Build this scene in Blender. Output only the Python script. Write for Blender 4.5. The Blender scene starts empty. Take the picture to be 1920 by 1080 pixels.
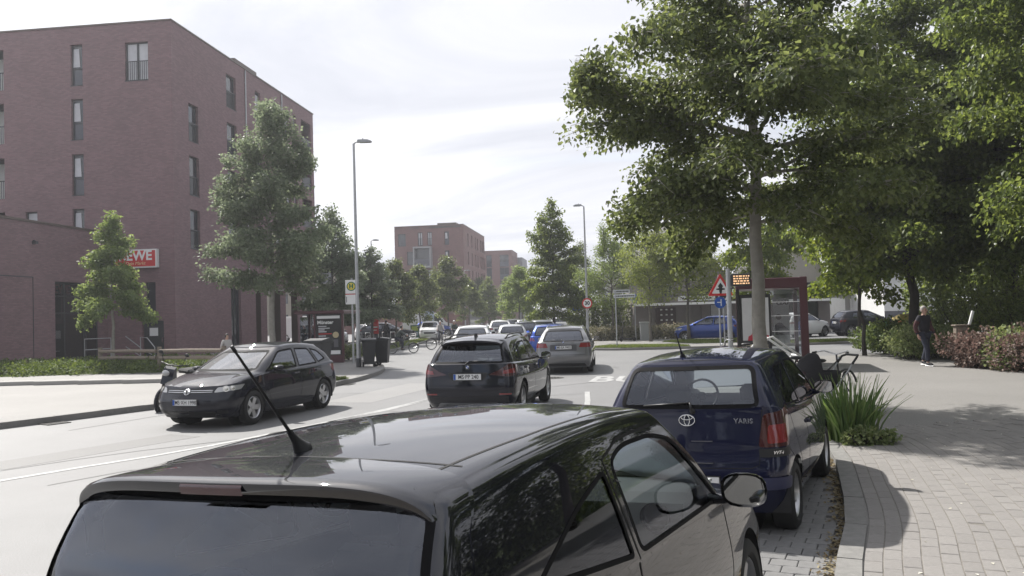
import bpy, bmesh, math, random
import numpy as np
from mathutils import Vector, Matrix
from mathutils.bvhtree import BVHTree
from mathutils.geometry import delaunay_2d_cdt

PI = math.pi
R_ = math.radians
scn = bpy.context.scene
col = scn.collection

# ---------------------------------------------------------------- camera
cd = bpy.data.cameras.new('camera')
cam = bpy.data.objects.new('camera', cd)
col.objects.link(cam)
cd.sensor_width = 36.0
cd.lens = 1540.0 / 1920.0 * 36.0
cd.clip_start = 0.05
cd.clip_end = 3000
cam.matrix_world = (Matrix.Translation((0, 0, 1.95)) @ Matrix.Rotation(R_(90) + math.atan(48 / 1540), 4, 'X')
                    @ Matrix.Rotation(-R_(1.7), 4, 'Z'))
scn.camera = cam

# ---------------------------------------------------------------- sky
SUN_AZ, SUN_EL = R_(-40), R_(49)
wd = bpy.data.worlds.new('World')
scn.world = wd
wd.use_nodes = True
nt = wd.node_tree
nt.nodes.clear()
out = nt.nodes.new('ShaderNodeOutputWorld')
bg = nt.nodes.new('ShaderNodeBackground')
bg.inputs['Strength'].default_value = 0.1
sky = nt.nodes.new('ShaderNodeTexSky')
sky.sky_type = 'NISHITA'
sky.sun_disc = False
sky.sun_elevation = SUN_EL
sky.sun_rotation = SUN_AZ
sky.air_density = 1.0
sky.dust_density = 2.5
tc = nt.nodes.new('ShaderNodeTexCoord')
sep = nt.nodes.new('ShaderNodeSeparateXYZ')
nt.links.new(tc.outputs['Generated'], sep.inputs[0])


def wmath(op, a, b=None, clamp=False):
    n = nt.nodes.new('ShaderNodeMath')
    n.operation = op
    n.use_clamp = clamp
    for i, v in enumerate((a, b)):
        if v is None:
            continue
        if hasattr(v, 'links'):
            nt.links.new(v, n.inputs[i])
        else:
            n.inputs[i].default_value = v
    return n.outputs[0]


den = wmath('ADD', wmath('MAXIMUM', sep.outputs['Z'], 0.0), 0.16)
cx = wmath('DIVIDE', sep.outputs['X'], den)
cy = wmath('DIVIDE', sep.outputs['Y'], den)
cmb = nt.nodes.new('ShaderNodeCombineXYZ')
nt.links.new(wmath('MULTIPLY', cx, 0.75), cmb.inputs[0])
nt.links.new(wmath('ADD', wmath('MULTIPLY', cy, 1.15), wmath('MULTIPLY', cx, 0.25)), cmb.inputs[1])


def wnoise(scale, detail, rough, lo, hi, dist=0.0):
    n = nt.nodes.new('ShaderNodeTexNoise')
    n.inputs['Scale'].default_value = scale
    n.inputs['Detail'].default_value = detail
    n.inputs['Roughness'].default_value = rough
    n.inputs['Distortion'].default_value = dist
    nt.links.new(cmb.outputs[0], n.inputs['Vector'])
    mr = nt.nodes.new('ShaderNodeMapRange')
    mr.interpolation_type = 'SMOOTHSTEP'
    nt.links.new(n.outputs['Fac'], mr.inputs['Value'])
    mr.inputs['From Min'].default_value = lo
    mr.inputs['From Max'].default_value = hi
    return mr.outputs[0]


cover = wnoise(0.7, 8, 0.58, 0.24, 0.5, 0.5)
shade = wnoise(0.85, 10, 0.6, 0.3, 0.66, 0.8)
cmix = nt.nodes.new('ShaderNodeMix')
cmix.data_type = 'RGBA'
cmix.inputs['A'].default_value = (5.3, 5.32, 5.5, 1)
cmix.inputs['B'].default_value = (2.9, 3.05, 3.5, 1)
nt.links.new(shade, cmix.inputs['Factor'])
smix = nt.nodes.new('ShaderNodeMix')
smix.data_type = 'RGBA'
nt.links.new(cover, smix.inputs['Factor'])
nt.links.new(sky.outputs[0], smix.inputs['A'])
nt.links.new(cmix.outputs['Result'], smix.inputs['B'])
nt.links.new(smix.outputs['Result'], bg.inputs['Color'])
nt.links.new(bg.outputs[0], out.inputs[0])

# ---------------------------------------------------------------- sun
sd = bpy.data.lights.new('sun', 'SUN')
sd.energy = 4.1
sd.angle = R_(0.9)
sd.color = (1.0, 0.965, 0.91)
sun = bpy.data.objects.new('sun', sd)
col.objects.link(sun)
SV = Vector((math.sin(SUN_AZ) * math.cos(SUN_EL), math.cos(SUN_AZ) * math.cos(SUN_EL), math.sin(SUN_EL)))
sun.rotation_euler = SV.to_track_quat('Z', 'Y').to_euler()
sun.location = (-30, 30, 60)

vs = scn.view_settings
vs.view_transform = 'Standard'
vs.look = 'None'
vs.exposure = 1.0
vs.gamma = 1.0
vs.use_curve_mapping = False
scn.cycles.max_bounces = 10
scn.cycles.transparent_max_bounces = 24
scn.cycles.use_adaptive_sampling = True
scn.cycles.use_denoising = True

# ---------------------------------------------------------------- materials
MATS = {}


def mat(name, c, rough=0.6, metal=0.0, var=0.0, scale=6.0, bump=0.0, bscale=40.0, coat=0.0, spec=0.5, detail=4,
        rvar=0.0, warp=None):
    """plain surface: base colour with noise variation, noise relief, optional clear coat"""
    if name in MATS:
        return MATS[name]
    m = bpy.data.materials.new(name)
    m.use_nodes = True
    t = m.node_tree
    b = t.nodes['Principled BSDF']
    b.inputs['Base Color'].default_value = (*c, 1)
    b.inputs['Roughness'].default_value = rough
    b.inputs['Metallic'].default_value = metal
    b.inputs['Coat Weight'].default_value = coat
    b.inputs['Coat Roughness'].default_value = 0.03
    b.inputs['Specular IOR Level'].default_value = spec
    if var or bump or rvar:
        co = t.nodes.new('ShaderNodeTexCoord')
        src = co.outputs['Object']
    if var or rvar:
        n = t.nodes.new('ShaderNodeTexNoise')
        n.inputs['Scale'].default_value = scale
        n.inputs['Detail'].default_value = detail
        n.inputs['Roughness'].default_value = 0.65
        t.links.new(src, n.inputs['Vector'])
        if var:
            mr = t.nodes.new('ShaderNodeMapRange')
            t.links.new(n.outputs['Fac'], mr.inputs['Value'])
            mr.inputs['From Min'].default_value = 0.25
            mr.inputs['From Max'].default_value = 0.75
            mr.inputs['To Min'].default_value = 1 - var
            mr.inputs['To Max'].default_value = 1 + var
            mx = t.nodes.new('ShaderNodeVectorMath')
            mx.operation = 'SCALE'
            mx.inputs[0].default_value = c
            t.links.new(mr.outputs[0], mx.inputs['Scale'])
            t.links.new(mx.outputs[0], b.inputs['Base Color'])
        if rvar:
            mr = t.nodes.new('ShaderNodeMapRange')
            t.links.new(n.outputs['Fac'], mr.inputs['Value'])
            mr.inputs['To Min'].default_value = max(0.02, rough - rvar)
            mr.inputs['To Max'].default_value = rough + rvar
            t.links.new(mr.outputs[0], b.inputs['Roughness'])
    if bump:
        n2 = t.nodes.new('ShaderNodeTexNoise')
        n2.inputs['Scale'].default_value = bscale
        n2.inputs['Detail'].default_value = 5
        t.links.new(src, n2.inputs['Vector'])
        bp = t.nodes.new('ShaderNodeBump')
        bp.inputs['Strength'].default_value = bump
        bp.inputs['Distance'].default_value = 0.02
        t.links.new(n2.outputs['Fac'], bp.inputs['Height'])
        t.links.new(bp.outputs[0], b.inputs['Normal'])
    MATS[name] = m
    return m


def glass(name, tint=(0.75, 0.8, 0.8), refl=1.0, rough=0.01, ior=1.85, glare=0.0):
    """thin pane: tinted transparency under a Fresnel reflection"""
    if name in MATS:
        return MATS[name]
    m = bpy.data.materials.new(name)
    m.use_nodes = True
    t = m.node_tree
    t.nodes.clear()
    o = t.nodes.new('ShaderNodeOutputMaterial')
    tr = t.nodes.new('ShaderNodeBsdfTransparent')
    tr.inputs[0].default_value = (*tint, 1)
    gl = t.nodes.new('ShaderNodeBsdfGlossy')
    gl.inputs['Roughness'].default_value = rough
    gl.inputs['Color'].default_value = (0.86 * refl, 0.9 * refl, refl, 1)
    fr = t.nodes.new('ShaderNodeFresnel')
    fr.inputs['IOR'].default_value = ior
    mx = t.nodes.new('ShaderNodeMixShader')
    t.links.new(fr.outputs[0], mx.inputs[0])
    t.links.new(tr.outputs[0], mx.inputs[1])
    t.links.new(gl.outputs[0], mx.inputs[2])
    last = mx.outputs[0]
    if glare:  # flat white share that paints bright glare onto the pane
        df = t.nodes.new('ShaderNodeBsdfDiffuse')
        df.inputs[0].default_value = (.75, .75, .74, 1)
        m2 = t.nodes.new('ShaderNodeMixShader')
        m2.inputs[0].default_value = glare
        t.links.new(last, m2.inputs[1])
        t.links.new(df.outputs[0], m2.inputs[2])
        last = m2.outputs[0]
    t.links.new(last, o.inputs[0])
    MATS[name] = m
    return m


def leafmat(name, c, c2, trans=0.45, rough=0.5):
    """leaf: colour varies leaf by leaf, light passes through it"""
    if name in MATS:
        return MATS[name]
    m = bpy.data.materials.new(name)
    m.use_nodes = True
    t = m.node_tree
    b = t.nodes['Principled BSDF']
    b.inputs['Roughness'].default_value = rough
    b.inputs['Specular IOR Level'].default_value = 0.35
    g = t.nodes.new('ShaderNodeNewGeometry')
    rp = t.nodes.new('ShaderNodeValToRGB')
    rp.color_ramp.elements[0].color = (*c, 1)
    rp.color_ramp.elements[1].color = (*c2, 1)
    t.links.new(g.outputs['Random Per Island'], rp.inputs[0])
    t.links.new(rp.outputs[0], b.inputs['Base Color'])
    tl = t.nodes.new('ShaderNodeBsdfTranslucent')
    hs = t.nodes.new('ShaderNodeHueSaturation')
    hs.inputs['Hue'].default_value = 0.475
    hs.inputs['Saturation'].default_value = 1.15
    hs.inputs['Value'].default_value = 1.7
    t.links.new(rp.outputs[0], hs.inputs['Color'])
    t.links.new(hs.outputs[0], tl.inputs[0])
    mx = t.nodes.new('ShaderNodeMixShader')
    mx.inputs[0].default_value = trans
    o = t.nodes['Material Output']
    t.links.new(b.outputs[0], mx.inputs[1])
    t.links.new(tl.outputs[0], mx.inputs[2])
    t.links.new(mx.outputs[0], o.inputs[0])
    MATS[name] = m
    return m


def brickmat(name, c1, c2, mortar, bw=0.25, bh=0.077, msize=0.009, rough=0.85, big=0.12):
    """brick pattern on the UV map (metres along the wall, metres up)"""
    if name in MATS:
        return MATS[name]
    m = bpy.data.materials.new(name)
    m.use_nodes = True
    t = m.node_tree
    b = t.nodes['Principled BSDF']
    b.inputs['Roughness'].default_value = rough
    uv = t.nodes.new('ShaderNodeUVMap')
    uv.uv_map = 'UVMap'
    br = t.nodes.new('ShaderNodeTexBrick')
    br.inputs['Color1'].default_value = (*c1, 1)
    br.inputs['Color2'].default_value = (*c2, 1)
    br.inputs['Mortar'].default_value = (*mortar, 1)
    br.inputs['Scale'].default_value = 1.0
    br.inputs['Brick Width'].default_value = bw
    br.inputs['Row Height'].default_value = bh
    br.inputs['Mortar Size'].default_value = msize
    br.inputs['Bias'].default_value = -0.1
    t.links.new(uv.outputs[0], br.inputs['Vector'])
    n = t.nodes.new('ShaderNodeTexNoise')
    n.inputs['Scale'].default_value = 0.55
    n.inputs['Detail'].default_value = 8
    n.inputs['Roughness'].default_value = 0.7
    t.links.new(uv.outputs[0], n.inputs['Vector'])
    mr = t.nodes.new('ShaderNodeMapRange')
    mr.inputs['From Min'].default_value = 0.25
    mr.inputs['From Max'].default_value = 0.75
    mr.inputs['To Min'].default_value = 1 - big
    mr.inputs['To Max'].default_value = 1 + big
    t.links.new(n.outputs['Fac'], mr.inputs['Value'])
    sc = t.nodes.new('ShaderNodeVectorMath')
    sc.operation = 'SCALE'
    t.links.new(br.outputs['Color'], sc.inputs[0])
    t.links.new(mr.outputs[0], sc.inputs['Scale'])
    t.links.new(sc.outputs[0], b.inputs['Base Color'])
    bp = t.nodes.new('ShaderNodeBump')
    bp.inputs['Strength'].default_value = 0.5
    bp.inputs['Distance'].default_value = 0.01
    bp.invert = True
    t.links.new(br.outputs['Fac'], bp.inputs['Height'])
    t.links.new(bp.outputs[0], b.inputs['Normal'])
    MATS[name] = m
    return m


# ---------------------------------------------------------------- mesh building
def link_mesh(name, V, F, m, parent=None, smooth=False, uv=None):
    me = bpy.data.meshes.new(name)
    me.from_pydata(V if isinstance(V, list) else V.tolist(), [], F if isinstance(F, list) else F.tolist())
    if uv is not None:
        ul = me.uv_layers.new(name='UVMap')
        ul.data.foreach_set('uv', np.asarray(uv, dtype=np.float32).ravel())
    if smooth:
        me.shade_smooth()
        if smooth is not True:
            me.set_sharp_from_angle(angle=R_(smooth))
    me.update()
    if m is not None:
        me.materials.append(m)
    o = bpy.data.objects.new(name, me)
    col.objects.link(o)
    if parent is not None:
        o.parent = parent
    return o


class G:
    """collects vertices and faces of one mesh"""

    def __init__(s):
        s.V, s.F = [], []

    def add(s, vs_, fs):
        b = len(s.V)
        s.V.extend([tuple(v) for v in vs_])
        s.F.extend([tuple(b + i for i in f) for f in fs])
        return s

    def box(s, x0, y0, z0, x1, y1, z1):
        return s.add([(x0, y0, z0), (x1, y0, z0), (x1, y1, z0), (x0, y1, z0), (x0, y0, z1), (x1, y0, z1), (x1, y1, z1), (x0, y1, z1)],
                     [(0, 3, 2, 1), (4, 5, 6, 7), (0, 1, 5, 4), (1, 2, 6, 5), (2, 3, 7, 6), (3, 0, 4, 7)])

    def bbox(s, x0, y0, z0, x1, y1, z1, b=0.01):
        """box with chamfered edges"""
        X, Y, Z = (x0, x1), (y0, y1), (z0, z1)
        vs_ = []
        idx = {}
        for i in (0, 1):
            for j in (0, 1):
                for k in (0, 1):
                    sx, sy, sz = (b if i == 0 else -b), (b if j == 0 else -b), (b if k == 0 else -b)
                    idx[i, j, k, 'x'] = len(vs_); vs_.append((X[i], Y[j] + sy, Z[k] + sz))
                    idx[i, j, k, 'y'] = len(vs_); vs_.append((X[i] + sx, Y[j], Z[k] + sz))
                    idx[i, j, k, 'z'] = len(vs_); vs_.append((X[i] + sx, Y[j] + sy, Z[k]))
        I = idx
        f = []
        for i in (0, 1):
            q = [I[i, 0, 0, 'x'], I[i, 1, 0, 'x'], I[i, 1, 1, 'x'], I[i, 0, 1, 'x']]
            f.append(q if i else q[::-1])
            q = [I[0, i, 0, 'y'], I[0, i, 1, 'y'], I[1, i, 1, 'y'], I[1, i, 0, 'y']]
            f.append(q if i else q[::-1])
            q = [I[0, 0, i, 'z'], I[1, 0, i, 'z'], I[1, 1, i, 'z'], I[0, 1, i, 'z']]
            f.append(q if i else q[::-1])
        for a in (0, 1):
            for c in (0, 1):
                sg = (a == c)
                q = [I[a, c, 0, 'x'], I[a, c, 0, 'y'], I[a, c, 1, 'y'], I[a, c, 1, 'x']]
                f.append(q[::-1] if sg else q)
                q = [I[a, 0, c, 'x'], I[a, 0, c, 'z'], I[a, 1, c, 'z'], I[a, 1, c, 'x']]
                f.append(q if sg else q[::-1])
                q = [I[0, a, c, 'y'], I[0, a, c, 'z'], I[1, a, c, 'z'], I[1, a, c, 'y']]
                f.append(q[::-1] if sg else q)
        for i in (0, 1):
            for j in (0, 1):
                for k in (0, 1):
                    q = [I[i, j, k, 'x'], I[i, j, k, 'y'], I[i, j, k, 'z']]
                    f.append(q if (i + j + k) % 2 else q[::-1])
        return s.add(vs_, f)

    def tube(s, pts, r, n=8, cap=True):
        pts = [Vector(p) for p in pts]
        rs = r if hasattr(r, '__len__') else [r] * len(pts)
        up = None
        rings = []
        for i, p in enumerate(pts):
            d = (pts[min(i + 1, len(pts) - 1)] - pts[max(i - 1, 0)]).normalized()
            if up is None:
                a = Vector((0, 0, 1)) if abs(d.z) < 0.9 else Vector((1, 0, 0))
                up = d.cross(a).normalized()
            else:
                up = (up - d * up.dot(d)).normalized()
            w = d.cross(up)
            rings.append([p + (up * math.cos(2 * PI * k / n) + w * math.sin(2 * PI * k / n)) * rs[i] for k in range(n)])
        vs_ = [v for rg in rings for v in rg]
        f = []
        for i in range(len(pts) - 1):
            for k in range(n):
                f.append((i * n + k, i * n + (k + 1) % n, (i + 1) * n + (k + 1) % n, (i + 1) * n + k))
        if cap:
            f.append(tuple(range(n))[::-1])
            f.append(tuple((len(pts) - 1) * n + k for k in range(n)))
        return s.add(vs_, f)

    def lathe(s, prof, n=24, c=(0, 0, 0), axis='z', closed=False):
        """prof: (radius, height) pairs turned about an axis through c"""
        vs_ = []
        for r, h in prof:
            for k in range(n):
                a = 2 * PI * k / n
                p = (r * math.cos(a), r * math.sin(a), h)
                if axis == 'x':
                    p = (h, p[0], p[1])
                elif axis == 'y':
                    p = (p[0], h, -p[1])
                vs_.append((p[0] + c[0], p[1] + c[1], p[2] + c[2]))
        f = []
        m = len(prof)
        for i in range(m if closed else m - 1):
            j = (i + 1) % m
            for k in range(n):
                f.append((i * n + k, i * n + (k + 1) % n, j * n + (k + 1) % n, j * n + k))
        return s.add(vs_, f)

    def prism(s, poly, a0, a1, axis='z'):
        """polygon swept along an axis: z: (x,y); y: (x,z); x: (y,z)"""
        def P(u, v, h):
            return (u, v, h) if axis == 'z' else ((u, h, v) if axis == 'y' else (h, u, v))
        n = len(poly)
        ar = sum(poly[i][0] * poly[(i + 1) % n][1] - poly[(i + 1) % n][0] * poly[i][1] for i in range(n))
        if (ar < 0) != (axis == 'y'):
            poly = poly[::-1]
        lo, hi = min(a0, a1), max(a0, a1)
        vs_ = [P(u, v, lo) for u, v in poly] + [P(u, v, hi) for u, v in poly]
        f = [tuple(range(n))[::-1], tuple(range(n, 2 * n))]
        for i in range(n):
            j = (i + 1) % n
            f.append((i, j, n + j, n + i))
        return s.add(vs_, f)

    def ball(s, c, rx, ry=None, rz=None, n=12, m=8):
        ry = rx if ry is None else ry
        rz = rx if rz is None else rz
        prof = [(math.sin(PI * i / m), -math.cos(PI * i / m)) for i in range(m + 1)]
        vs_ = [(c[0] + r * rx * math.cos(2 * PI * k / n), c[1] + r * ry * math.sin(2 * PI * k / n), c[2] + h * rz) for r, h in prof for k in range(n)]
        f = [(i * n + k, i * n + (k + 1) % n, (i + 1) * n + (k + 1) % n, (i + 1) * n + k) for i in range(m) for k in range(n)]
        return s.add(vs_, f)

    def torus(s, c, R, r, axis='x', n=32, m=8):
        return s.lathe([(R + r * math.cos(2 * PI * k / m), r * math.sin(2 * PI * k / m)) for k in range(m)], n, c, axis, True)

    def xform(s, M):
        s.V = [tuple(M @ Vector(v)) for v in s.V]
        return s

    def obj(s, name, m, parent=None, smooth=False):
        return link_mesh(name, s.V, s.F, m, parent, smooth)


def tag(o, label=None, cat=None, group=None, kind=None):
    if label:
        o['label'] = label
    if cat:
        o['category'] = cat
    if group:
        o['group'] = group
    if kind:
        o['kind'] = kind
    return o


def thing(name, label, cat, loc=(0, 0, 0), rz=0.0, group=None):
    o = bpy.data.objects.new(name, None)
    o.empty_display_size = 0.2
    col.objects.link(o)
    o.location = loc
    o.rotation_euler = (0, 0, rz)
    return tag(o, label, cat, group)


KIDS = {}


def kids_of(o):
    return [c for c in col.objects if c.parent is o]


def dup(root, loc, rz=0.0, label=None, group=None, scale=None, swap=None):
    """copy a thing with its parts and sub-parts; meshes are shared; swap changes materials per copy"""
    def cp(o, par):
        c = o.copy()
        col.objects.link(c)
        if par is not None:
            c.parent = par
        if swap and c.type == 'MESH':
            for sl in c.material_slots:
                if sl.material and sl.material.name in swap:
                    nm = swap[sl.material.name]
                    sl.link = 'OBJECT'
                    sl.material = nm
        for ch in KIDS[root.name].get(o.name, ()):
            cp(ch, c)
        return c
    if root.name not in KIDS:
        mp = {}
        for o in col.objects:
            if o.parent is not None:
                mp.setdefault(o.parent.name, []).append(o)
        KIDS[root.name] = mp
    r = cp(root, None)
    r.location = loc
    r.rotation_euler = (0, 0, rz)
    if scale:
        r.scale = scale if hasattr(scale, '__len__') else (scale,) * 3
    if label:
        r['label'] = label
    if group:
        r['group'] = group
    return r


def az(d):
    """heading in degrees clockwise from +Y -> Blender z rotation"""
    return -R_(d)


def text_geo(body, size, extrude=0.0, align='CENTER', shear=0.0, bold=0.0, space=1.0):
    cu = bpy.data.curves.new('t', 'FONT')
    cu.body = body
    cu.size = size
    cu.extrude = extrude
    cu.align_x = align
    cu.align_y = 'CENTER'
    cu.shear = shear
    cu.offset = bold
    cu.space_character = space
    cu.resolution_u = 3
    o = bpy.data.objects.new('t', cu)
    col.objects.link(o)
    dg = bpy.context.evaluated_depsgraph_get()
    me = bpy.data.meshes.new_from_object(o.evaluated_get(dg))
    V = [tuple(v.co) for v in me.vertices]
    F = [tuple(p.vertices) for p in me.polygons]
    bpy.data.objects.remove(o)
    bpy.data.curves.remove(cu)
    bpy.data.meshes.remove(me)
    return V, F


def text(name, body, size, m, parent, M, extrude=0.0, **k):
    """flat lettering: local x to the right, y up, laid out by matrix M"""
    V, F = text_geo(body, size, extrude, **k)
    return link_mesh(name, [tuple(M @ Vector(v)) for v in V], F, m, parent)


def frame_M(o, x, n):
    """matrix with local x along x, local z along the normal n, local y the third (up)"""
    x = Vector(x).normalized()
    n = Vector(n).normalized()
    y = n.cross(x)
    return Matrix(((x.x, y.x, n.x, o[0]), (x.y, y.y, n.y, o[1]), (x.z, y.z, n.z, o[2]), (0, 0, 0, 1)))


M_black = mat('black_plastic', (0.012, 0.012, 0.013), 0.45)
M_seal = mat('window_seal', (0.008, 0.008, 0.009), 0.75, spec=0.12)
M_rubber = mat('rubber', (0.016, 0.016, 0.016), 0.8, bump=0.1)
M_dark = mat('dark_lining', (0.02, 0.02, 0.022), 0.8)
M_white = mat('white_paint', (0.78, 0.78, 0.77), 0.45, var=0.03)
M_galv = mat('galvanised_steel', (0.42, 0.43, 0.44), 0.45, 0.55, var=0.12, scale=9, rvar=0.1)
M_chrome = mat('chrome', (0.75, 0.75, 0.76), 0.12, 1.0)
M_alloy = mat('alloy', (0.48, 0.48, 0.49), 0.3, 0.85)
M_anth = mat('anthracite_metal', (0.035, 0.037, 0.042), 0.45, 0.2)
M_red = mat('sign_red', (0.55, 0.03, 0.03), 0.4)
M_blue = mat('sign_blue', (0.02, 0.09, 0.38), 0.4)
M_ink = mat('black_ink', (0.012, 0.012, 0.012), 0.5)
# ================================================================ ground, road, pavements
rng = random.Random(7)
nrng = np.random.default_rng(7)


def in_poly(P, poly):
    """which of the points P (n,2) lie inside the polygon"""
    P = np.asarray(P, float)
    x, y = P[:, 0], P[:, 1]
    ins = np.zeros(len(P), bool)
    n = len(poly)
    for i in range(n):
        x0, y0 = poly[i]
        x1, y1 = poly[(i + 1) % n]
        if y0 == y1:
            continue
        c = ((y0 > y) != (y1 > y)) & (x < (x1 - x0) * (y - y0) / (y1 - y0) + x0)
        ins ^= c
    return ins


def asphaltmat(name, c, var=0.12, rough=0.55):
    m = mat(name, c, rough, var=var, scale=0.35, bump=0.25, bscale=140, detail=9)
    t = m.node_tree
    b = t.nodes['Principled BSDF']
    # fine stone grain and long worn patches over the base colour
    co = t.nodes.new('ShaderNodeTexCoord')
    n = t.nodes.new('ShaderNodeTexNoise')
    n.inputs['Scale'].default_value = 90
    n.inputs['Detail'].default_value = 3
    t.links.new(co.outputs['Object'], n.inputs['Vector'])
    mr = t.nodes.new('ShaderNodeMapRange')
    mr.inputs['From Min'].default_value = 0.3
    mr.inputs['From Max'].default_value = 0.7
    mr.inputs['To Min'].default_value = 0.75
    mr.inputs['To Max'].default_value = 1.25
    t.links.new(n.outputs['Fac'], mr.inputs['Value'])
    old = b.inputs['Base Color'].links[0].from_socket
    sc = t.nodes.new('ShaderNodeVectorMath')
    sc.operation = 'SCALE'
    t.links.new(old, sc.inputs[0])
    t.links.new(mr.outputs[0], sc.inputs['Scale'])
    t.links.new(sc.outputs[0], b.inputs['Base Color'])
    return m


M_road = asphaltmat('road_asphalt', (0.163, 0.162, 0.162), 0.16, 0.62)
M_pave = asphaltmat('pavement_surface', (0.205, 0.197, 0.187), 0.12, 0.7)
M_ground = asphaltmat('ground_surface', (0.16, 0.16, 0.145), 0.15, 0.8)
M_kerb = mat('kerb_concrete', (0.2, 0.195, 0.185), 0.8, var=0.2, scale=14, bump=0.3, bscale=120)
M_line = mat('road_paint', (0.34, 0.34, 0.335), 0.6, var=0.35, scale=7, detail=9)
M_grassb = mat('turf', (0.075, 0.1, 0.03), 0.95, var=0.25, scale=5, bump=0.6, bscale=60)


def pavermat(name, c, spread=0.055, island=False):
    m = mat(name, c, 0.8, var=0.12, scale=25, bump=0.35, bscale=150)
    t = m.node_tree
    b = t.nodes['Principled BSDF']
    old = b.inputs['Base Color'].links[0].from_socket
    if island:
        src = t.nodes.new('ShaderNodeNewGeometry').outputs['Random Per Island']
    else:
        src = t.nodes.new('ShaderNodeObjectInfo').outputs['Random']
    mr = t.nodes.new('ShaderNodeMapRange')
    mr.inputs['To Min'].default_value = 1 - spread
    mr.inputs['To Max'].default_value = 1 + spread
    t.links.new(src, mr.inputs['Value'])
    sc = t.nodes.new('ShaderNodeVectorMath')
    sc.operation = 'SCALE'
    t.links.new(old, sc.inputs[0])
    t.links.new(mr.outputs[0], sc.inputs['Scale'])
    t.links.new(sc.outputs[0], b.inputs['Base Color'])
    return m


M_paver = pavermat('paver_concrete', (0.222, 0.21, 0.199))
M_paver_i = pavermat('paver_concrete_far', (0.222, 0.21, 0.199), island=True)
M_bay = pavermat('bay_paver', (0.17, 0.168, 0.166))
M_bay_i = pavermat('bay_paver_far', (0.17, 0.168, 0.166), island=True)
M_joint = mat('paver_joint', (0.165, 0.152, 0.135), 0.95, var=0.3, scale=20)

# ---- the sheet that reaches the horizon, and the asphalt on it
tag(G().add([(-900, -200, -0.03), (900, -200, -0.03), (900, 1800, -0.03), (-900, 1800, -0.03)], [(0, 1, 2, 3)]).obj('ground', M_ground), kind='structure')
road = tag(G().add([(-45, -30, 0), (60, -30, 0), (60, 60, 0), (9, 62, 0), (9, 420, 0), (-45, 420, 0)], [(0, 1, 2, 3, 4, 5)]).obj('road', M_road), kind='structure')


def spline2(pts, step):
    """resample a polyline at even steps"""
    P = np.asarray(pts, float)
    d = np.r_[0, np.cumsum(np.hypot(*np.diff(P, axis=0).T))]
    n = max(2, int(round(d[-1] / step)) + 1)
    t = np.linspace(0, d[-1], n)
    return np.c_[np.interp(t, d, P[:, 0]), np.interp(t, d, P[:, 1])]


def smooth_line(pts, n=6):
    """Catmull-Rom through the points"""
    P = [np.array(p, float) for p in pts]
    P = [2 * P[0] - P[1]] + P + [2 * P[-1] - P[-2]]
    o = []
    for i in range(1, len(P) - 2):
        for k in range(n):
            t = k / n
            a, b, c, d = P[i - 1:i + 3]
            o.append(0.5 * ((2 * b) + (c - a) * t + (2 * a - 5 * b + 4 * c - d) * t * t + (3 * b - a - 3 * c + d) * t ** 3))
    o.append(P[-2])
    return [tuple(p) for p in o]


def kerb_stones(parent, line, width, z1, step, side, lim=None):
    """kerb stones one by one along a line; the stone's body lies on `side` (+1 left of the direction, -1 right)"""
    L = spline2(line, step)
    for i in range(len(L) - 1):
        a, b = L[i], L[i + 1]
        d = b - a
        ln = np.hypot(*d)
        d = d / ln
        nrm = np.array([-d[1], d[0]]) * side
        g_ = 0.006
        w = width
        p = [a + d * g_, b - d * g_, b - d * g_ + nrm * w, a + d * g_ + nrm * w]
        dz = rng.uniform(-0.004, 0.004)
        G().prism([tuple(q - (a + b) / 2) for q in p], 0, z1 + 0.06 + dz).obj('kerb_stone', M_kerb, parent).location = ((a[0] + b[0]) / 2, (a[1] + b[1]) / 2, -0.06)


# ---- pavement on the left, up to the car park entrance
kl = smooth_line([(-22, -1.5), (-16.2, 7), (-10.02, 16.02), (-8.25, 18.85), (-6.5, 21.2), (-5.35, 23.2), (-4.75, 26), (-4.62, 28.7), (-5.0, 31.5), (-5.9, 34.5), (-7.4, 37.2), (-10, 39.2), (-14.6, 41.2), (-14.0, 48), (-12.2, 68)])
pav_l = tag(G().prism([(x - 0.0, y) for x, y in kl] + [(-45, 68), (-45, -1.5)], -0.06, 0.115).obj('pavement', M_pave), kind='structure')
kerb_stones(pav_l, [p for p in kl if 5 < p[1] < 40 and p[0] > -17], 0.13, 0.13, 1.0, 1)

# ---- pavement on the right, beside the parking bays and out to the cross street
kr_near = smooth_line([(-2.4, -4), (-0.6, -0.6), (0.75, 2.3), (2.11, 5.59), (2.8, 7.1), (3.35, 8.6), (3.87, 10.14), (4.15, 11.6), (3.75, 12.9), (3.1, 14.2), (3.5, 16.5), (4.6, 20), (5.5, 23.5), (6.1, 26), (7.4, 28.2), (10, 29.2), (14, 30.2), (22, 31.8), (60, 36)])
pav_r = tag(G().prism([(x, y) for x, y in kr_near] + [(60, -30), (-2.4, -30)], -0.06, 0.105).obj('pavement', M_pave), kind='structure')
kerb_stones(pav_r, [p for p in kr_near if 1 < p[1] < 29 and p[0] < 11], 0.17, 0.125, 1.0, -1)

# ---- far pavement beyond the cross street
fp = smooth_line([(3.0, 300), (0.2, 120), (1.5, 80), (2.1, 60), (2.9, 48), (3.3, 42.5), (4.2, 40.7), (6, 39.9), (11, 39.7), (15, 39.9), (17.2, 40.6), (17.5, 42.5), (15.5, 44.5), (14.2, 46.2)])
pav_f = tag(G().prism(fp + [(14, 58), (9, 70), (12, 300)], -0.06, 0.1).obj('pavement', M_pave), kind='structure')
kerb_stones(pav_f, [p for p in fp if p[1] < 75], 0.12, 0.11, 1.2, 1)

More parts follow.
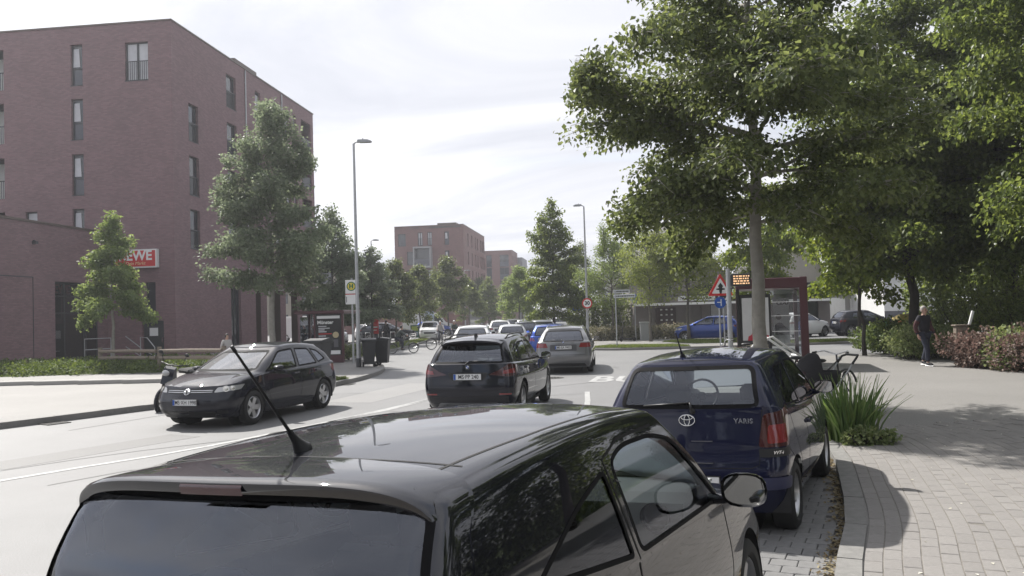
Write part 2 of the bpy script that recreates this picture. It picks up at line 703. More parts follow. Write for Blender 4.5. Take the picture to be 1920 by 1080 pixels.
# ---- verge with cars parked behind it, left of the road beyond the entrance
vl = smooth_line([(-9.2, 44.3), (-8.0, 43.9), (-7.0, 45.5), (-6.6, 51.7), (-6.5, 66), (-6.0, 90), (-5.4, 150)])
pav_v = tag(G().prism(vl + [(-6.8, 150), (-7.9, 66), (-9.4, 52)], -0.06, 0.1).obj('verge', M_pave), kind='structure')
kerb_stones(pav_v, [p for p in vl if p[1] < 75], 0.12, 0.11, 1.2, 1)


# ---- pavers beside the bays: laid in rows that follow the kerb
def pave_rows():
    base = spline2([p for p in kr_near if 4.2 < p[1] < 12.2 and p[0] < 4.4], 0.02)
    d = np.gradient(base, axis=0)
    d /= np.hypot(*d.T)[:, None]
    nr = np.c_[d[:, 1], -d[:, 0]]
    arc = np.arange(len(base)) * 0.02
    cells = []
    W, L = 0.125, 0.25
    for r in range(34):
        o0 = 0.18 + r * W
        s = (r * 0.37 % 1) * L
        while s < arc[-1] - L:
            i0, i1 = int(s / 0.02), int((s + L) / 0.02)
            q = []
            for (i, o) in ((i0, o0 + 0.004), (i1, o0 + 0.004), (i1, o0 + W - 0.003), (i0, o0 + W - 0.003)):
                q.append(base[min(i, len(base) - 1)] + nr[min(i, len(base) - 1)] * o)
            # a small joint between neighbours in the row
            e = (q[1] - q[0]) / max(np.hypot(*(q[1] - q[0])), 1e-6)
            e2 = (q[2] - q[3]) / max(np.hypot(*(q[2] - q[3])), 1e-6)
            if np.hypot(*(q[1] - q[0])) > 0.1:
                q = [q[0] + e * 0.003, q[1] - e * 0.003, q[2] - e2 * 0.003, q[3] + e2 * 0.003]
                cells.append(np.array(q))
            s += L
    return cells


def paver_piece(q, z0, z1, tilt):
    c = q.mean(0)
    b = 0.006
    inn = [c + (p - c) * (1 - b / max(np.hypot(*(p - c)), 1e-6)) for p in q]
    n = len(q)
    V = [(p[0] - c[0], p[1] - c[1], z0) for p in q] + [(p[0] - c[0], p[1] - c[1], z1 - 0.004 + tilt[0] * (p[0] - c[0]) + tilt[1] * (p[1] - c[1])) for p in q] \
        + [(p[0] - c[0], p[1] - c[1], z1 + tilt[0] * (p[0] - c[0]) + tilt[1] * (p[1] - c[1])) for p in inn]
    F = [tuple(range(2 * n, 3 * n))]
    for i in range(n):
        j = (i + 1) % n
        F += [(i, j, n + j, n + i), (n + i, n + j, 2 * n + j, 2 * n + i)]
    return c, V, F


def lay(cells, parent, m_one, m_rest, z0, z1, keep, nmax, joint):
    """the nmax pieces nearest the camera that are in view are objects, the rest one mesh"""
    cells = [c for c in cells if keep(c.mean(0))]
    cells.sort(key=lambda c: np.hypot(*c.mean(0)))
    rest = G()
    n1 = 0
    for q in cells:
        a = q[1] - q[0]
        b = q[-1] - q[0]
        if a[0] * b[1] - a[1] * b[0] < 0:
            q = q[::-1]
        t = (rng.uniform(-.02, .02), rng.uniform(-.02, .02))
        c, V, F = paver_piece(q, z0, z1 + rng.uniform(-.0015, .0015), t)
        X, Y = c
        if n1 < nmax and 5.0 < Y and X / Y < 0.66:
            link_mesh('paver', V, F, m_one, parent).location = (X, Y, 0)
            n1 += 1
        else:
            rest.add([(v[0] + X, v[1] + Y, v[2]) for v in V], F)
    if rest.V:
        tag(rest.obj('pavers', m_rest, parent), kind='stuff')


cells = pave_rows()
lay(cells, pav_r, M_paver, M_paver_i, 0.085, 0.118, lambda c: True, 300, None)
# dark sand in the joints
zz = [c.mean(0) for c in cells]
G().prism([(1.75, 4.6), (2.29, 5.52), (2.98, 7.02), (3.53, 8.52), (4.05, 10.06), (4.3, 11.4), (4.35, 11.9), (8.4, 10.6), (6.9, 5.6), (5.7, 3.2)], 0.105, 0.1145).obj('joint_sand', M_joint, pav_r)

# ---- interlocking pavers of the parking bay
bay = tag(G().prism([(-3.4, -4), (-1.0, 0.2), (0.75, 2.32), (2.11, 5.59), (2.8, 7.1), (3.35, 8.6), (3.87, 10.14), (4.05, 11.5), (3.6, 12.7), (2.1, 11.6), (0.2, 8), (-2.0, 3.6), (-5.6, -4)], -0.02, 0.004).obj('parking_bay', M_joint), kind='structure')


def bay_cells():
    o = []
    a = R_(90 - 24.5)
    ex = np.array([math.cos(a), math.sin(a)])
    ey = np.array([ex[1], -ex[0]])
    org = np.array([0.75, 2.32])
    L, W = 0.2, 0.165
    z = 0.012
    for i in range(-14, 52):
        for j in range(-14, 8):
            u0 = i * W
            v0 = j * L + (0.5 * L if i % 2 else 0)
            # eight-cornered stone with kinked flanks
            pts = [(0.003, 0.003), (W - 0.003, 0.003), (W - 0.003 + z, L * .33), (W - 0.003, L * .66), (W - .003, L - .003), (.003, L - .003), (.003 + z, L * .66), (.003, L * .33)]
            o.append(np.array([org + ex * (u0 + p) + ey * (v0 + q) for p, q in pts]))
    P = np.array([c.mean(0) for c in o])
    ins = in_poly(P, [(-1.6, 0.2), (0.66, 2.3), (2.03, 5.6), (2.72, 7.12), (3.27, 8.62), (3.77, 10.12), (3.8, 11.4), (2.2, 11.0), (0.4, 7.4), (-0.5, 4.0)])
    return [c for c, k in zip(o, ins) if k]


lay(bay_cells(), bay, M_bay, M_bay_i, -0.005, 0.03, lambda c: True, 300, None)

# ---- painted lines
lines = G()


def stripe(pts, w, g_=lines, z=0.005):
    P = spline2(pts, 1.0)
    d = np.gradient(P, axis=0)
    d /= np.hypot(*d.T)[:, None]
    n = np.c_[-d[:, 1], d[:, 0]] * w / 2
    V = [(p[0], p[1], z) for p in P + n] + [(p[0], p[1], z) for p in P - n]
    k = len(P)
    g_.add(V, [(k + i, k + i + 1, i + 1, i) for i in range(k - 1)])


ctr = smooth_line([(-13, -0.5), (-9.3, 6), (-6.63, 10.59), (-4.76, 13.2), (-2.35, 18.47), (-1.2, 22.5), (-0.75, 27), (-0.9, 33)])
stripe(ctr, 0.12)
stripe(smooth_line([(-0.8, 40), (-1.0, 60), (-0.8, 90), (-0.3, 160)]), 0.12)
stripe(smooth_line([(0.6, 13), (1.4, 16.5), (1.75, 20)]), 0.12)
stripe([(-3.55, 15.6), (-2.6, 17.5), (-1.75, 20)], 0.1)
bay_edge = smooth_line([(-3.2, 1.0), (-0.9, 5.3), (0.55, 8.2), (1.6, 10.6)])
stripe(bay_edge, 0.1)
tag(lines.obj('road_markings', M_line), kind='structure')
a_ = R_(-13)
Mb = Matrix.Translation((3.2, 23.3, 0.006)) @ Matrix.Rotation(a_, 4, 'Z') @ Matrix.Diagonal((1.0, 2.1, 1, 1))
tag(text('road_marking_bus', 'BUS', 1.25, M_line, None, Mb, bold=0.03), kind='structure')


# ---- turf and grass blades
def blades(polys, n, h, seed, z=0.1, w=0.012):
    r = np.random.default_rng(seed)
    Vs = []
    for poly in polys:
        P = np.array(poly)
        lo, hi = P.min(0), P.max(0)
        Q = r.uniform(lo, hi, (n * 2, 2))
        Q = Q[in_poly(Q, poly)][:n]
        k = len(Q)
        a = r.uniform(0, 2 * PI, k)
        hh = h * r.uniform(0.5, 1.3, k)
        ln = r.normal(0, 0.35, (k, 2)) * hh[:, None]
        dx = np.c_[np.cos(a), np.sin(a)] * w
        b0 = np.c_[Q - dx, np.full(k, z)]
        b1 = np.c_[Q + dx, np.full(k, z)]
        tp = np.c_[Q + ln, z + hh]
        Vs.append(np.stack([b0, b1, tp], 1).reshape(-1, 3))
    V = np.concatenate(Vs)
    return V, np.arange(len(V)).reshape(-1, 3)


M_blade = leafmat('grass_blade', (0.075, 0.115, 0.028), (0.15, 0.19, 0.06), 0.4, 0.6)
turfs = [
    [(3.9, 41.6), (4.6, 40.95), (6, 40.15), (8.6, 40.0), (8.0, 41.6), (5.0, 43.0)],
    [(9.5, 43.2), (14.3, 42.6), (14.6, 45.5), (13.5, 47.0), (9.5, 47.8), (8.4, 46.5)],
    [(11.8, 40.0), (15, 40.1), (16.9, 40.8), (17.1, 42.3), (14.3, 42.4), (12.0, 41.6)],
    [(-6.2, 22.3), (-5.5, 23.3), (-5.05, 25.0), (-6.0, 25.5), (-7.2, 23.0)],
    [(-8.6, 44.2), (-8.0, 44.1), (-7.2, 45.7), (-6.8, 51.7), (-6.6, 66), (-7.6, 66), (-8.9, 52), (-9.1, 46)],
    [(-25.5, 31.0), (-13.5, 31.4), (-12.2, 33.0), (-13.5, 37.5), (-22.6, 38.4), (-26, 35)],
    [(18, 3), (60, 3), (60, 29), (26, 28), (13.6, 25.6), (13.6, 18)],
]
for i, p in enumerate(turfs):
    tag(G().prism(p, 0.06, 0.125 if i != 6 else 0.115).obj('turf', M_grassb), kind='structure')
V, F = blades(turfs[:6], 9000, 0.09, 3, 0.12, 0.016)
tag(link_mesh('grass', V, F, M_blade), kind='stuff')

# ---- manholes, gully grates, repair patches and tar seams
M_iron = mat('cast_iron', (.05, .048, .045), .6, .5, var=.2, scale=20)
for x, y, lb in ((-3.9, 14.2, 'round iron manhole cover by the lane line'), (1.1, 24.5, 'round iron manhole cover on the bus lane'), (-2.7, 30.5, 'round iron manhole cover beyond the black crossover')):
    t = thing('manhole_cover', lb, 'manhole', (x, y, .003))
    G().lathe([(.0001, .004), (.3, .004), (.31, .006), (.36, .006), (.37, 0)], 28).obj('lid', M_iron, t)
    g = G()
    for i in range(5):
        for j in range(5):
            if abs(i - 2) + abs(j - 2) < 4:
                g.box(-.2 + .09 * i, -.2 + .09 * j, .004, -.15 + .09 * i, -.15 + .09 * j, .009)
    g.obj('studs', M_iron, t)['kind'] = 'stuff'
for x, y, rz, lb in ((-9.35, 16.7, -.6, 'iron gully grate at the left kerb'), (-5.0, 24.3, -.25, 'iron gully grate at the kerb behind the oncoming car')):
    t = thing('gully_grate', lb, 'grate', (x, y, .003), rz)
    g = G()
    for i in range(7):
        g.box(-.2 + .06 * i, -.2, 0, -.17 + .06 * i, .2, .012)
    g.box(-.23, -.23, 0, .23, -.2, .014); g.box(-.23, .2, 0, .23, .23, .014); g.box(-.23, -.2, 0, -.2, .2, .014); g.box(.19, -.2, 0, .23, .2, .014)
    g.obj('grate', M_iron, t)
M_patch = asphaltmat('road_patch', (.12, .118, .116), .1, .6)
M_patch2 = asphaltmat('road_patch_pale', (.205, .2, .195), .1, .55)
g = G()
for x, y, w, l, rz in ((-6.6, 13.0, .8, 3.2, .55), (-1.4, 26, .7, 3.5, .15)):
    g.prism([tuple((Matrix.Translation((x, y, 0)) @ Matrix.Rotation(-rz, 4, 'Z') @ Vector((a * w, b * l, 0)))[:2]) for a, b in ((-.5, -.5), (.5, -.5), (.5, .5), (-.5, .5))], -.01, .0025)
tag(g.obj('road_patches', M_patch), kind='structure')
g = G()
for x, y, w, l, rz in ((-3.2, 21.5, 1.3, 5.0, .3), (.9, 30, 1.1, 6, .05)):
    g.prism([tuple((Matrix.Translation((x, y, 0)) @ Matrix.Rotation(-rz, 4, 'Z') @ Vector((a * w, b * l, 0)))[:2]) for a, b in ((-.5, -.5), (.5, -.5), (.5, .5), (-.5, .5))], -.01, .0022)
tag(g.obj('road_patches', M_patch2), kind='structure')
g = G()
r8 = random.Random(12)
for (x0, y0, a0, n) in ((-8.4, 15.5, .6, 22), (-5.8, 10.2, .5, 26), (-3.0, 12.5, .45, 24), (-2.0, 22, .2, 20), (.2, 20.5, .1, 22), (-7.2, 11.2, .9, 14), (-2.6, 17, 1.3, 10)):
    p = [(x0, y0)]
    a = a0
    for i in range(n):
        a += r8.gauss(0, .16)
        p.append((p[-1][0] + .38 * math.sin(a), p[-1][1] + .38 * math.cos(a)))
    stripe(p, r8.uniform(.02, .035), g, .0032)
tag(g.obj('tar_seams', mat('tar', (.045, .044, .043), .5)), kind='structure')
# worn wheel tracks: a faintly darker, smoother film along each lane
# ================================================================ buildings
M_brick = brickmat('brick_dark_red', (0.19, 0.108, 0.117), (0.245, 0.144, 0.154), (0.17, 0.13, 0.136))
M_brick2 = brickmat('brick_red_far', (0.18, 0.088, 0.082), (0.22, 0.112, 0.104), (0.12, 0.08, 0.078))
M_cap = mat('roof_edge_metal', (0.11, 0.085, 0.07), 0.5, 0.3)
M_pane = mat('window_dark_glass', (0.03, 0.034, 0.042), 0.04, spec=0.9, var=0.3, scale=0.8)
M_skypane = mat('window_sky_bright_pane', (0.5, 0.5, 0.53), 0.12, var=0.12, scale=3)  # pale opaque panes: the bright sky reflection is put into the base colour
M_panel = mat('window_grey_panel', (0.075, 0.08, 0.1), 0.18, var=0.1)
M_shopg = glass('shop_glass', (0.4, 0.43, 0.45))
M_concrete = mat('concrete_soffit', (0.42, 0.4, 0.37), 0.8, var=0.08, scale=2)
M_roofing = mat('flat_roofing', (0.12, 0.115, 0.11), 0.9, var=0.15)


class Face:
    """a facade: s metres along it, `out` metres in front of it, z up"""

    def __init__(f, o, d, n):
        f.o, f.d, f.n = np.array(o, float), np.array(d, float), np.array(n, float)
        f.flip = (d[1] * n[0] - d[0] * n[1]) < 0

    def P(f, s, out, z):
        p = f.o + f.d * s + f.n * out
        return (p[0], p[1], z)

    def box(f, g, s0, s1, o0, o1, z0, z1):
        b = len(g.V)
        g.V += [f.P(s, o, z) for z in (z0, z1) for (s, o) in ((s0, o0), (s1, o0), (s1, o1), (s0, o1))]
        F = [(0, 1, 2, 3), (4, 7, 6, 5), (0, 4, 5, 1), (1, 5, 6, 2), (2, 6, 7, 3), (3, 7, 4, 0)]
        # (s, -out, z) is right handed when not flipped
        if f.flip:
            F = [q[::-1] for q in F]
        g.F += [tuple(b + i for i in q) for q in F]
        return g

    def wall(f, name, L, z0, z1, ops, m, parent, depth=0.2, s_start=0.0):
        ss = sorted({s_start, L, *[o[0] for o in ops], *[o[1] for o in ops]})
        zz = sorted({z0, z1, *[o[2] for o in ops], *[o[3] for o in ops]})
        V, F, UV = [], [], []

        def quad(p, uv):
            b = len(V)
            V.extend(p)
            F.append((b, b + 1, b + 2, b + 3) if not f.flip else (b + 3, b + 2, b + 1, b))
            UV.extend(uv if not f.flip else uv[::-1])
        for i in range(len(ss) - 1):
            for j in range(len(zz) - 1):
                a, b_, c, d_ = ss[i], ss[i + 1], zz[j], zz[j + 1]
                ms, mz = (a + b_) / 2, (c + d_) / 2
                if any(o[0] < ms < o[1] and o[2] < mz < o[3] for o in ops):
                    continue
                quad([f.P(a, 0, c), f.P(b_, 0, c), f.P(b_, 0, d_), f.P(a, 0, d_)], [(a, c), (b_, c), (b_, d_), (a, d_)])
        for (a, b_, c, d_) in [o[:4] for o in ops]:
            for (p, q) in (((a, c), (a, d_)), ((a, d_), (b_, d_)), ((b_, d_), (b_, c)), ((b_, c), (a, c))):
                quad([f.P(p[0], 0, p[1]), f.P(q[0], 0, q[1]), f.P(q[0], -depth, q[1]), f.P(p[0], -depth, p[1])],
                     [(p[0], p[1]), (q[0], q[1]), (q[0] + depth, q[1]), (p[0] + depth, p[1])])
        return link_mesh(name, V, F, m, parent, uv=UV)

    def window(f, parent, s0, s1, z0, z1, style='tilt', depth=0.16, fr=0.07):
        """frame (the part) with panes, panels and bars as its sub-parts"""
        g = G()
        o0, o1 = -depth - 0.06, -depth
        f.box(g, s0, s0 + fr, o0, o1, z0, z1)
        f.box(g, s1 - fr, s1, o0, o1, z0, z1)
        f.box(g, s0 + fr, s1 - fr, o0, o1, z0, z0 + fr)
        f.box(g, s0 + fr, s1 - fr, o0, o1, z1 - fr, z1)
        zm = z0 + (z1 - z0) * 0.42
        sm = (s0 + s1) / 2
        if style in ('tilt', 'plain'):
            f.box(g, s0 + fr, s1 - fr, o0 - .002, o1 - .002, zm - .04, zm + .04)
        if style in ('french', 'double'):
            f.box(g, sm - .06, sm + .06, o0 - .002, o1 - .002, z0 + fr, z1 - fr)
        w = g.obj('window', M_anth, parent)
        def pane(a, b_, c, d_, m, nm='pane', tilt=0.0):
            V = [f.P(a, o0 + .025, c), f.P(b_, o0 + .025, c), f.P(b_, o0 + .025 - tilt, d_), f.P(a, o0 + .025 - tilt, d_)]
            link_mesh(nm, V, [(0, 1, 2, 3) if not f.flip else (3, 2, 1, 0)], m, w)
        if style == 'tilt':
            pane(s0 + fr, s1 - fr, zm + .04, z1 - fr, M_pane)
            g2 = G()
            k = 0.28 * (s1 - s0)
            a0, a1 = s0 + k, s1 - fr
            V = [f.P(a0 + .04, o0 + .06, zm + .1), f.P(a1, o0 + .06, zm + .1), f.P(a1, o0 + .03, z1 - .2), f.P(a0 + .12, o0 + .03, z1 - .2)]
            link_mesh('sash', V, [(0, 1, 2, 3) if not f.flip else (3, 2, 1, 0)], M_skypane, w)
            pane(s0 + fr, s1 - fr, z0 + fr, zm - .04, M_panel, 'panel')
        elif style == 'french':
            pane(s0 + fr, sm - .06, z0 + fr, z1 - fr, M_skypane)
            pane(sm + .06, s1 - fr, z0 + fr, z1 - fr, M_skypane)
        elif style == 'double':
            pane(s0 + fr, sm - .06, z0 + fr, z1 - fr, M_pane)
            pane(sm + .06, s1 - fr, z0 + fr, z1 - fr, M_pane)
        elif style == 'plain':
            pane(s0 + fr, s1 - fr, zm + .04, z1 - fr, M_skypane)
            pane(s0 + fr, s1 - fr, z0 + fr, zm - .04, M_panel, 'panel')
        else:
            pane(s0 + fr, s1 - fr, z0 + fr, z1 - fr, M_pane)
        if style in ('french', 'juliet'):
            b = G()
            n = max(5, int((s1 - s0) / 0.12))
            for i in range(n + 1):
                s = s0 + .03 + (s1 - s0 - .06) * i / n
                f.box(b, s - .011, s + .011, -.08, -.058, z0 + .05, z0 + 1.08)
            f.box(b, s0, s1, -.09, -.048, z0 + 1.08, z0 + 1.12)
            f.box(b, s0, s1, -.085, -.053, z0 + .01, z0 + .05)
            b.obj('railing', M_anth, w)
        sl = G()
        f.box(sl, s0 - .02, s1 + .02, -depth, .03, z0 - .03, z0 + .004)
        sl.obj('sill', M_anth, w)
        return w


A66 = R_(6.6)
RD = (math.sin(A66), math.cos(A66))
LD = (-math.cos(A66), math.sin(A66))
NR = (math.cos(A66), -math.sin(A66))
NL = (-RD[0], -RD[1])


def blk(parent, name, f, s0, s1, o0, o1, z0, z1, m):
    g = G()
    f.box(g, s0, s1, o0, o1, z0, z1)
    return g.obj(name, m, parent)


# ---- tall corner block on the left
bt = thing('apartment_building', 'large dark red brick block with supermarket sign on its side wall', 'building', (-18.67, 45.5, 0))
fr_ = Face((0, 0), RD, NR)
fl_ = Face((0, 0), LD, NL)
TOP = 18.93
rows = [(15.6, 17.95), (12.5, 14.83), (9.35, 11.68), (6.25, 8.58)]
opl = [(5.33, 6.05, a, b) for a, b in rows] + [(1.38, 2.76, 15.67, 17.85), (8.19, 8.92, 6.9, 8.53), (0.7, 1.97, 0.0, 2.15), (1.15, 1.75, 2.5, 4.3)]
opl += [(10.18, 12.4, a, b) for a, b in rows]
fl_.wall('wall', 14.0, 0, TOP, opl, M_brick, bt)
for a, b in rows:
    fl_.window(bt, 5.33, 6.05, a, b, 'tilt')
    # recessed balconies at the far end of this side
    bal = blk(bt, 'balcony', fl_, 10.16, 12.42, -1.6, -0.02, a - .14, a - .02, M_concrete)
    g = G()
    for i in range(19):
        s = 10.2 + 2.16 * i / 18
        fl_.box(g, s - .012, s + .012, -.1, -.076, a, a + 1.0)
    fl_.box(g, 10.18, 12.4, -.11, -.066, a + 1.0, a + 1.05)
    g.obj('railing', M_anth, bal)
    blk(bt, 'back_wall', fl_, 10.18, 12.4, -1.75, -1.6, a - .02, b, M_white)
fl_.window(bt, 1.38, 2.76, 15.67, 17.85, 'french')
fl_.window(bt, 8.19, 8.92, 6.9, 8.53, 'plain')
fl_.window(bt, 1.15, 1.75, 2.5, 4.3, 'dark')
# service door with a notice on it
g = G()
fl_.box(g, .72, 1.95, -.2, -.14, 0.02, 2.13)
dr = g.obj('door', M_anth, bt)
blk(dr, 'notice', fl_, 1.12, 1.62, -.14, -.132, 1.3, 1.75, M_white)
blk(dr, 'handle', fl_, .82, .88, -.14, -.08, .95, 1.2, M_chrome)

lowo = [(6.8, 8.2, 0.4, 4.2)]
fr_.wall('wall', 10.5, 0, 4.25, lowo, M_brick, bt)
fr_.window(bt, 6.8, 8.2, 0.4, 4.2, 'double')
opr = [(1.8, 2.95, 12.55, 14.75), (1.8, 2.95, 9.38, 11.68), (1.8, 2.95, 6.26, 8.55), (6.65, 8.05, 15.75, 17.9), (6.65, 8.05, 12.55, 14.75), (6.65, 8.05, 9.38, 11.68), (6.65, 8.05, 6.26, 8.55)]
for s in (11.0, 14.2):
    opr += [(s, s + .9, a, b) for a, b in rows]
opr += [(16.25, 17.2, a, b) for a, b in rows] + [(17.9, 18.55, a, b) for a, b in rows] + [(19.6, 21.7, a, b) for a, b in rows]
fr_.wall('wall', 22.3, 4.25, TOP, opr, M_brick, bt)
for o in opr:
    w_ = o[1] - o[0]
    if w_ > 1.6:
        bal = blk(bt, 'balcony', fr_, o[0] - .02, o[1] + .02, -1.5, -.02, o[2] - .14, o[2] - .02, M_concrete)
        blk(bt, 'back_wall', fr_, o[0], o[1], -1.65, -1.5, o[2] - .02, o[3], M_pane)
        g = G()
        fr_.box(g, o[0], o[1], -.1, -.06, o[2], o[2] + 1.0)
        g.obj('balustrade', M_anth, bal)
    else:
        fr_.window(bt, *o, 'juliet' if w_ > 1.1 else 'tilt')
# a metal edge along the roof, the flat roof, a low roof housing
g = G()
fr_.box(g, -.04, 22.34, -.3, .05, TOP, TOP + .09)
fl_.box(g, .31, 14, -.3, .05, TOP + .001, TOP + .089)
g.obj('roof_edge', M_cap, bt)
g = G()
g.add([(0, 0, TOP - .3), (RD[0] * 22.3, RD[1] * 22.3, TOP - .3), (RD[0] * 22.3 + LD[0] * 14, RD[1] * 22.3 + LD[1] * 14, TOP - .3), (LD[0] * 14, LD[1] * 14, TOP - .3)], [(0, 1, 2, 3)])
g.obj('roof', M_roofing, bt)
g = G()
for s_ in (9.4, 15.6):
    g.tube([fr_.P(s_, .06, 4.3), fr_.P(s_, .06, TOP - .1)], .05, 8)
    for z_ in (6, 9, 12, 15, 18):
        fr_.box(g, s_ - .07, s_ + .07, .0, .05, z_, z_ + .05)
g.obj('downpipe', M_galv, bt, 40)
blk(bt, 'roof_housing', fr_, 8.2, 11.6, -2.6, -.12, TOP + .09, TOP + .42, M_cap)
# far and rear walls
fe = Face((RD[0] * 22.3, RD[1] * 22.3), LD, RD)
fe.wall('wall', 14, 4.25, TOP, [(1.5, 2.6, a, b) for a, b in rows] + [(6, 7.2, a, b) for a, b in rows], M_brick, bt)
for s in (1.5, 6.0):
    for a, b in rows:
        fe.window(bt, s, s + 1.1 if s < 3 else s + 1.2, a, b, 'dark')
fb = Face((LD[0] * 14, LD[1] * 14), RD, LD)
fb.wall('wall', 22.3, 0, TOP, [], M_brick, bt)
# open ground floor at the far end: soffit, pillars, the recessed shop front
g = G()
fr_.box(g, 10.5, 22.28, -13.9, -.02, 4.13, 4.25)
g.obj('soffit', M_concrete, bt)
for s in (11.3, 14.7, 18.0, 21.25):
    fr_.wall('pillar', s + 1.02, 0, 4.13, [], M_brick, bt, s_start=s)
    g = G()
    fr_.box(g, s, s + 1.02, -.5, -.01, 0, 4.13)
    g.obj('pillar', M_anth if s > 20 else M_cap, bt)
fs = Face(fr_.P(10.5, 0, 0)[:2], (-NR[0], -NR[1]), RD)
fs.wall('wall', 13.9, 0, 4.13, [(1.2, 4.2, .1, 3.2)], M_brick, bt)
fs.window(bt, 1.2, 4.2, .1, 3.2, 'double')


def lightbox(name, label, f, s0, s1, z0, z1, depth, body, size, loc, sub=None):
    """a box sign with a white rim, a red face and white letters"""
    t = thing(name, label, 'sign', loc)
    g = G()
    f.box(g, s0, s1, .03, depth, z0, z1)
    g.obj('case', M_white, t)
    g = G()
    r = .07
    f.box(g, s0 + r, s1 - r, depth, depth + .012, z0 + r, z1 - r)
    g.obj('face', M_red, t)
    ctr = f.P((s0 + s1) / 2, depth + .018, (z0 + z1) / 2 + (.14 if sub else 0))
    xd = (-f.d[0], -f.d[1], 0) if f.flip else (f.d[0], f.d[1], 0)
    nn = (f.n[0], f.n[1], 0)
    text('lettering', body, size, M_white, t, frame_M(ctr, xd, nn), bold=size * .03)
    if sub:
        ctr = f.P((s0 + s1) / 2, depth + .018, z0 + .24)
        text('lettering', sub, size * .34, mat('pale_yellow', (.75, .62, .35), .5), t, frame_M(ctr, xd, nn), shear=.2)
    return t


lightbox('shop_sign', 'red and white supermarket box sign high on the brick side wall', fl_, .9, 3.36, 5.1, 6.12, .3, 'REWE', .74, (-18.67, 45.5, 0), 'Dein Markt')

# ---- single storey wing with the supermarket entrance
WD = (-RD[0], -RD[1])
bw = thing('supermarket_wing', 'low dark red brick wing with glazed shop entrance', 'building', (-22.65, 45.96, 0))
fw = Face((0, 0), WD, NR)
ent = (.6, 4.4, .16, 4.28)
rec = (6.0, 13.9, 0.5, 4.42)
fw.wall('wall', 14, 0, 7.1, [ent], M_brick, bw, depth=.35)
g = G()
fw.box(g, -.02, 14.05, -.3, .06, 7.1, 7.21)
g.obj('roof_edge', M_cap, bw)
g = G()
fw.box(g, -.0, 14, -15, -.3, 6.8, 7.0)
g.obj('roof', M_roofing, bw)
fw2 = Face((WD[0] * 14, WD[1] * 14), (-NR[0], -NR[1]), WD)
fw2.wall('wall', 15, 0, 7.1, [], M_brick, bw)
g = G()
fw.box(g, 6.0, 13.9, 0.002, .022, 4.4, 4.44)
fw.box(g, 6.0, 6.03, 0.002, .022, .5, 4.4)
g.obj('movement_joint', M_anth, bw)
g = G()
fw.box(g, 5.88, 6.04, .0, .22, 6.04, 6.18)
fw.box(g, 5.93, 5.99, .0, .1, 6.18, 6.24)
g.obj('security_camera', M_anth, bw)
# entrance: frame, door leaves, glass above the door with red letters
g = G()
for s in (.6, 1.55, 1.72, 3.3, 4.32):
    fw.box(g, s, s + .08, -.32, -.24, .16, 4.28)
for z in (.16, 2.62, 3.5, 4.2):
    fw.box(g, .68, 4.32, -.318, -.242, z, z + .08)
fm = g.obj('door_frame', M_anth, bw)
for (a, b, c, d_) in ((.68, 1.55, .24, 2.62), (1.8, 3.3, .24, 2.62), (3.38, 4.32, .24, 2.62), (.68, 1.55, 2.7, 3.5), (1.8, 3.3, 2.7, 3.5), (3.38, 4.32, 2.7, 3.5), (.68, 4.32, 3.58, 4.2)):
    link_mesh('pane', [fw.P(a, -.28, c), fw.P(b, -.28, c), fw.P(b, -.28, d_), fw.P(a, -.28, d_)], [(0, 1, 2, 3) if not fw.flip else (3, 2, 1, 0)], M_shopg, fm)
g = G()
fw.box(g, .3, 5.2, -4.0, -3.9, 0, 4.4)
fw.box(g, .25, .3, -4.0, -.4, 0, 4.4)
fw.box(g, 5.2, 5.25, -4.0, -.4, 0, 4.4)
fw.box(g, .25, 5.25, -4.0, -.36, 4.3, 4.4)
g.obj('lobby_wall', mat('lobby', (.05, .05, .06), .7), bw)
g = G()
for i in range(5):
    fw.box(g, 2.0, 3.4, -1.5 - .3 * i, -1.2 - .3 * i, .3 + .32 * i, .36 + .32 * i)
g.obj('shelf', mat('shelf_grey', (.4, .41, .42), .5), bw)
xd = (-fw.d[0], -fw.d[1], 0) if fw.flip else (fw.d[0], fw.d[1], 0)
text('lettering', 'REWE', .62, mat('letter_dim_red', (.16, .015, .02), .5), bw, frame_M(fw.P(3.45, -.42, 3.9), xd, (NR[0], NR[1], 0)), extrude=.02, bold=.02)
g = G()
fw.box(g, .3, 4.7, -.2, 1.6, 0, .15)
g.obj('step', M_concrete, bw)
# handrails by the steps
hr = thing('handrail', 'grey tubular handrail in front of the shop entrance', 'handrail', (-21.3, 43.4, 0))
g = G()
g.tube([(-.5, -1.6, .2), (-.5, -1.6, 1.3), (.2, -.3, 1.3), (.2, -.3, .2)], .025, 8)
g.tube([(-.5, -1.6, .75), (.2, -.3, .75)], .02, 8)
g.obj('rail', M_galv, hr)
hr2 = thing('handrail', 'grey sloping handrail behind the little pale green tree', 'handrail', (-19.9, 43.4, 0))
g = G()
g.tube([(-.7, .3, 1.35), (.25, -.1, .75), (.25, -.1, .1)], .025, 8)
g.tube([(-.7, .3, .8), (.25, -.1, .3)], .02, 8)
g.tube([(.35, -.3, .1), (.35, -.3, 1.3), (.75, -.4, 1.25), (1.2, -.55, .75), (1.2, -.55, .1)], .025, 8)
g.tube([(.35, -.3, .7), (1.2, -.55, .3)], .02, 8)
g.obj('rail', M_galv, hr2)

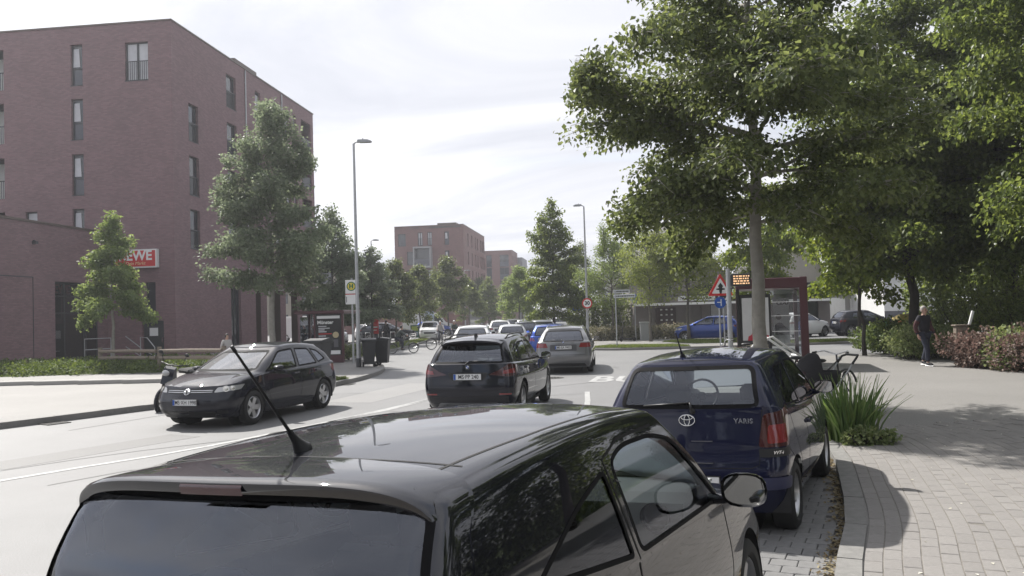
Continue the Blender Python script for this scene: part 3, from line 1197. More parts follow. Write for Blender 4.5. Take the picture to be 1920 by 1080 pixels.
# ---- brick block across the car park
bm = thing('apartment_building', 'five storey red brick block with white framed box balcony', 'building', (-7.37, 128, 0))
f2r = Face((0, 0), RD, NR)
f2l = Face((0, 0), LD, NL)
T2 = 16.1
r2 = [(13.05, 15.12), (10.05, 12.15), (7.1, 9.2), (4.3, 6.3)]
o2 = [(9.2, 10.44, 13.05, 15.0), (6.5, 7.25, 13.05, 15.12), (5.0, 5.7, 13.05, 15.12), (2.28, 2.98, 13.05, 15.12), (2.28, 2.98, 10.05, 12.15), (7.9, 9.05, 10.05, 12.15), (2.28, 2.98, 7.1, 9.2), (4.95, 5.75, 7.1, 9.2), (8.2, 9.2, 7.1, 9.2)]
f2l.wall('wall', 11.0, 0, T2, o2, M_brick2, bm)
for i, o in enumerate(o2):
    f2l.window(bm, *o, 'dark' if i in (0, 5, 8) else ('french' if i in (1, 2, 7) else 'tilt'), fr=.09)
o3 = []
for z0, z1 in r2:
    for s in (3.9, 7.6, 11.3, 13.6, 17.1, 19.0, 20.9):
        o3.append((s, s + (1.0 if s < 17 else 1.2), z0, z1))
f2r.wall('wall', 22.3, 0, T2, o3 + [(3.0, 20, .2, 3.2)], M_brick2, bm)
for o in o3:
    f2r.window(bm, *o, 'dark', fr=.09)
f2r.window(bm, 3.0, 20, .2, 3.2, 'double')
g = G()
f2l.box(g, 5.0, 7.8, .0, 1.25, 9.5, 9.75)
f2l.box(g, 5.0, 7.8, .0, 1.25, 12.55, 12.8)
f2l.box(g, 5.0, 5.2, .0, 1.25, 9.75, 12.55)
f2l.box(g, 7.6, 7.8, .0, 1.25, 9.75, 12.55)
bx = g.obj('box_balcony', mat('balcony_pale', (.3, .3, .31), .6), bm)
blk(bx, 'pane', f2l, 5.2, 7.6, .02, .06, 9.75, 12.55, M_pane)
blk(bx, 'balustrade', f2l, 5.2, 7.6, 1.1, 1.15, 9.75, 10.85, M_panel)
g = G()
f2r.box(g, -.04, 22.3, -.4, .05, T2, T2 + .1)
f2l.box(g, .41, 11.0, -.4, .05, T2 + .001, T2 + .099)
g.obj('roof_edge', M_cap, bm)
blk(bm, 'roof', f2r, 0, 22.3, -11, -.4, T2 - .4, T2 - .1, M_roofing)
blk(bm, 'roof_housing', f2l, 1.2, 4.2, -3.2, -.6, T2 - .1, T2 + .45, M_cap)
f2b = Face((LD[0] * 11, LD[1] * 11), RD, LD)
f2b.wall('wall', 22.3, 0, T2, [], M_brick2, bm)

# ---- the next block down the road
b3 = thing('apartment_building', 'farther red brick block with recessed balconies and grey side part', 'building', (.25, 181, 0))
f3l = Face((0, 0), LD, NL)
f3r = Face((0, 0), RD, NR)
o3 = [(s, s + w_, z, z + 2.6) for z in (12.4, 9.6, 6.8, 4.0) for s, w_ in ((.8, 2.0), (4.6, 1.2))]
f3l.wall('wall', 12, 0, 15.9, o3, M_brick2, b3)
for o in o3:
    f3l.window(b3, *o, 'double' if o[1] - o[0] > 1.5 else 'dark', fr=.1)
    if o[1] - o[0] > 1.5:
        blk(b3, 'balustrade', f3l, o[0], o[1], -.1, -.06, o[2], o[2] + 1.1, M_panel)
o3 = [(s, s + 1.1, z, z + 2.4) for z in (12.4, 9.6, 6.8) for s in (1.2, 4, 7)]
f3r.wall('wall', 10.5, 0, 15.9, o3, M_brick2, b3)
for o in o3:
    f3r.window(b3, *o, 'dark', fr=.1)
blk(b3, 'side_part', f3r, 10.5, 22, -8, 1.1, 0, 15.0, mat('grey_render', (.2, .2, .22), .8, var=.05))
blk(b3, 'roof', f3r, 0, 10.5, -12, 0.02, 15.9, 16.0, M_cap)
b4 = thing('commercial_building', 'low flat roofed building with brick plinth behind the parked cars', 'building', (-40, 112, 0))
g = G().box(0, 0, 0, 20, 14, 9.4)
g.obj('wall', mat('beige_render', (.3, .27, .22), .85, var=.06), b4)
G().box(-.3, -.3, 9.4, 20.3, 14.3, 9.7).obj('roof', M_roofing, b4)
fc = Face((0, -.0), (1, 0), (0, -1))
for i in range(6):
    for z in (1.0, 4.2, 6.8):
        g = G()
        fc.box(g, 1.2 + 3.1 * i, 3.2 + 3.1 * i, .01, .06, z, z + 1.7)
        g.obj('window', M_pane, b4)

# ---- shop with flat roof right of the road
M_brown = mat('brown_render', (0.2, 0.178, 0.17), 0.85, var=0.08, scale=1.5)
M_fascia = mat('black_fascia', (0.012, 0.012, 0.015), 0.35)
sh = thing('corner_shop', 'low brown flat roofed shop with black fascia and white canopy edge', 'building', (8.4, 57.0, 0))
fsx = Face((0, 0), (1, 0), (0, -1))
oS = [(5.3, 6.8, .3, 2.2), (7.9, 9.4, .3, 2.2), (10.2, 12.8, .3, 2.2), (4.0, 4.7, .02, 2.15)]
fsx.wall('wall', 13.6, 0, 2.75, oS, M_brown, sh, depth=.15)
for o in oS[:3]:
    fsx.window(sh, *o, 'french' if o[0] < 7 else 'double', depth=.1)
g = G()
fsx.box(g, 1.5, 2.9, .02, .06, .1, 2.05)
gl = g.obj('lattice_panel', mat('lattice_brown', (.05, .028, .025), .6), sh)
for i in range(3):
    for j in range(5):
        blk(gl, 'peephole', fsx, 1.82 + .36 * i, 1.96 + .36 * i, .06, .07, .42 + .36 * j, .52 + .36 * j, M_white)
g = G()
fsx.box(g, 4.2, 13.6, .02, .22, 2.4, 3.5)
g.obj('fascia', M_fascia, sh)
g = G()
fsx.box(g, -.2, 13.7, .0, 1.5, 2.22, 2.34)
cn = g.obj('canopy', M_fascia, sh)
blk(cn, 'edge', fsx, -.2, 13.7, 1.5, 1.53, 2.2, 2.36, M_white)
g = G()
g.box(0, 0.02, 2.75, 13.6, 12, 2.9)
g.obj('roof', M_roofing, sh)
G().box(0.02, .2, 0, 13.58, 11.98, 2.74).obj('back_wall', M_brown, sh)
text('lettering', 'Jürgens', 1.15, M_white, sh, frame_M((8.0, -.235, 3.02), (1, 0, 0), (0, -1, 0)), shear=.35, bold=.012)
t = thing('shop_sign', 'small white oblong sign on the black shop fascia', 'sign', (8.4, 57, 0))
blk(t, 'board', fsx, 3.05, 5.6, .24, .3, 2.46, 2.82, M_white)
g = G()
rr = random.Random(5)
s = 3.3
while s < 5.3:
    w_ = rr.uniform(.07, .2)
    fsx.box(g, s, s + w_, .3, .303, 2.58, 2.69)
    s += w_ + .05
g.obj('print', M_ink, t)

# ---- houses behind the shop
M_tile = mat('dark_roof_tiles', (0.045, 0.04, 0.04), 0.75, var=0.2, scale=6)
M_beige = mat('beige_gable', (0.36, 0.335, 0.29), 0.85, var=0.06, scale=1.2)


def gable_house(name, label, x0, x1, y0, y1, ze, zr, mw, mr, ov=.35, wins=()):
    t = thing(name, label, 'house', ((x0 + x1) / 2, y0, 0))
    w = (x1 - x0) / 2
    ln = y1 - y0
    G().prism([(-w, 0), (w, 0), (w, ze), (0, zr), (-w, ze)], 0, ln, 'y').obj('wall', mw, t)
    sl = (zr - ze) / w
    g = G()
    for sgn in (-1, 1):
        a = (sgn * (w + ov), ze - sl * ov)
        g.prism([a, (0, zr + .02), (0, zr + .24), (a[0], a[1] + .22)] if sgn > 0 else [(0, zr + .02), a, (a[0], a[1] + .22), (0, zr + .24)], -ov, ln + ov, 'y')
    g.obj('roof', mr, t)
    f = Face((-w, 0), (1, 0), (0, -1))
    for (s0, s1, z0, z1) in wins:
        wd_ = G()
        f.box(wd_, s0, s1, .005, .06, z0, z1)
        wq = wd_.obj('window', M_white, t)
        blk(wq, 'pane', f, s0 + .08, s1 - .08, .06, .065, z0 + .08, z1 - .08, M_pane)
    return t


gable_house('gabled_house', 'beige rendered house with steep gable behind the bus shelter', 19.6, 26.4, 66, 78, 2.7, 7.7, M_beige, M_tile, wins=[(1.1, 2.1, 3.2, 4.5)])
gable_house('gabled_house', 'house with a tall dark tiled roof behind the pale green trees', 11.4, 21.0, 80, 95, 4.8, 10.6, M_brown, M_tile, wins=[(3, 4.2, 3, 4.4), (7, 8.2, 3, 4.4)])
ga = thing('garage', 'row of white garage doors under a grey flat roof', 'garage', (23.6, 63.0, 0))
G().box(0, 0.08, 0, 9.5, 7, 2.9).obj('wall', mat('grey_wall', (.3, .295, .28), .8, var=.06), ga)
G().box(-.3, -.5, 2.9, 9.8, 7.2, 3.12).obj('roof', mat('garage_roof', (.33, .32, .3), .8), ga)
for i in range(5):
    g = G()
    x = .5 + 1.8 * i
    for k in range(5):
        g.box(x + .28 * k, 0.0, .05, x + .28 * k + .27, .08, 2.35)
    g.obj('door', M_white, ga)
wh = thing('white_house', 'long white rendered house with grey plinth behind the dark car', 'house', (26, 57.5, 0))
fwh = Face((0, 0), (1, 0), (0, -1))
oW = [(.5, 1.6, 2.1, 3.3), (2.4, 3.3, 2.1, 3.3)]
fwh.wall('wall', 3.6, 1.35, 4.2, oW, mat('white_render', (.72, .72, .71), .8, var=.04, scale=1), wh, .15)
for o in oW:
    fwh.window(wh, *o, 'double', depth=.08)
fwh.wall('plinth', 3.6, 0, 1.35, [], mat('plinth_grey', (.13, .13, .145), .85, var=.08), wh)
G().box(0, .02, 0, 3.6, 9, 4.19).obj('back_wall', M_white, wh)
G().prism([(-.6, 4.2), (9.4, 4.2), (4.4, 7.5)], -.4, 4.0, 'x').obj('roof', M_tile, wh)
# ---- far things on the horizon
fb_ = thing('apartment_tower', 'distant grey green tower block above the trees', 'building', (52, 420, 0))
G().box(0, 0, 0, 11.5, 12, 36.5).obj('wall', mat('far_render', (.3, .31, .28), .9), fb_)
for i in range(11):
    g = G()
    g.box(.8, -.1, 2.2 + 3 * i, 10.7, -.02, 3.8 + 3 * i)
    g.obj('window', M_pane, fb_)
fb2 = thing('apartment_block', 'distant low grey block right of the far road', 'building', (36, 330, 0))
G().box(0, 0, 0, 26, 14, 21.5).obj('wall', mat('far_render_2', (.22, .21, .19), .9), fb2)
for i in range(6):
    g = G()
    g.box(.8, -.1, 2.2 + 3.1 * i, 25, -.02, 3.7 + 3.1 * i)
    g.obj('window', M_pane, fb2)
# ---- brick boundary walls and the dark hedge wall at the side street
wl = tag(G().box(-8.2, 0, 0, 8.2, .3, 2.1).obj('brick_wall', mat('wall_red', (.17, .085, .075), .85, var=.12)), 'low brick wall behind the parked cars on the left', 'wall')
wl.location = (-14.5, 101, 0)
# ================================================================ trees, hedges, plants
M_bark = mat('bark_grey', (0.105, 0.095, 0.08), 0.9, var=0.3, scale=7, bump=0.7, bscale=30)
M_bark_p = mat('bark_pale', (0.28, 0.265, 0.235), 0.9, var=0.22, scale=5, bump=0.5, bscale=26)
M_bark_d = mat('bark_dark', (0.04, 0.034, 0.03), 0.9, var=0.3, scale=6, bump=0.6, bscale=22)


def leaf_mesh(C, D, N, L, wid=0.4):
    """one kite-shaped, slightly folded leaf per row: base C, direction D, normal N, length L"""
    D = D / np.linalg.norm(D, axis=1, keepdims=True)
    S = np.cross(D, N)
    S /= np.maximum(np.linalg.norm(S, axis=1, keepdims=True), 1e-6)
    U = np.cross(S, D)
    L = L[:, None]
    v = np.stack([C, C + D * L * .45 + S * L * wid + U * L * .06, C + D * L - U * L * .12, C + D * L * .45 - S * L * wid + U * L * .06], 1)
    return v.reshape(-1, 3), np.arange(4 * len(C)).reshape(-1, 4)


def grow_tree(seed, H, prof, cb, nb, el, droop, r0, sub=1.0, nleaf=20000, lsize=0.09, spread=0.16, wob=0.05, extra=(), top_r=0.012, side_els=0.0, leafdown=0.45, env=None):
    """trunk, limbs and twigs as tubes; leaves scattered along the twigs"""
    r = random.Random(seed)
    nr = np.random.default_rng(seed)
    wood = G()
    zs = [i / 14 * H for i in range(15)]
    tx = [(r.gauss(0, wob) * (z / H) ** .7, r.gauss(0, wob) * (z / H) ** .7) for z in zs]
    T = [(tx[i][0], tx[i][1], zs[i]) for i in range(15)]
    rad = [max(top_r, r0 * (1 - z / H) ** .8) * (1.25 if i == 0 else 1.0) for i, z in enumerate(zs)]
    trunk = G()
    trunk.tube(T, rad, 12)
    segs = []
    ph = [p[0] for p in prof]
    pr = [p[1] for p in prof]

    ez = [p[0] for p in (env or prof)]
    er = [p[1] if env else p[1] * 1.1 + .25 for p in (env or prof)]

    def limb(p, d, L, rad0, lvl, dr):
        n = 6 if lvl == 1 else 4
        pts = [Vector(p)]
        d = Vector(d)
        for i in range(n):
            d = (d + Vector((r.gauss(0, .09), r.gauss(0, .09), r.gauss(0, .06) - dr / n))).normalized()
            q = pts[-1] + d * (L / n)
            lim = float(np.interp(q.z, ez, er))
            rq = math.hypot(q.x, q.y)
            if rq > lim:        # the crown's outline prunes the limb
                q.x, q.y = q.x * lim / rq, q.y * lim / rq
            pts.append(q)
        wood.tube(pts, [max(.004, rad0 * (1 - .85 * i / n)) for i in range(n + 1)], 6 if lvl == 1 else 4, cap=False)
        for i in range(n):
            f = i / n
            if lvl == 1 and f < .25:
                continue
            segs.append((pts[i], pts[i + 1], L / n * (1.0 if lvl > 1 else .6)))
        return pts, d
    items = [(None, None, None, None)] * nb
    specs = []
    for i in range(nb):
        h = cb + (H * .97 - cb) * ((i + r.random()) / nb) ** 0.95
        a = i * 2.39996 + r.gauss(0, .3)
        specs.append((h, a, float(np.interp(h, ph, pr)) * r.uniform(.72, 1.12)))
    specs += list(extra)
    for (h, a, L) in specs:
        if L < .15:
            continue
        f = (h - cb) / (H - cb)
        e = el[0] + (el[1] - el[0]) * f + r.gauss(0, .1)
        k = h / H * 14
        i0 = min(13, int(k))
        bp = Vector(T[i0]).lerp(Vector(T[i0 + 1]), k - i0)
        L2 = L / max(.45, math.cos(min(e, 1.2)))* .97
        d = Vector((math.cos(a) * math.cos(e), math.sin(a) * math.cos(e), math.sin(e)))
        pts, _ = limb(bp, d, L2, max(.012, r0 * .34 * (L / max(pr)) ** .8), 1, droop)
        ns = max(3, int(L2 * 5.2 * sub))
        for q in range(ns):
            t = .22 + .78 * (q + r.random()) / ns
            kk = t * 6
            j = min(5, int(kk))
            p = pts[j].lerp(pts[j + 1], kk - j)
            dm = (pts[j + 1] - pts[j]).normalized()
            sg = 1 if q % 2 else -1
            ang = sg * r.uniform(.5, 1.15)
            d2 = Matrix.Rotation(ang, 3, 'Z') @ dm
            d2 = (d2 + Vector((0, 0, r.uniform(-.25, .35) + side_els))).normalized()
            limb(p, d2, L2 * r.uniform(.22, .42) * (1.15 - .55 * t), .012, 2, droop * .8)
    # leader twigs at the top
    for i in range(5):
        segs.append((Vector(T[12]).lerp(Vector(T[14]), i / 5), Vector(T[12]).lerp(Vector(T[14]), (i + 1) / 5), .3))
    A = np.array([s[0] for s in segs])
    B = np.array([s[1] for s in segs])
    wts = np.array([s[2] for s in segs])
    pick = nr.choice(len(segs), nleaf, p=wts / wts.sum())
    t = nr.random((nleaf, 1))
    C = A[pick] * (1 - t) + B[pick] * t
    # leaves sit in sprays: a few share one offset
    C = C + np.clip(nr.normal(0, 1, (nleaf, 3)), -1.35, 1.35) * spread * np.array([1, 1, .9])
    dirs = (B - A)[pick]
    dirs /= np.maximum(np.linalg.norm(dirs, axis=1, keepdims=True), 1e-6)
    Dr = dirs * .5 + nr.normal(0, .6, (nleaf, 3)) + np.array([0, 0, -leafdown])
    N = nr.normal(0, .45, (nleaf, 3)) + np.array([0, 0, 1.0])
    LL = lsize * nr.uniform(.5, 1.3, nleaf)
    V, F = leaf_mesh(C, Dr, N, LL)
    return trunk, wood, V, F


def make_tree(name, label, loc, mleaf, mbark, group=None, rz=0.0, **k):
    t = thing(name, label, 'tree', loc, rz, group)
    tr, wd, V, F = grow_tree(**k)
    tr.obj('trunk', mbark, t, True)
    wd.obj('branches', mbark, t, True)['kind'] = 'stuff'
    link_mesh('crown', V, F, mleaf, t)['kind'] = 'stuff'
    return t


L_lime = leafmat('leaf_lime', (0.05, 0.072, 0.027), (0.145, 0.178, 0.072), 0.5, 0.4)
L_dull = leafmat('leaf_dull', (0.105, 0.138, 0.085), (0.18, 0.215, 0.14), 0.5, 0.5)
L_pale = leafmat('leaf_pale', (0.115, 0.17, 0.058), (0.195, 0.25, 0.1), 0.5, 0.5)
L_dark = leafmat('leaf_dark', (0.055, 0.084, 0.027), (0.15, 0.195, 0.062), 0.56, 0.4)
L_yel = leafmat('leaf_yellow_green', (0.13, 0.175, 0.045), (0.2, 0.24, 0.08), 0.5, 0.5)

# ---- the street tree beyond the parked blue car
make_tree('street_tree', 'large street tree with smooth pale trunk behind the dark blue parked car', (4.5, 15.0, 0.1), L_lime, M_bark_p,
          seed=11, H=10.8, prof=[(2.8, 1.5), (3.3, 2.4), (4.2, 3.2), (5.2, 3.4), (6.4, 2.8), (7.3, 2.2), (8.5, 1.6), (10, .9), (10.8, .3)],
          env=[(2.6, 1.6), (3.3, 2.45), (4.2, 3.2), (4.8, 3.9), (5.3, 3.9), (5.8, 3.2), (6.4, 3.0), (7.2, 2.3), (8.2, 1.8), (10, 1.1), (10.8, .3)],
          cb=3.3, nb=50, el=(.15, .85), droop=.5, r0=.142, sub=1.45, nleaf=72000, lsize=.1, spread=.15, wob=.07,
          extra=[(4.9, PI * .985, 4.0), (5.0, PI * 1.05, 3.0), (4.0, PI * 1.0, 2.9), (5.8, PI * .93, 3.0), (3.7, PI * 1.08, 2.5), (3.7, PI * .9, 2.3), (3.6, PI * 1.3, 2.2), (3.6, PI * 1.6, 2.2), (3.6, PI * .7, 2.2), (4.2, PI * 1.85, 2.8)])

# ---- tree beside the tall brick block
make_tree('street_tree', 'tall bushy grey green tree in front of the brick block', (-9.95, 34.0, 0.12), L_dull, M_bark_p,
          seed=23, H=11.0, prof=[(2.9, 1.7), (3.8, 2.3), (5.1, 2.4), (6.4, 2.05), (8, 1.45), (9.3, .9), (10.3, .5), (11.0, .1)],
          cb=3.1, nb=64, el=(.2, .95), droop=.35, r0=.14, sub=1.4, nleaf=40000, lsize=.13, spread=.2, wob=.12,
          extra=[(7.3, 0.1, 2.4), (3.4, PI * .97, 2.9)])
make_tree('young_tree', 'small pale green tree standing before the supermarket entrance', (-16.85, 34.6, 0.12), L_pale, M_bark_p,
          seed=31, H=6.5, prof=[(2.2, 1.35), (2.8, 1.6), (3.4, 1.15), (4.4, .85), (5.2, .5), (5.9, .25), (6.5, .08)],
          cb=2.4, nb=34, el=(.05, .95), droop=.5, r0=.075, sub=1.3, nleaf=15000, lsize=.13, spread=.16, wob=.05)

# ---- trees along the car park and down the road
mid_a = make_tree('street_tree', 'dark slender tree behind the bus stop sign', (-10.5, 48, 0), L_dull, M_bark,
                  seed=41, H=8.5, prof=[(1.8, 1.3), (2.6, 2.0), (4, 2.0), (5.5, 1.4), (7, .8), (8.5, .1)], cb=2.2, nb=40, el=(.1, .9), droop=.4, r0=.1, sub=1.1, nleaf=15000, lsize=.17, spread=.2)
mid_b = make_tree('street_tree', 'round headed green tree behind the cyclist', (-8.8, 62, 0), L_lime, M_bark,
                  seed=43, H=5.9, prof=[(1.6, 1.2), (2.4, 1.8), (3.4, 1.7), (4.4, 1.2), (5.2, .7), (5.9, .1)], cb=1.9, nb=30, el=(.2, 1.0), droop=.3, r0=.08, sub=1.1, nleaf=10000, lsize=.17, spread=.2)
dup(mid_a, (-9.6, 56, 0), 2.0, 'dark slender tree right of the tall lamp post', scale=(.95, .95, .8))
dup(mid_a, (-11.4, 58.5, 0), 4.0, 'dark tree half hidden by the left lamp post', scale=(.9, .9, .74))
far_l = 'row of trees along the far car park'
mid_b['group'] = far_l
for x, y, s, rz, lb in ((-7.9, 70, 1.0, 1, 'green tree second in the row from the cyclist'), (-6.3, 80, 1.22, 2.2, 'green tree standing before the five storey block, tallest of its row'),
                        (-4.8, 91, .92, 3.3, 'green tree left of the dark spruce shaped one'), (-5.2, 132, 1.25, 5.1, 'far green tree between two taller ones'), (-.5, 118, 1.15, 4.4, 'far green tree in front of the farther brick block')):
    dup(mid_b, (x, y, 0), rz, lb, far_l, s)
sp = make_tree('street_tree', 'tall pointed dark green tree behind the silver estate car', (2.85, 57, 0.1), L_dark, M_bark_d,
               seed=51, H=9.8, prof=[(1.3, 1.7), (2.2, 2.5), (3.2, 2.4), (5, 1.9), (6.9, 1.35), (8.6, .6), (9.8, .05)], cb=1.5, nb=60, el=(.0, .75), droop=.3, r0=.12, sub=1.4, nleaf=26000, lsize=.16, spread=.17)
dup(sp, (-3.2, 110, 0), 1.0, 'small dark pointed tree in front of the farther block', scale=(.8, .8, .72))
dup(mid_b, (0.6, 76, 0), 2.9, 'pale tree at the left foot of the tall pointed tree', scale=1.0, swap={'leaf_lime': L_pale})
dup(mid_b, (1.1, 95, 0), .9, 'pale green tree low behind the tall pointed tree', scale=1.15, swap={'leaf_lime': L_pale})

# ---- pale trees in front of the shop
pale = make_tree('pale_tree', 'pale yellow green tree with slim trunk before the brown shop', (10.3, 48.3, 0.1), L_yel, M_bark,
                 seed=61, H=6.3, prof=[(2.2, 1.6), (3.0, 2.5), (4.2, 2.6), (5.2, 2.0), (5.9, 1.2), (6.3, .4)], cb=2.2, nb=34, el=(.25, .8), droop=.15, r0=.1, sub=1.2, nleaf=15000, lsize=.12, spread=.25, wob=.1)
dup(pale, (7.95, 47.6, 0.1), 2.0, 'pale green tree with reddish trunk near the brown shop wall', scale=(.85, .85, .92))
dup(pale, (6.3, 52, 0.1), 4.0, 'pale green tree beside the right hand lamp post', scale=(.78, .78, .93), swap={'leaf_yellow_green': L_pale})
dup(pale, (5.2, 66, 0.1), 1.0, 'green tree behind the speed limit sign', scale=(.9, .9, .95), swap={'leaf_yellow_green': L_lime})
dup(pale, (12.9, 60, 3.0), 3.0, 'dark green bushy tree in front of the tiled roof', scale=(.9, .9, .62), swap={'leaf_yellow_green': L_lime})

# ---- the grove on the right
big = make_tree('grove_tree', 'tall dark leafy tree with slender black trunk beside the walking person', (13.7, 28.4, 0.1), L_dark, M_bark_d,
                group='trees of the dark grove', seed=71, H=14.5, prof=[(3.2, 2.6), (4.5, 3.8), (6.5, 3.9), (9, 3.0), (11.5, 1.9), (13.5, .8), (14.5, .2)], cb=3.3, nb=64, el=(.05, .75), droop=.45, r0=.17, sub=1.1, nleaf=56000, lsize=.15, spread=.25, wob=.25)
GR = 'trees of the dark grove'
dup(big, (16.6, 26.0, 0.1), 1.3, 'dark tree at the right edge behind the red shrubs', GR, (1.0, 1.0, 1.05))
dup(big, (19.0, 31.0, 0.1), 2.9, 'big dark tree deep in the grove on the right', GR, (1.1, 1.1, 1.12))
dup(big, (14.9, 20.5, 0.1), 5.3, 'overhanging dark tree nearest the brick path on the right', GR, (.9, .9, 1.08))
dup(big, (22.5, 37.0, 0.1), .5, 'farthest dark tree of the right hand grove', GR, (1.15, 1.15, 1.1))
dup(big, (20.5, 24.5, 0.1), 3.6, 'dark tree in the deep shade behind the shrubs', GR, (1.1, 1.1, .95))
maple = make_tree('maple', 'low yellow green maple hanging over the grass by the shelter', (12.35, 29.0, 0.1), leafmat('leaf_maple', (.075, .12, .025), (.16, .205, .05), .52, .45), M_bark_d,
                  seed=81, H=7.6, prof=[(1.6, 1.2), (2.6, 1.9), (4.5, 2.3), (6.2, 1.8), (7.6, .3)], cb=2.3, nb=34, el=(.1, .8), droop=.75, r0=.07, sub=1.2, nleaf=17000, lsize=.16, spread=.2, wob=.2)
dup(maple, (13.5, 44.0, 0.1), 1.1, 'green tree left of the beige gable', scale=(.9, .9, 1.1))
dup(maple, (14.3, 34.0, 0.1), 2.2, 'sunlit maple behind the bus shelter and before the gabled house', scale=(.9, .9, 1.25))


# ---- shrubs and hedges: leaves through a volume, with a few stems
def leaf_blob(seed, blobs, n, ls, wid=.4, shell=.55):
    r = np.random.default_rng(seed)
    vol = np.array([b[3] * b[4] * b[5] for b in blobs])
    pk = r.choice(len(blobs), n, p=vol / vol.sum())
    B = np.array(blobs)[pk]
    d = r.normal(0, 1, (n, 3))
    d /= np.linalg.norm(d, axis=1, keepdims=True)
    rad = (shell + (1 - shell) * r.random((n, 1))) * (1 + r.normal(0, .09, (n, 1)))
    C = B[:, :3] + d * rad * B[:, 3:6]
    C[:, 2] = np.maximum(C[:, 2], .02)
    D = d + r.normal(0, .6, (n, 3)) + np.array([0, 0, .1])
    N = d * .4 + r.normal(0, .5, (n, 3)) + np.array([0, 0, .7])
    return leaf_mesh(C, D, N, ls * r.uniform(.6, 1.3, n), wid)


def shrub(name, label, loc, mleaf, blobs, n, ls, seed, group=None, cat='shrub', wid=.4):
    t = thing(name, label, cat, loc, 0, group)
    V, F = leaf_blob(seed, blobs, n, ls, wid)
    link_mesh('foliage', V, F, mleaf, t)['kind'] = 'stuff'
    g = G()
    r = random.Random(seed)
    for b in blobs:
        for k in range(3):
            g.tube([(b[0] * .6 + r.gauss(0, .04), b[1] * .6 + r.gauss(0, .04), 0), (b[0] + r.gauss(0, b[3] * .4), b[1] + r.gauss(0, b[4] * .4), b[2] + b[5] * .6)], [.014, .006], 5, cap=False)
    g.obj('stem', M_bark_d, t)
    return t


L_red = leafmat('leaf_berberis', (0.09, 0.062, 0.05), (0.235, 0.18, 0.148), 0.35, 0.55)
L_var = leafmat('leaf_variegated', (0.1, 0.15, 0.05), (0.27, 0.31, 0.15), 0.35, 0.5)
L_shr = leafmat('leaf_shrub', (0.05, 0.085, 0.028), (0.13, 0.17, 0.06), 0.4, 0.5)


def lumps(seed, sx, sy, h, n):
    r = random.Random(seed)
    return [(r.uniform(-sx, sx), r.uniform(-sy, sy), h * r.uniform(.35, .62), sx * r.uniform(.35, .6), sy * r.uniform(.4, .7), h * r.uniform(.32, .48)) for _ in range(n)]


for i, (x, y, sx, sy, h, m, lb) in enumerate((
        (13.05, 22.7, .6, .75, 1.0, L_red, 'reddish brown shrub just right of the walking person'),
        (13.1, 21.5, .5, .6, 1.15, L_var, 'yellow green shrub between two reddish brown shrubs'),
        (13.25, 20.2, .7, .95, 1.1, L_red, 'reddish brown hedge shrub right of the yellow green one'),
        (13.5, 21.4, .8, .9, 1.2, L_red, 'reddish brown shrub behind the yellow green one'),
        (13.75, 18.9, .9, .95, 1.15, L_red, 'wide reddish brown hedge shrub near the right edge'),
        (14.2, 17.7, 1.0, 1.0, 1.2, L_red, 'reddish brown shrub cut by the right edge of the photo'),
        (14.5, 19.9, 1.0, 1.0, 1.25, L_red, 'reddish brown shrub in the second row by the right edge'),
        (13.2, 27.0, .8, .9, 1.15, L_var, 'pale green shrub left of the walking person'),
        (13.75, 29.0, .9, .8, 1.35, L_shr, 'bright green bush behind the green scooter'),
        (14.6, 31.0, 1.1, .9, 1.2, L_shr, 'dark green bush in front of the dark compact car'),
        (14.6, 25.3, 1.1, 1.2, 1.0, L_shr, 'dark bush in the shade right of the walking person'),
        (16.5, 22.5, 1.5, 1.4, 1.3, L_shr, 'large dark bush under the grove trees'),
        (19, 27, 2.2, 1.6, 2.0, L_dark, 'broad dark thicket under the grove trees'),
        (17.6, 30.5, 1.6, 1.4, 3.2, L_dark, 'tall dark thicket deep in the grove shade'),
        (20.6, 31.5, 2.2, 1.4, 3.6, L_dark, 'tall dark thicket at the right edge of the grove'),
        (15.9, 24.8, 1.0, 1.0, 2.3, L_dark, 'dark leafy bush rising behind the reddish shrubs'))):
    shrub('shrub', lb, (x, y, .1), m, lumps(200 + i, sx * 1.15, sy * 1.1, h, 16), 5200, .085 if m is not L_shr else .1, 300 + i, 'shrubs along the path')
shrub('hedge', 'tall dark leafy screen behind the grove trees', (29.2, 45, 0), L_dark, [(-6.3 + 1.3 * i, random.Random(i).uniform(-.4, .4), 2.2, 1.3, 1.0, 2.4) for i in range(11)], 30000, .2, 27, None, 'hedge')
hd = shrub('hedge', 'low clipped hedge with pinkish tops before the brown shop', (8.0, 51.2, .1), leafmat('leaf_hedge', (.09, .1, .045), (.26, .24, .17), .3, .6),
           [(-2.9 + .62 * i, random.Random(i).uniform(-.1, .1), .42, .55, .55, .5) for i in range(11)], 9000, .11, 17, None, 'hedge')
shrub('hedge', 'tall dark hedge wall left of the brown shop', (6.2, 58.5, .1), L_dark, [(-1.6 + .8 * i, 0, 1.5, .8, .7, 1.5) for i in range(5)], 9000, .14, 18, None, 'hedge')
shrub('shrub', 'pale rounded shrub behind the poster case on the left', (-6.9, 36.3, .1), L_var, lumps(21, .9, .5, .75, 6), 2600, .08, 19)
# low evergreen planting before the brick wing
gc = [(-24.5 + .75 * i, 32.6 + .9 * math.sin(i * 2.1) * .5 - .02 * i, .12 + .1, .75, 1.3, .36 + .06 * math.sin(i * 3.7)) for i in range(17)]
gc += [(-24.5 + .9 * i, 35.0, .2, .8, 1.2, .42) for i in range(14)]
V, F = leaf_blob(33, gc, 30000, .1, .4, .75)
tag(link_mesh('ground_cover', V, F, leafmat('leaf_ground_cover', (.05, .085, .022), (.12, .165, .045), .35, .6)), 'low dense green ground cover before the supermarket wing', 'plants', kind='stuff')


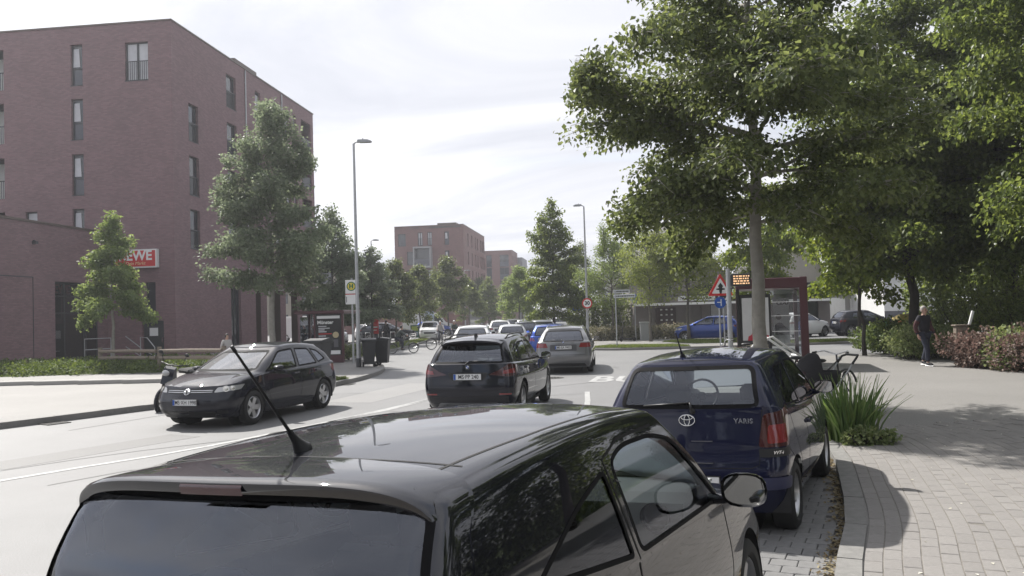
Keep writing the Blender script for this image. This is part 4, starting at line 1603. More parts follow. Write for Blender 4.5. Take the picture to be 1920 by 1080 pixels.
# ---- sword-leaved clump at the end of the parking bays
def iris(loc, n, seed):
    r = random.Random(seed)
    t = thing('iris_clump', 'clump of tall sword shaped green leaves beside the parked blue car', 'plant', loc)
    for i in range(n):
        a = r.uniform(0, 2 * PI)
        rr = r.random() ** .6 * .36
        x, y = rr * math.cos(a), rr * math.sin(a)
        L = r.uniform(.45, 1.02) * (1 - .3 * rr)
        w = r.uniform(.012, .02)
        ln = r.uniform(.02, .4) + rr * .7 + (.5 if r.random() < .12 else 0)
        bd = a + r.gauss(0, .5)
        fa = r.uniform(0, PI)
        V, F = [], []
        K = 6
        for k in range(K + 1):
            f = k / K
            off = ln * L * f ** 1.8 * .75
            z = L * f * (1 - .18 * ln * f)
            ww = w * (1 - f ** 2.2) + .0015
            cx_, cy_ = x + math.cos(bd) * off, y + math.sin(bd) * off
            V += [(cx_ - math.cos(fa) * ww, cy_ - math.sin(fa) * ww, z), (cx_ + .25 * w * math.sin(fa), cy_ - .25 * w * math.cos(fa), z), (cx_ + math.cos(fa) * ww, cy_ + math.sin(fa) * ww, z)]
        for k in range(K):
            F += [(3 * k, 3 * k + 1, 3 * k + 4, 3 * k + 3), (3 * k + 1, 3 * k + 2, 3 * k + 5, 3 * k + 4)]
        link_mesh('leaf', V, F, L_iris[i % 3], t, True)
    return t


L_iris = [leafmat('leaf_iris_%d' % i, c, c, .4, .45) for i, c in enumerate(((.07, .13, .04), (.115, .18, .06), (.16, .22, .085)))]
iris((4.5, 11.15, .11), 290, 5)
shrub('low_shrub', 'low mottled plant at the foot of the sword leaved clump', (4.55, 10.75, .11), L_var, [(-.22 + .09 * i, -.02 + .04 * math.sin(i * 2.3), .08, .11, .12, .12 + .03 * math.sin(i)) for i in range(7)], 900, .05, 55, None, 'plant', .5)

# ---- fallen leaves in the gutter and petals on the pavers
nr_ = np.random.default_rng(9)
kb = spline2([p for p in kr_near if 4.8 < p[1] < 10.5 and p[0] < 4], .02)
ii = nr_.integers(0, len(kb), 900)
C = np.c_[kb[ii] + np.c_[-np.abs(nr_.normal(0.02, .06, 900)), nr_.normal(0, .03, 900)], .032 + np.abs(nr_.normal(0, .012, 900))]
V, F = leaf_mesh(C, np.c_[nr_.normal(0, 1, (900, 2)), nr_.normal(0, .2, 900)], np.c_[nr_.normal(0, .4, (900, 2)), np.ones(900)], nr_.uniform(.02, .05, 900))
tag(link_mesh('fallen_leaves', V, F, leafmat('leaf_dry', (.12, .09, .04), (.3, .26, .16), .2, .7)), kind='stuff')
n = 170
X = nr_.uniform(2.2, 8, n)
Y = nr_.uniform(5.2, 14, n)
k = X > np.interp(Y, [5.5, 8.6, 10.1, 14], [2.4, 3.7, 4.3, 5.4])
C = np.c_[X, Y, np.full(n, .124)][k]
n = len(C)
V, F = leaf_mesh(C, np.c_[nr_.normal(0, 1, (n, 2)), nr_.normal(0, .05, n)], np.c_[nr_.normal(0, .2, (n, 2)), np.ones(n)], nr_.uniform(.012, .04, n))
tag(link_mesh('fallen_petals', V, F, leafmat('petal', (.4, .38, .3), (.75, .73, .66), .2, .7)), kind='stuff')

# ---- trees and a house behind the photographer, seen in the cars' paint
for x, y, rz, k, lb in ((-9, -17, .4, .95, 'leafy tree behind the photographer on the road side'), (2.5, -15, 1.9, 1.0, 'leafy tree right behind the photographer'), (11, -12, 3.0, .9, 'leafy tree behind the photographer on the path side'),
                        (-20, -20, 4.4, 1.05, 'leafy tree behind the photographer across the road'), (19, -4, 5.2, .95, 'leafy tree beside the path behind the photographer'),
                        (13.6, 11.5, 2.4, .95, 'leafy tree just outside the right edge of the photo'), (13.0, 5.0, 3.7, .95, 'leafy tree beside the path level with the black car')):
    dup(big, (x, y, 0.0), rz, lb, 'trees behind the photographer', k)
gable_house('gabled_house', 'brown house with tiled roof behind the photographer', -16, 14, -42, -28, 5.5, 10.5, M_brown, M_tile)

shrub('hedge', 'tall dense hedge along the path outside the right edge of the photo', (15.2, 3.5, .1), L_dark, [(random.Random(i).uniform(-.3, .3), -11 + 1.25 * i, 1.3, 1.0, 1.1, 1.4) for i in range(18)], 26000, .16, 28, None, 'hedge')
# ================================================================ cars
def paint(name, c, metal=0.0, rough=0.5, cior=1.5):
    m = mat(name, c, rough, metal, coat=1.0, rvar=0.02, scale=3, spec=0.05)
    m.node_tree.nodes['Principled BSDF'].inputs['Coat Roughness'].default_value = 0.02
    m.node_tree.nodes['Principled BSDF'].inputs['Coat IOR'].default_value = cior
    return m


P_black = paint('paint_black', (0.006, 0.0065, 0.011), cior=1.75)
P_navy = paint('paint_navy', (0.007, 0.009, 0.032))
P_ink = paint('paint_blue_black', (0.008, 0.009, 0.017))
P_grey = paint('paint_silver_grey', (0.2, 0.2, 0.205), 0.7, 0.35)
P_white = paint('paint_white', (0.72, 0.72, 0.72), 0.0, 0.4)
P_silver = paint('paint_silver', (0.46, 0.47, 0.48), 0.8, 0.35)
P_blue = paint('paint_blue', (0.02, 0.06, 0.3), 0.4, 0.35)
G_clear = glass('car_glass_clear', (0.8, 0.84, 0.83), ior=1.6)
G_glare = glass('car_glass_glare', (0.5, 0.54, 0.53), ior=2.2, glare=.2)  # windscreen whitened by a diffuse share standing in for reflected sky glare
G_mid = glass('car_glass_tinted', (0.3, 0.34, 0.36), ior=2.2)
G_dark = glass('car_glass_dark', (0.13, 0.14, 0.16), ior=2.1)
G_black = glass('car_glass_privacy', (0.06, 0.065, 0.075), ior=1.6)
G_lamp = glass('lamp_cover', (0.85, 0.87, 0.87))
M_lred = mat('tail_red', (0.2, 0.01, 0.013), 0.12, coat=1.0, spec=0.8)
M_lred_d = mat('tail_red_dark', (0.05, 0.006, 0.008), 0.12, coat=1.0)
M_lclr = mat('lamp_clear', (0.42, 0.42, 0.42), 0.15, 0.3, coat=1.0)
M_refl = mat('lamp_reflector', (0.62, 0.6, 0.55), 0.18, 0.9)
M_seat = mat('seat_fabric', (0.07, 0.07, 0.076), 0.95, var=0.1)
M_dash_l = mat('dash_light_grey', (0.44, 0.46, 0.44), 0.75)
M_dash_d = mat('dash_dark', (0.03, 0.03, 0.032), 0.7)
M_liner = mat('roof_lining', (0.2, 0.2, 0.2), 0.95)
M_plate = mat('plate_white', (0.7, 0.7, 0.7), 0.4)
M_gap = mat('panel_gap', (0.002, 0.002, 0.002), 0.8)
M_mirr = mat('mirror_glass', (0.7, 0.72, 0.73), 0.02, 1.0)


def smooth_interp(y, pts):
    """monotone-ish cubic through (y, value) pairs"""
    X = np.array([p[0] for p in pts], float)
    Z = np.array([p[1] for p in pts], float)
    if len(X) < 3:
        return np.interp(y, X, Z)
    m = np.gradient(Z, X)
    y = np.clip(y, X[0], X[-1])
    i = np.clip(np.searchsorted(X, y) - 1, 0, len(X) - 2)
    h = X[i + 1] - X[i]
    t = (y - X[i]) / h
    return ((2 * t ** 3 - 3 * t ** 2 + 1) * Z[i] + (t ** 3 - 2 * t ** 2 + t) * h * m[i] + (-2 * t ** 3 + 3 * t ** 2) * Z[i + 1] + (t ** 3 - t ** 2) * h * m[i + 1])


def rpoly(pts, r, n=5):
    """polygon with its corners rounded"""
    o = []
    k = len(pts)
    for i in range(k):
        p, a, b = np.array(pts[i], float), np.array(pts[i - 1], float), np.array(pts[(i + 1) % k], float)
        rr = r[i] if hasattr(r, '__len__') else r
        da, db = a - p, b - p
        la, lb = np.hypot(*da), np.hypot(*db)
        ra, rb = min(rr, la * .45), min(rr, lb * .45)
        s, e = p + da / la * ra, p + db / lb * rb
        for j in range(n + 1):
            t = j / n
            o.append(tuple((1 - t) ** 2 * s + 2 * t * (1 - t) * p + t * t * e))
    return o


def densify(poly, step, closed=True):
    o = []
    n = len(poly)
    for i in range(n if closed else n - 1):
        a, b = np.array(poly[i], float), np.array(poly[(i + 1) % n], float)
        k = max(1, int(np.hypot(*(b - a)) / step))
        for j in range(k):
            o.append(tuple(a + (b - a) * j / k))
    if not closed:
        o.append(tuple(poly[-1]))
    return o


class Car:
    def __init__(c, s, q=1.0):
        c.s = s
        L, W = s['L'], s['W'] / 2
        c.L, c.W = L, W
        nr, nc, ns, nf = (max(4, int(k * q)) for k in (14, 9, 46, 14))

        def half(yr, yf, w, rr, rf, br, bf):
            t = np.linspace(0, 1, nr, endpoint=False)
            x1 = t * (w - rr)
            P = [np.c_[x1, yr + br * (x1 / w) ** 2]]
            a = np.linspace(0, PI / 2, nc, endpoint=False)
            yb = yr + br * ((w - rr) / w) ** 2
            P.append(np.c_[w - rr + rr * np.sin(a), yb + rr * (1 - np.cos(a)) + 0])
            yt = yf - bf * ((w - rf) / w) ** 2
            P.append(np.c_[np.full(ns, w), np.linspace(yb + rr, yt - rf, ns, endpoint=False)])
            P.append(np.c_[w - rf + rf * np.cos(a), yt - rf + rf * np.sin(a)])
            t = np.linspace(1, 0, nf)
            x1 = t * (w - rf)
            P.append(np.c_[x1, yf - bf * (x1 / w) ** 2])
            return np.concatenate(P)

        ym = L * .5
        tf, tr = s.get('tf', .1), s.get('tr', .06)

        def taper(P):
            y = P[:, 1]
            k = 1 - tf * np.maximum(0, (y - ym) / (L - ym)) ** 2.6 - tr * np.maximum(0, (ym - y) / ym) ** 2.6
            return np.c_[P[:, 0] * k, P[:, 1]]

        def mk(row):
            P = taper(half(row['yr'], row['yf'], row['w'] * W, row.get('rr', .2), row.get('rf', .25), row.get('br', .06), row.get('bf', .15)))
            z = smooth_interp(P[:, 1], row['z'])
            return np.c_[P, z]

        low = [mk(r) for r in s['low']]
        gh = [mk(r) for r in s['gh']]

        def spl(rows, m):
            K = len(rows)
            R = [2 * rows[0] - rows[1]] + rows + [2 * rows[-1] - rows[-2]]
            o = []
            for i in range(1, K):
                for j in range(m):
                    t = j / m
                    a, b, d, e = R[i - 1], R[i], R[i + 1], R[i + 2]
                    o.append(.5 * (2 * b + (d - a) * t + (2 * a - 5 * b + 4 * d - e) * t * t + (3 * b - a - 3 * d + e) * t ** 3))
            o.append(rows[-1])
            return o
        m1 = max(2, int(5 * q))
        rings = spl(low, m1)
        mh = max(5, int(9 * q))
        B, Gb = low[-1], gh[0]
        k = s.get('hood_ease', 1.8)
        for j in range(1, mh):
            f = j / mh
            P = B + (Gb - B) * f
            P[:, 2] = B[:, 2] + (Gb[:, 2] - B[:, 2]) * (1 - (1 - f) ** k)
            rings.append(P)
        c.i_belt = len(rings)
        rings += spl(gh, max(3, int(9 * q)))
        c.i_roof = len(rings) - 1
        # full rings: right half then mirrored left half
        n = len(low[0])
        full = [np.r_[P, (P[1:-1] * np.array([-1, 1, 1]))[::-1]] for P in rings]
        M = len(full[0])
        V = np.concatenate(full)
        F = []
        for i in range(len(full) - 1):
            for j in range(M):
                F.append((i * M + j, i * M + (j + 1) % M, (i + 1) * M + (j + 1) % M, (i + 1) * M + j))
        # roof: straight rows from the right edge to the left edge with a crown
        top = rings[-1]
        mr = max(6, int(18 * q))
        base = (len(full) - 1) * M
        cr = s.get('crown', .055)
        idx = np.zeros((n, mr + 1), int)
        extra = []
        w0 = top[:, 0].max()
        for j in range(n):
            idx[j, 0] = base + j
            idx[j, mr] = base + j if j in (0, n - 1) else base + (M - j)
            for i in range(1, mr):
                u = 1 - 2 * i / mr
                x = top[j, 0] * u
                z = top[j, 2] + cr * ((top[j, 0] / w0) ** 2 - (x / w0) ** 2) ** 1.0 * (1.0 if True else 0)
                idx[j, i] = len(V) + len(extra)
                extra.append((x, top[j, 1], z))
        V = np.concatenate([V, np.array(extra)])
        for j in range(n - 1):
            for i in range(mr):
                a = [idx[j, i], idx[j + 1, i], idx[j + 1, i + 1], idx[j, i + 1]]
                F.append(tuple(a))
        c.V, c.F = V, np.array(F)
        c.roof0 = (len(full) - 1) * M * 0 + (c.i_belt * M)
        c.MM = M
        c.bvh = BVHTree.FromPolygons([Vector(v) for v in V], [tuple(f) for f in c.F], epsilon=0.0)
        c.N = c.vnorm()
        c.gh_faces_from = c.i_belt * M

    def vnorm(c):
        V, F = c.V, c.F
        fn = np.cross(V[F[:, 2]] - V[F[:, 0]], V[F[:, 3]] - V[F[:, 1]])
        N = np.zeros_like(V)
        for k in range(4):
            np.add.at(N, F[:, k], fn)
        return N / np.maximum(np.linalg.norm(N, axis=1, keepdims=True), 1e-9)

    # ---- projection onto the shell: angle 0 seen from behind, 90 from the right, 180 from the front, 'T' from above
    def basis(c, ang):
        if ang == 'T':
            return np.array([0, 0, 1.]), np.array([1., 0, 0]), np.array([0, 1., 0])
        a = R_(ang)
        return np.array([math.sin(a), -math.cos(a), 0]), np.array([math.cos(a), math.sin(a), 0]), np.array([0, 0, 1.])

    def cast(c, uv, ang, off=0.0):
        d, u, v = c.basis(ang)
        o = u * uv[0] + v * uv[1] + d * 8
        h = c.bvh.ray_cast(Vector(o), Vector(-d))
        if h[0] is None:
            return None, None
        nn = h[1]
        if nn.dot(Vector(d)) < 0:
            nn = -nn
        return np.array(h[0] + nn * off), np.array(nn)

    def uv3(c, pts, ang):
        d, u, v = c.basis(ang)
        return [(float(np.dot(p, u)), float(np.dot(p, v))) for p in np.array(pts, float)]

    def hole(c, poly, ang, lo=None):
        d, u, v = c.basis(ang)
        uv = np.c_[c.V @ u, c.V @ v]
        face = (c.N @ d) > 0.12
        near = (c.V @ d) > 0 if ang != 'T' else np.ones(len(c.V), bool)
        if ang in (0, 180):
            near = (c.V[:, 1] < c.L * .5) if ang == 0 else (c.V[:, 1] > c.L * .5)
        elif ang in (90, -90):
            near = (c.V[:, 0] * np.sign(ang)) > .2
        P = np.array(poly)
        ins = in_poly(uv, poly) & face & near
        cnt = ins[c.F].sum(1)
        keep = cnt < 4
        # vertices of straddling faces slide out to the polygon
        mv = np.unique(c.F[keep & (cnt > 0)])
        mv = mv[ins[mv]]
        A, Bv = P, np.roll(P, -1, 0)
        for i in mv:
            p = uv[i]
            ab = Bv - A
            t = np.clip(((p - A) * ab).sum(1) / np.maximum((ab ** 2).sum(1), 1e-9), 0, 1)
            qv = A + ab * t[:, None]
            k = ((qv - p) ** 2).sum(1).argmin()
            h, _ = c.cast(qv[k], ang)
            if h is not None and abs(np.dot(h - c.V[i], d)) < .15:
                c.V[i] = h
        c.F = c.F[keep]

    def patch(c, name, m, poly, ang, off=.003, parent=None, step=.05, both=False, smooth=True):
        poly = densify(poly, step)
        P = np.array(poly)
        lo, hi = P.min(0), P.max(0)
        gx = np.arange(lo[0] + step / 2, hi[0], step)
        gy = np.arange(lo[1] + step / 2, hi[1], step)
        Q = np.array([(a, b) for a in gx for b in gy]) if len(gx) and len(gy) else np.zeros((0, 2))
        if len(Q):
            Q = Q[in_poly(Q, poly)]
            if len(Q):
                dd = np.sqrt(((Q[:, None] - P[None]) ** 2).sum(2)).min(1)
                Q = Q[dd > step * .4]
        pts = [Vector(p) for p in poly] + [Vector(q) for q in Q]
        n = len(poly)
        r = delaunay_2d_cdt(pts, [(i, (i + 1) % n) for i in range(n)], [], 1, 1e-6)
        res = []
        for sgn in ((1, -1) if both else (1,)):
            V, ok = [], True
            for p in r[0]:
                h, _ = c.cast((p[0] * (1 if sgn > 0 else -1), p[1]), ang if sgn > 0 or ang == 'T' else -ang, off)
                if h is None:
                    ok = False
                    break
                V.append(h)
            if not ok:
                continue
            F = [tuple(f) if sgn > 0 else tuple(f)[::-1] for f in r[2]]
            res.append(link_mesh(name, np.array(V), F, m, parent, smooth))
        return res if both else (res[0] if res else None)

    def ribbon(c, g, line, ang, w, off=.002, closed=False, shift=0.0, both=True, step=.04):
        """flat strip following the shell along a line; collected into g"""
        L = np.array(densify(line, step, closed))
        if closed:
            t = np.roll(L, -1, 0) - np.roll(L, 1, 0)
        else:
            t = np.gradient(L, axis=0)
        t /= np.maximum(np.hypot(*t.T)[:, None], 1e-9)
        nn = np.c_[-t[:, 1], t[:, 0]]
        if closed:
            ar = (L[:, 0] * np.roll(L[:, 1], -1) - np.roll(L[:, 0], -1) * L[:, 1]).sum()
            if ar < 0:
                nn = -nn
        a, b = L + nn * (shift - w / 2), L + nn * (shift + w / 2)
        k = len(L)
        for sgn in ((1, -1) if both else (1,)):
            an = ang if sgn > 0 or ang == 'T' else -ang
            V = []
            for X in (a, b):
                for p in X:
                    h, _ = c.cast((p[0] * sgn, p[1]), an, off)
                    V.append(h)
            base = len(g.V)
            g.V += [tuple(v) if v is not None else (0, 0, 0) for v in V]
            for i in range(k if closed else k - 1):
                j = (i + 1) % k
                ids = (i, j, k + j, k + i)
                if any(V[x] is None for x in ids):
                    continue
                g.F.append(tuple(base + x for x in (ids if sgn > 0 else ids[::-1])))

    def fix_arches(c):
        s = c.s
        R = s['rw'] + .055
        for ya in (s['ro'], s['ro'] + s['wb']):
            poly = [(ya + R * math.cos(2 * PI * k / 40), s['rw'] + R * math.sin(2 * PI * k / 40)) for k in range(40)]
            c.hole(poly, 90)
            c.hole([(-a, b) for a, b in poly], -90)

    def window(c, name, poly, ang, root, m, gt, both=True, fw=.026, step=.05):
        c.hole(poly, ang)
        if both:
            c.hole([(-a, b) for a, b in poly], -ang)
        r = c.patch(name, m, poly, ang, -.004, root, step, both)
        c.ribbon(gt, poly, ang, fw, .0015, True, fw * .35, both)
        return r


def wheel_parts(parent, R, w, x, y, side, style=0, q=1):
    """a wheel: tyre, rim with spokes"""
    e = bpy.data.objects.new('wheel', None)
    col.objects.link(e)
    e.parent = parent
    e.location = (x, y, R)
    e.rotation_euler = (0.4 + y, 0, 0 if side > 0 else PI)
    key = ('wheel', R, w, style)
    if key not in WH:
        h = w / 2
        rr = R * .68
        n = 40
        ty = G().lathe([(rr, -h * .8), (rr + .02, -h), (R - .03, -h), (R - .006, -h * .8), (R, -h * .4), (R, h * .4), (R - .006, h * .8), (R - .03, h), (rr + .02, h), (rr, h * .8)], n, axis='x')
        rm = G().lathe([(rr, -h * .7), (rr, h * .75), (rr - .012, h * .85), (rr - .03, h * .6), (rr - .035, -h * .6)], n, axis='x')
        rm.lathe([(.0001, h * .55), (.045, h * .55), (.055, h * .35), (.06, 0)], 16, axis='x')
        for k in range(5):
            a = 2 * PI * k / 5
            for da in ((-.13, .13) if style == 0 else (0,)):
                sp = G()
                b0 = .018 if style == 0 else .042
                b1 = .022 if style == 0 else .055
                r0, r1 = .04, rr - .02
                sp.add([(h * .5, r0, -b0), (h * .5, r0, b0), (h * .62, r1, b1), (h * .62, r1, -b1), (h * .2, r0, -b0), (h * .2, r0, b0), (h * .3, r1, b1), (h * .3, r1, -b1)],
                       [(0, 1, 2, 3), (7, 6, 5, 4), (0, 4, 5, 1), (1, 5, 6, 2), (2, 6, 7, 3), (3, 7, 4, 0)])
                sp.xform(Matrix.Rotation(a + da, 4, 'X'))
                rm.add(sp.V, sp.F)
        back = G().lathe([(.0001, -h * .1), (rr - .03, -h * .1)], 24, axis='x')
        t_ = ty.obj('tyre', M_rubber, e, 40)
        r_ = rm.obj('rim', M_alloy, e, 40)
        b_ = back.obj('brake_disc', M_dark, e)
        WH[key] = (t_.data, r_.data, b_.data)
    else:
        for nm, me in zip(('tyre', 'rim', 'brake_disc'), WH[key]):
            o = bpy.data.objects.new(nm, me)
            col.objects.link(o)
            o.parent = e
    return e


WH = {}


def seat(parent, x, y, m=None, head=True):
    g = G()
    g.bbox(-.25, -.02, .28, .25, .5, .46, .06)
    g2 = G().bbox(-.25, -.1, 0, .25, .06, .58, .05)
    g2.xform(Matrix.Translation((0, 0, .42)) @ Matrix.Rotation(.32, 4, 'X'))
    g.add(g2.V, g2.F)
    if head:
        g3 = G().bbox(-.13, -.06, 0, .13, .05, .2, .05)
        g3.xform(Matrix.Translation((0, -.2, 1.0)) @ Matrix.Rotation(.15, 4, 'X'))
        g.add(g3.V, g3.F)
        g.tube([(-.05, -.17, .93), (-.05, -.2, 1.05)], .008, 5)
        g.tube([(.05, -.17, .93), (.05, -.2, 1.05)], .008, 5)
    o = g.obj('seat', m or M_seat, parent, 50)
    o.location = (x, y, 0)
    return o


def plate(c, parent, body, z, ang=0, w=.52, h=.11, m=M_plate):
    hit, nn = c.cast((0, z), ang, .012)
    d, u, v = c.basis(ang)
    n = Vector(d)
    o = Vector(hit) + n * .006
    M = frame_M(o, u, n)
    g = G().bbox(-w / 2, -h / 2, -.012, w / 2, h / 2, .003, .004).xform(M)
    p = g.obj('number_plate', m, parent)
    b = G().box(-w / 2 + .006, -h / 2 + .006, .0035, -w / 2 + .046, h / 2 - .006, .005).xform(M)
    b.obj('country_band', M_blue, p)
    text('lettering', body, h * .92, M_ink, p, M @ Matrix.Translation((.022, -.002, .0055)) @ Matrix.Diagonal((.88, 1, 1, 1)), bold=.0012)
    fr = G()
    for (a0, b0, a1, b1) in ((-w / 2 - .008, -h / 2 - .008, w / 2 + .008, -h / 2), (-w / 2 - .008, h / 2, w / 2 + .008, h / 2 + .006), (-w / 2 - .008, -h / 2, -w / 2, h / 2), (w / 2, -h / 2, w / 2 + .008, h / 2)):
        fr.box(a0, b0, -.014, a1, b1, .0045)
    fr.xform(M).obj('plate_frame', M_black, p)
    return p


def roundel(kind, R, M, parent):
    e = bpy.data.objects.new('emblem', None)
    col.objects.link(e)
    e.parent = parent
    if kind == 'ovals':
        g = G()
        for (rx, ry, cx_, cy_) in ((R * 1.45, R, 0, 0), (R * .5, R * .93, 0, 0), (R * 1.05, R * .42, 0, R * .5)):
            pts = [(cx_ + rx * math.cos(2 * PI * k / 28), cy_ + ry * math.sin(2 * PI * k / 28), .004) for k in range(29)]
            g.tube(pts, R * .1, 6, cap=False)
        g.xform(M).obj('badge', M_chrome, e, True)
    elif kind == 'quarters':
        G().lathe([(.0001, .006), (R * .62, .006)], 20).xform(M).obj('face', M_white, e)
        G().lathe([(R * .62, .0065), (R, .0065), (R, 0)], 24).xform(M).obj('ring', M_ink, e)
        for k in (0, 2):
            a = [(0, 0)] + [(R * .6 * math.cos(PI / 2 * k + PI / 2 * i / 6 + PI / 2), R * .6 * math.sin(PI / 2 * k + PI / 2 * i / 6 + PI / 2)) for i in range(7)]
            G().prism(a, .006, .008).xform(M).obj('quarter', M_blue, e)
        G().torus((0, 0, .005), R, R * .07, 'z', 28, 6).xform(M).obj('rim', M_chrome, e)
    elif kind == 'letters':
        G().lathe([(.0001, .004), (R * .95, .004)], 24).xform(M).obj('face', M_ink, e)
        g = G().torus((0, 0, .006), R, R * .11, 'z', 28, 6)
        r = R * .09
        g.tube([(-R * .38, R * .82, .006), (0, R * .12, .006), (R * .38, R * .82, .006)], r, 6)
        g.tube([(-R * .8, R * .45, .006), (-R * .36, -R * .72, .006), (0, -.02 * R, .006), (R * .36, -R * .72, .006), (R * .8, R * .45, .006)], r, 6)
        g.xform(M).obj('badge', M_chrome, e, True)
    return e


def emblem(c, kind, R, z, ang, parent):
    hit, nn = c.cast((0, z), ang, .004)
    d, u, v = c.basis(ang)
    return roundel(kind, R, frame_M(hit, u, nn), parent)


def mirror(c, parent, y, z, m, w=.2, h=.14, both=True, xo=.0):
    for sg in ((1, -1) if both else (1,)):
        hit, nn = c.cast((y * sg, z), 90 * sg)
        x = abs(hit[0])
        g = G()
        # shell: flattened egg, open to the rear where the glass sits
        K, n = 7, 18
        cx_ = x + .06 + w / 2 + xo
        for i in range(K + 1):
            f = i / K
            yy = y - .02 + .13 * f
            k = math.sqrt(max(.0, 1 - (f * .97) ** 2.4))
            for j in range(n):
                a = 2 * PI * j / n
                ca, sa = math.cos(a), math.sin(a)
                px = abs(ca) ** .75 * (1 if ca > 0 else -1)
                pz = abs(sa) ** .75 * (1 if sa > 0 else -1)
                g.V.append((sg * (cx_ + px * w / 2 * k - .02 * f), yy, z + .03 + pz * h / 2 * k))
        for i in range(K):
            for j in range(n):
                q = (i * n + j, (i + 1) * n + j, (i + 1) * n + (j + 1) % n, i * n + (j + 1) % n)
                g.F.append(q[::-1] if sg < 0 else q)
        g.tube([(sg * (x - .02), y + .05, z - .03), (sg * (x + .06), y + .05, z - .03), (sg * (x + .1), y + .04, z)], [.03, .026, .03], 8)
        mo = g.obj('wing_mirror', m, parent, True)
        gg = G()
        for j in range(n):
            a = 2 * PI * j / n
            ca, sa = math.cos(a), math.sin(a)
            gg.V.append((sg * (cx_ + abs(ca) ** .75 * (1 if ca > 0 else -1) * w * .44), y - .012 - .02 * ca * 0, z + .03 + abs(sa) ** .75 * (1 if sa > 0 else -1) * h * .43))
        gg.F.append(tuple(range(n))[::(1 if sg > 0 else -1)])
        gg.obj('mirror_glass', M_mirr, mo)


def handle(c, parent, y, z, m):
    for sg in (1, -1):
        hit, nn = c.cast((y * sg, z), 90 * sg, .0)
        x = hit[0]
        g = G().bbox(min(x - .01 * sg, x + .032 * sg), y - .1, z - .017, max(x - .01 * sg, x + .032 * sg), y + .1, z + .017, .008)
        g.obj('door_handle', m, parent, 40)


def wiper(c, parent, pts, ang):
    P = []
    for p in pts:
        h, _ = c.cast(p, ang, .022)
        P.append(h)
    g = G().tube(P[:2], [.014, .009], 6)
    g.tube(P[1:], [.008, .007] if len(P) == 3 else .008, 6)
    h, _ = c.cast(pts[0], ang, .0)
    g.ball(h, .026, n=10, m=6)
    return g.obj('wiper', M_black, parent, True)


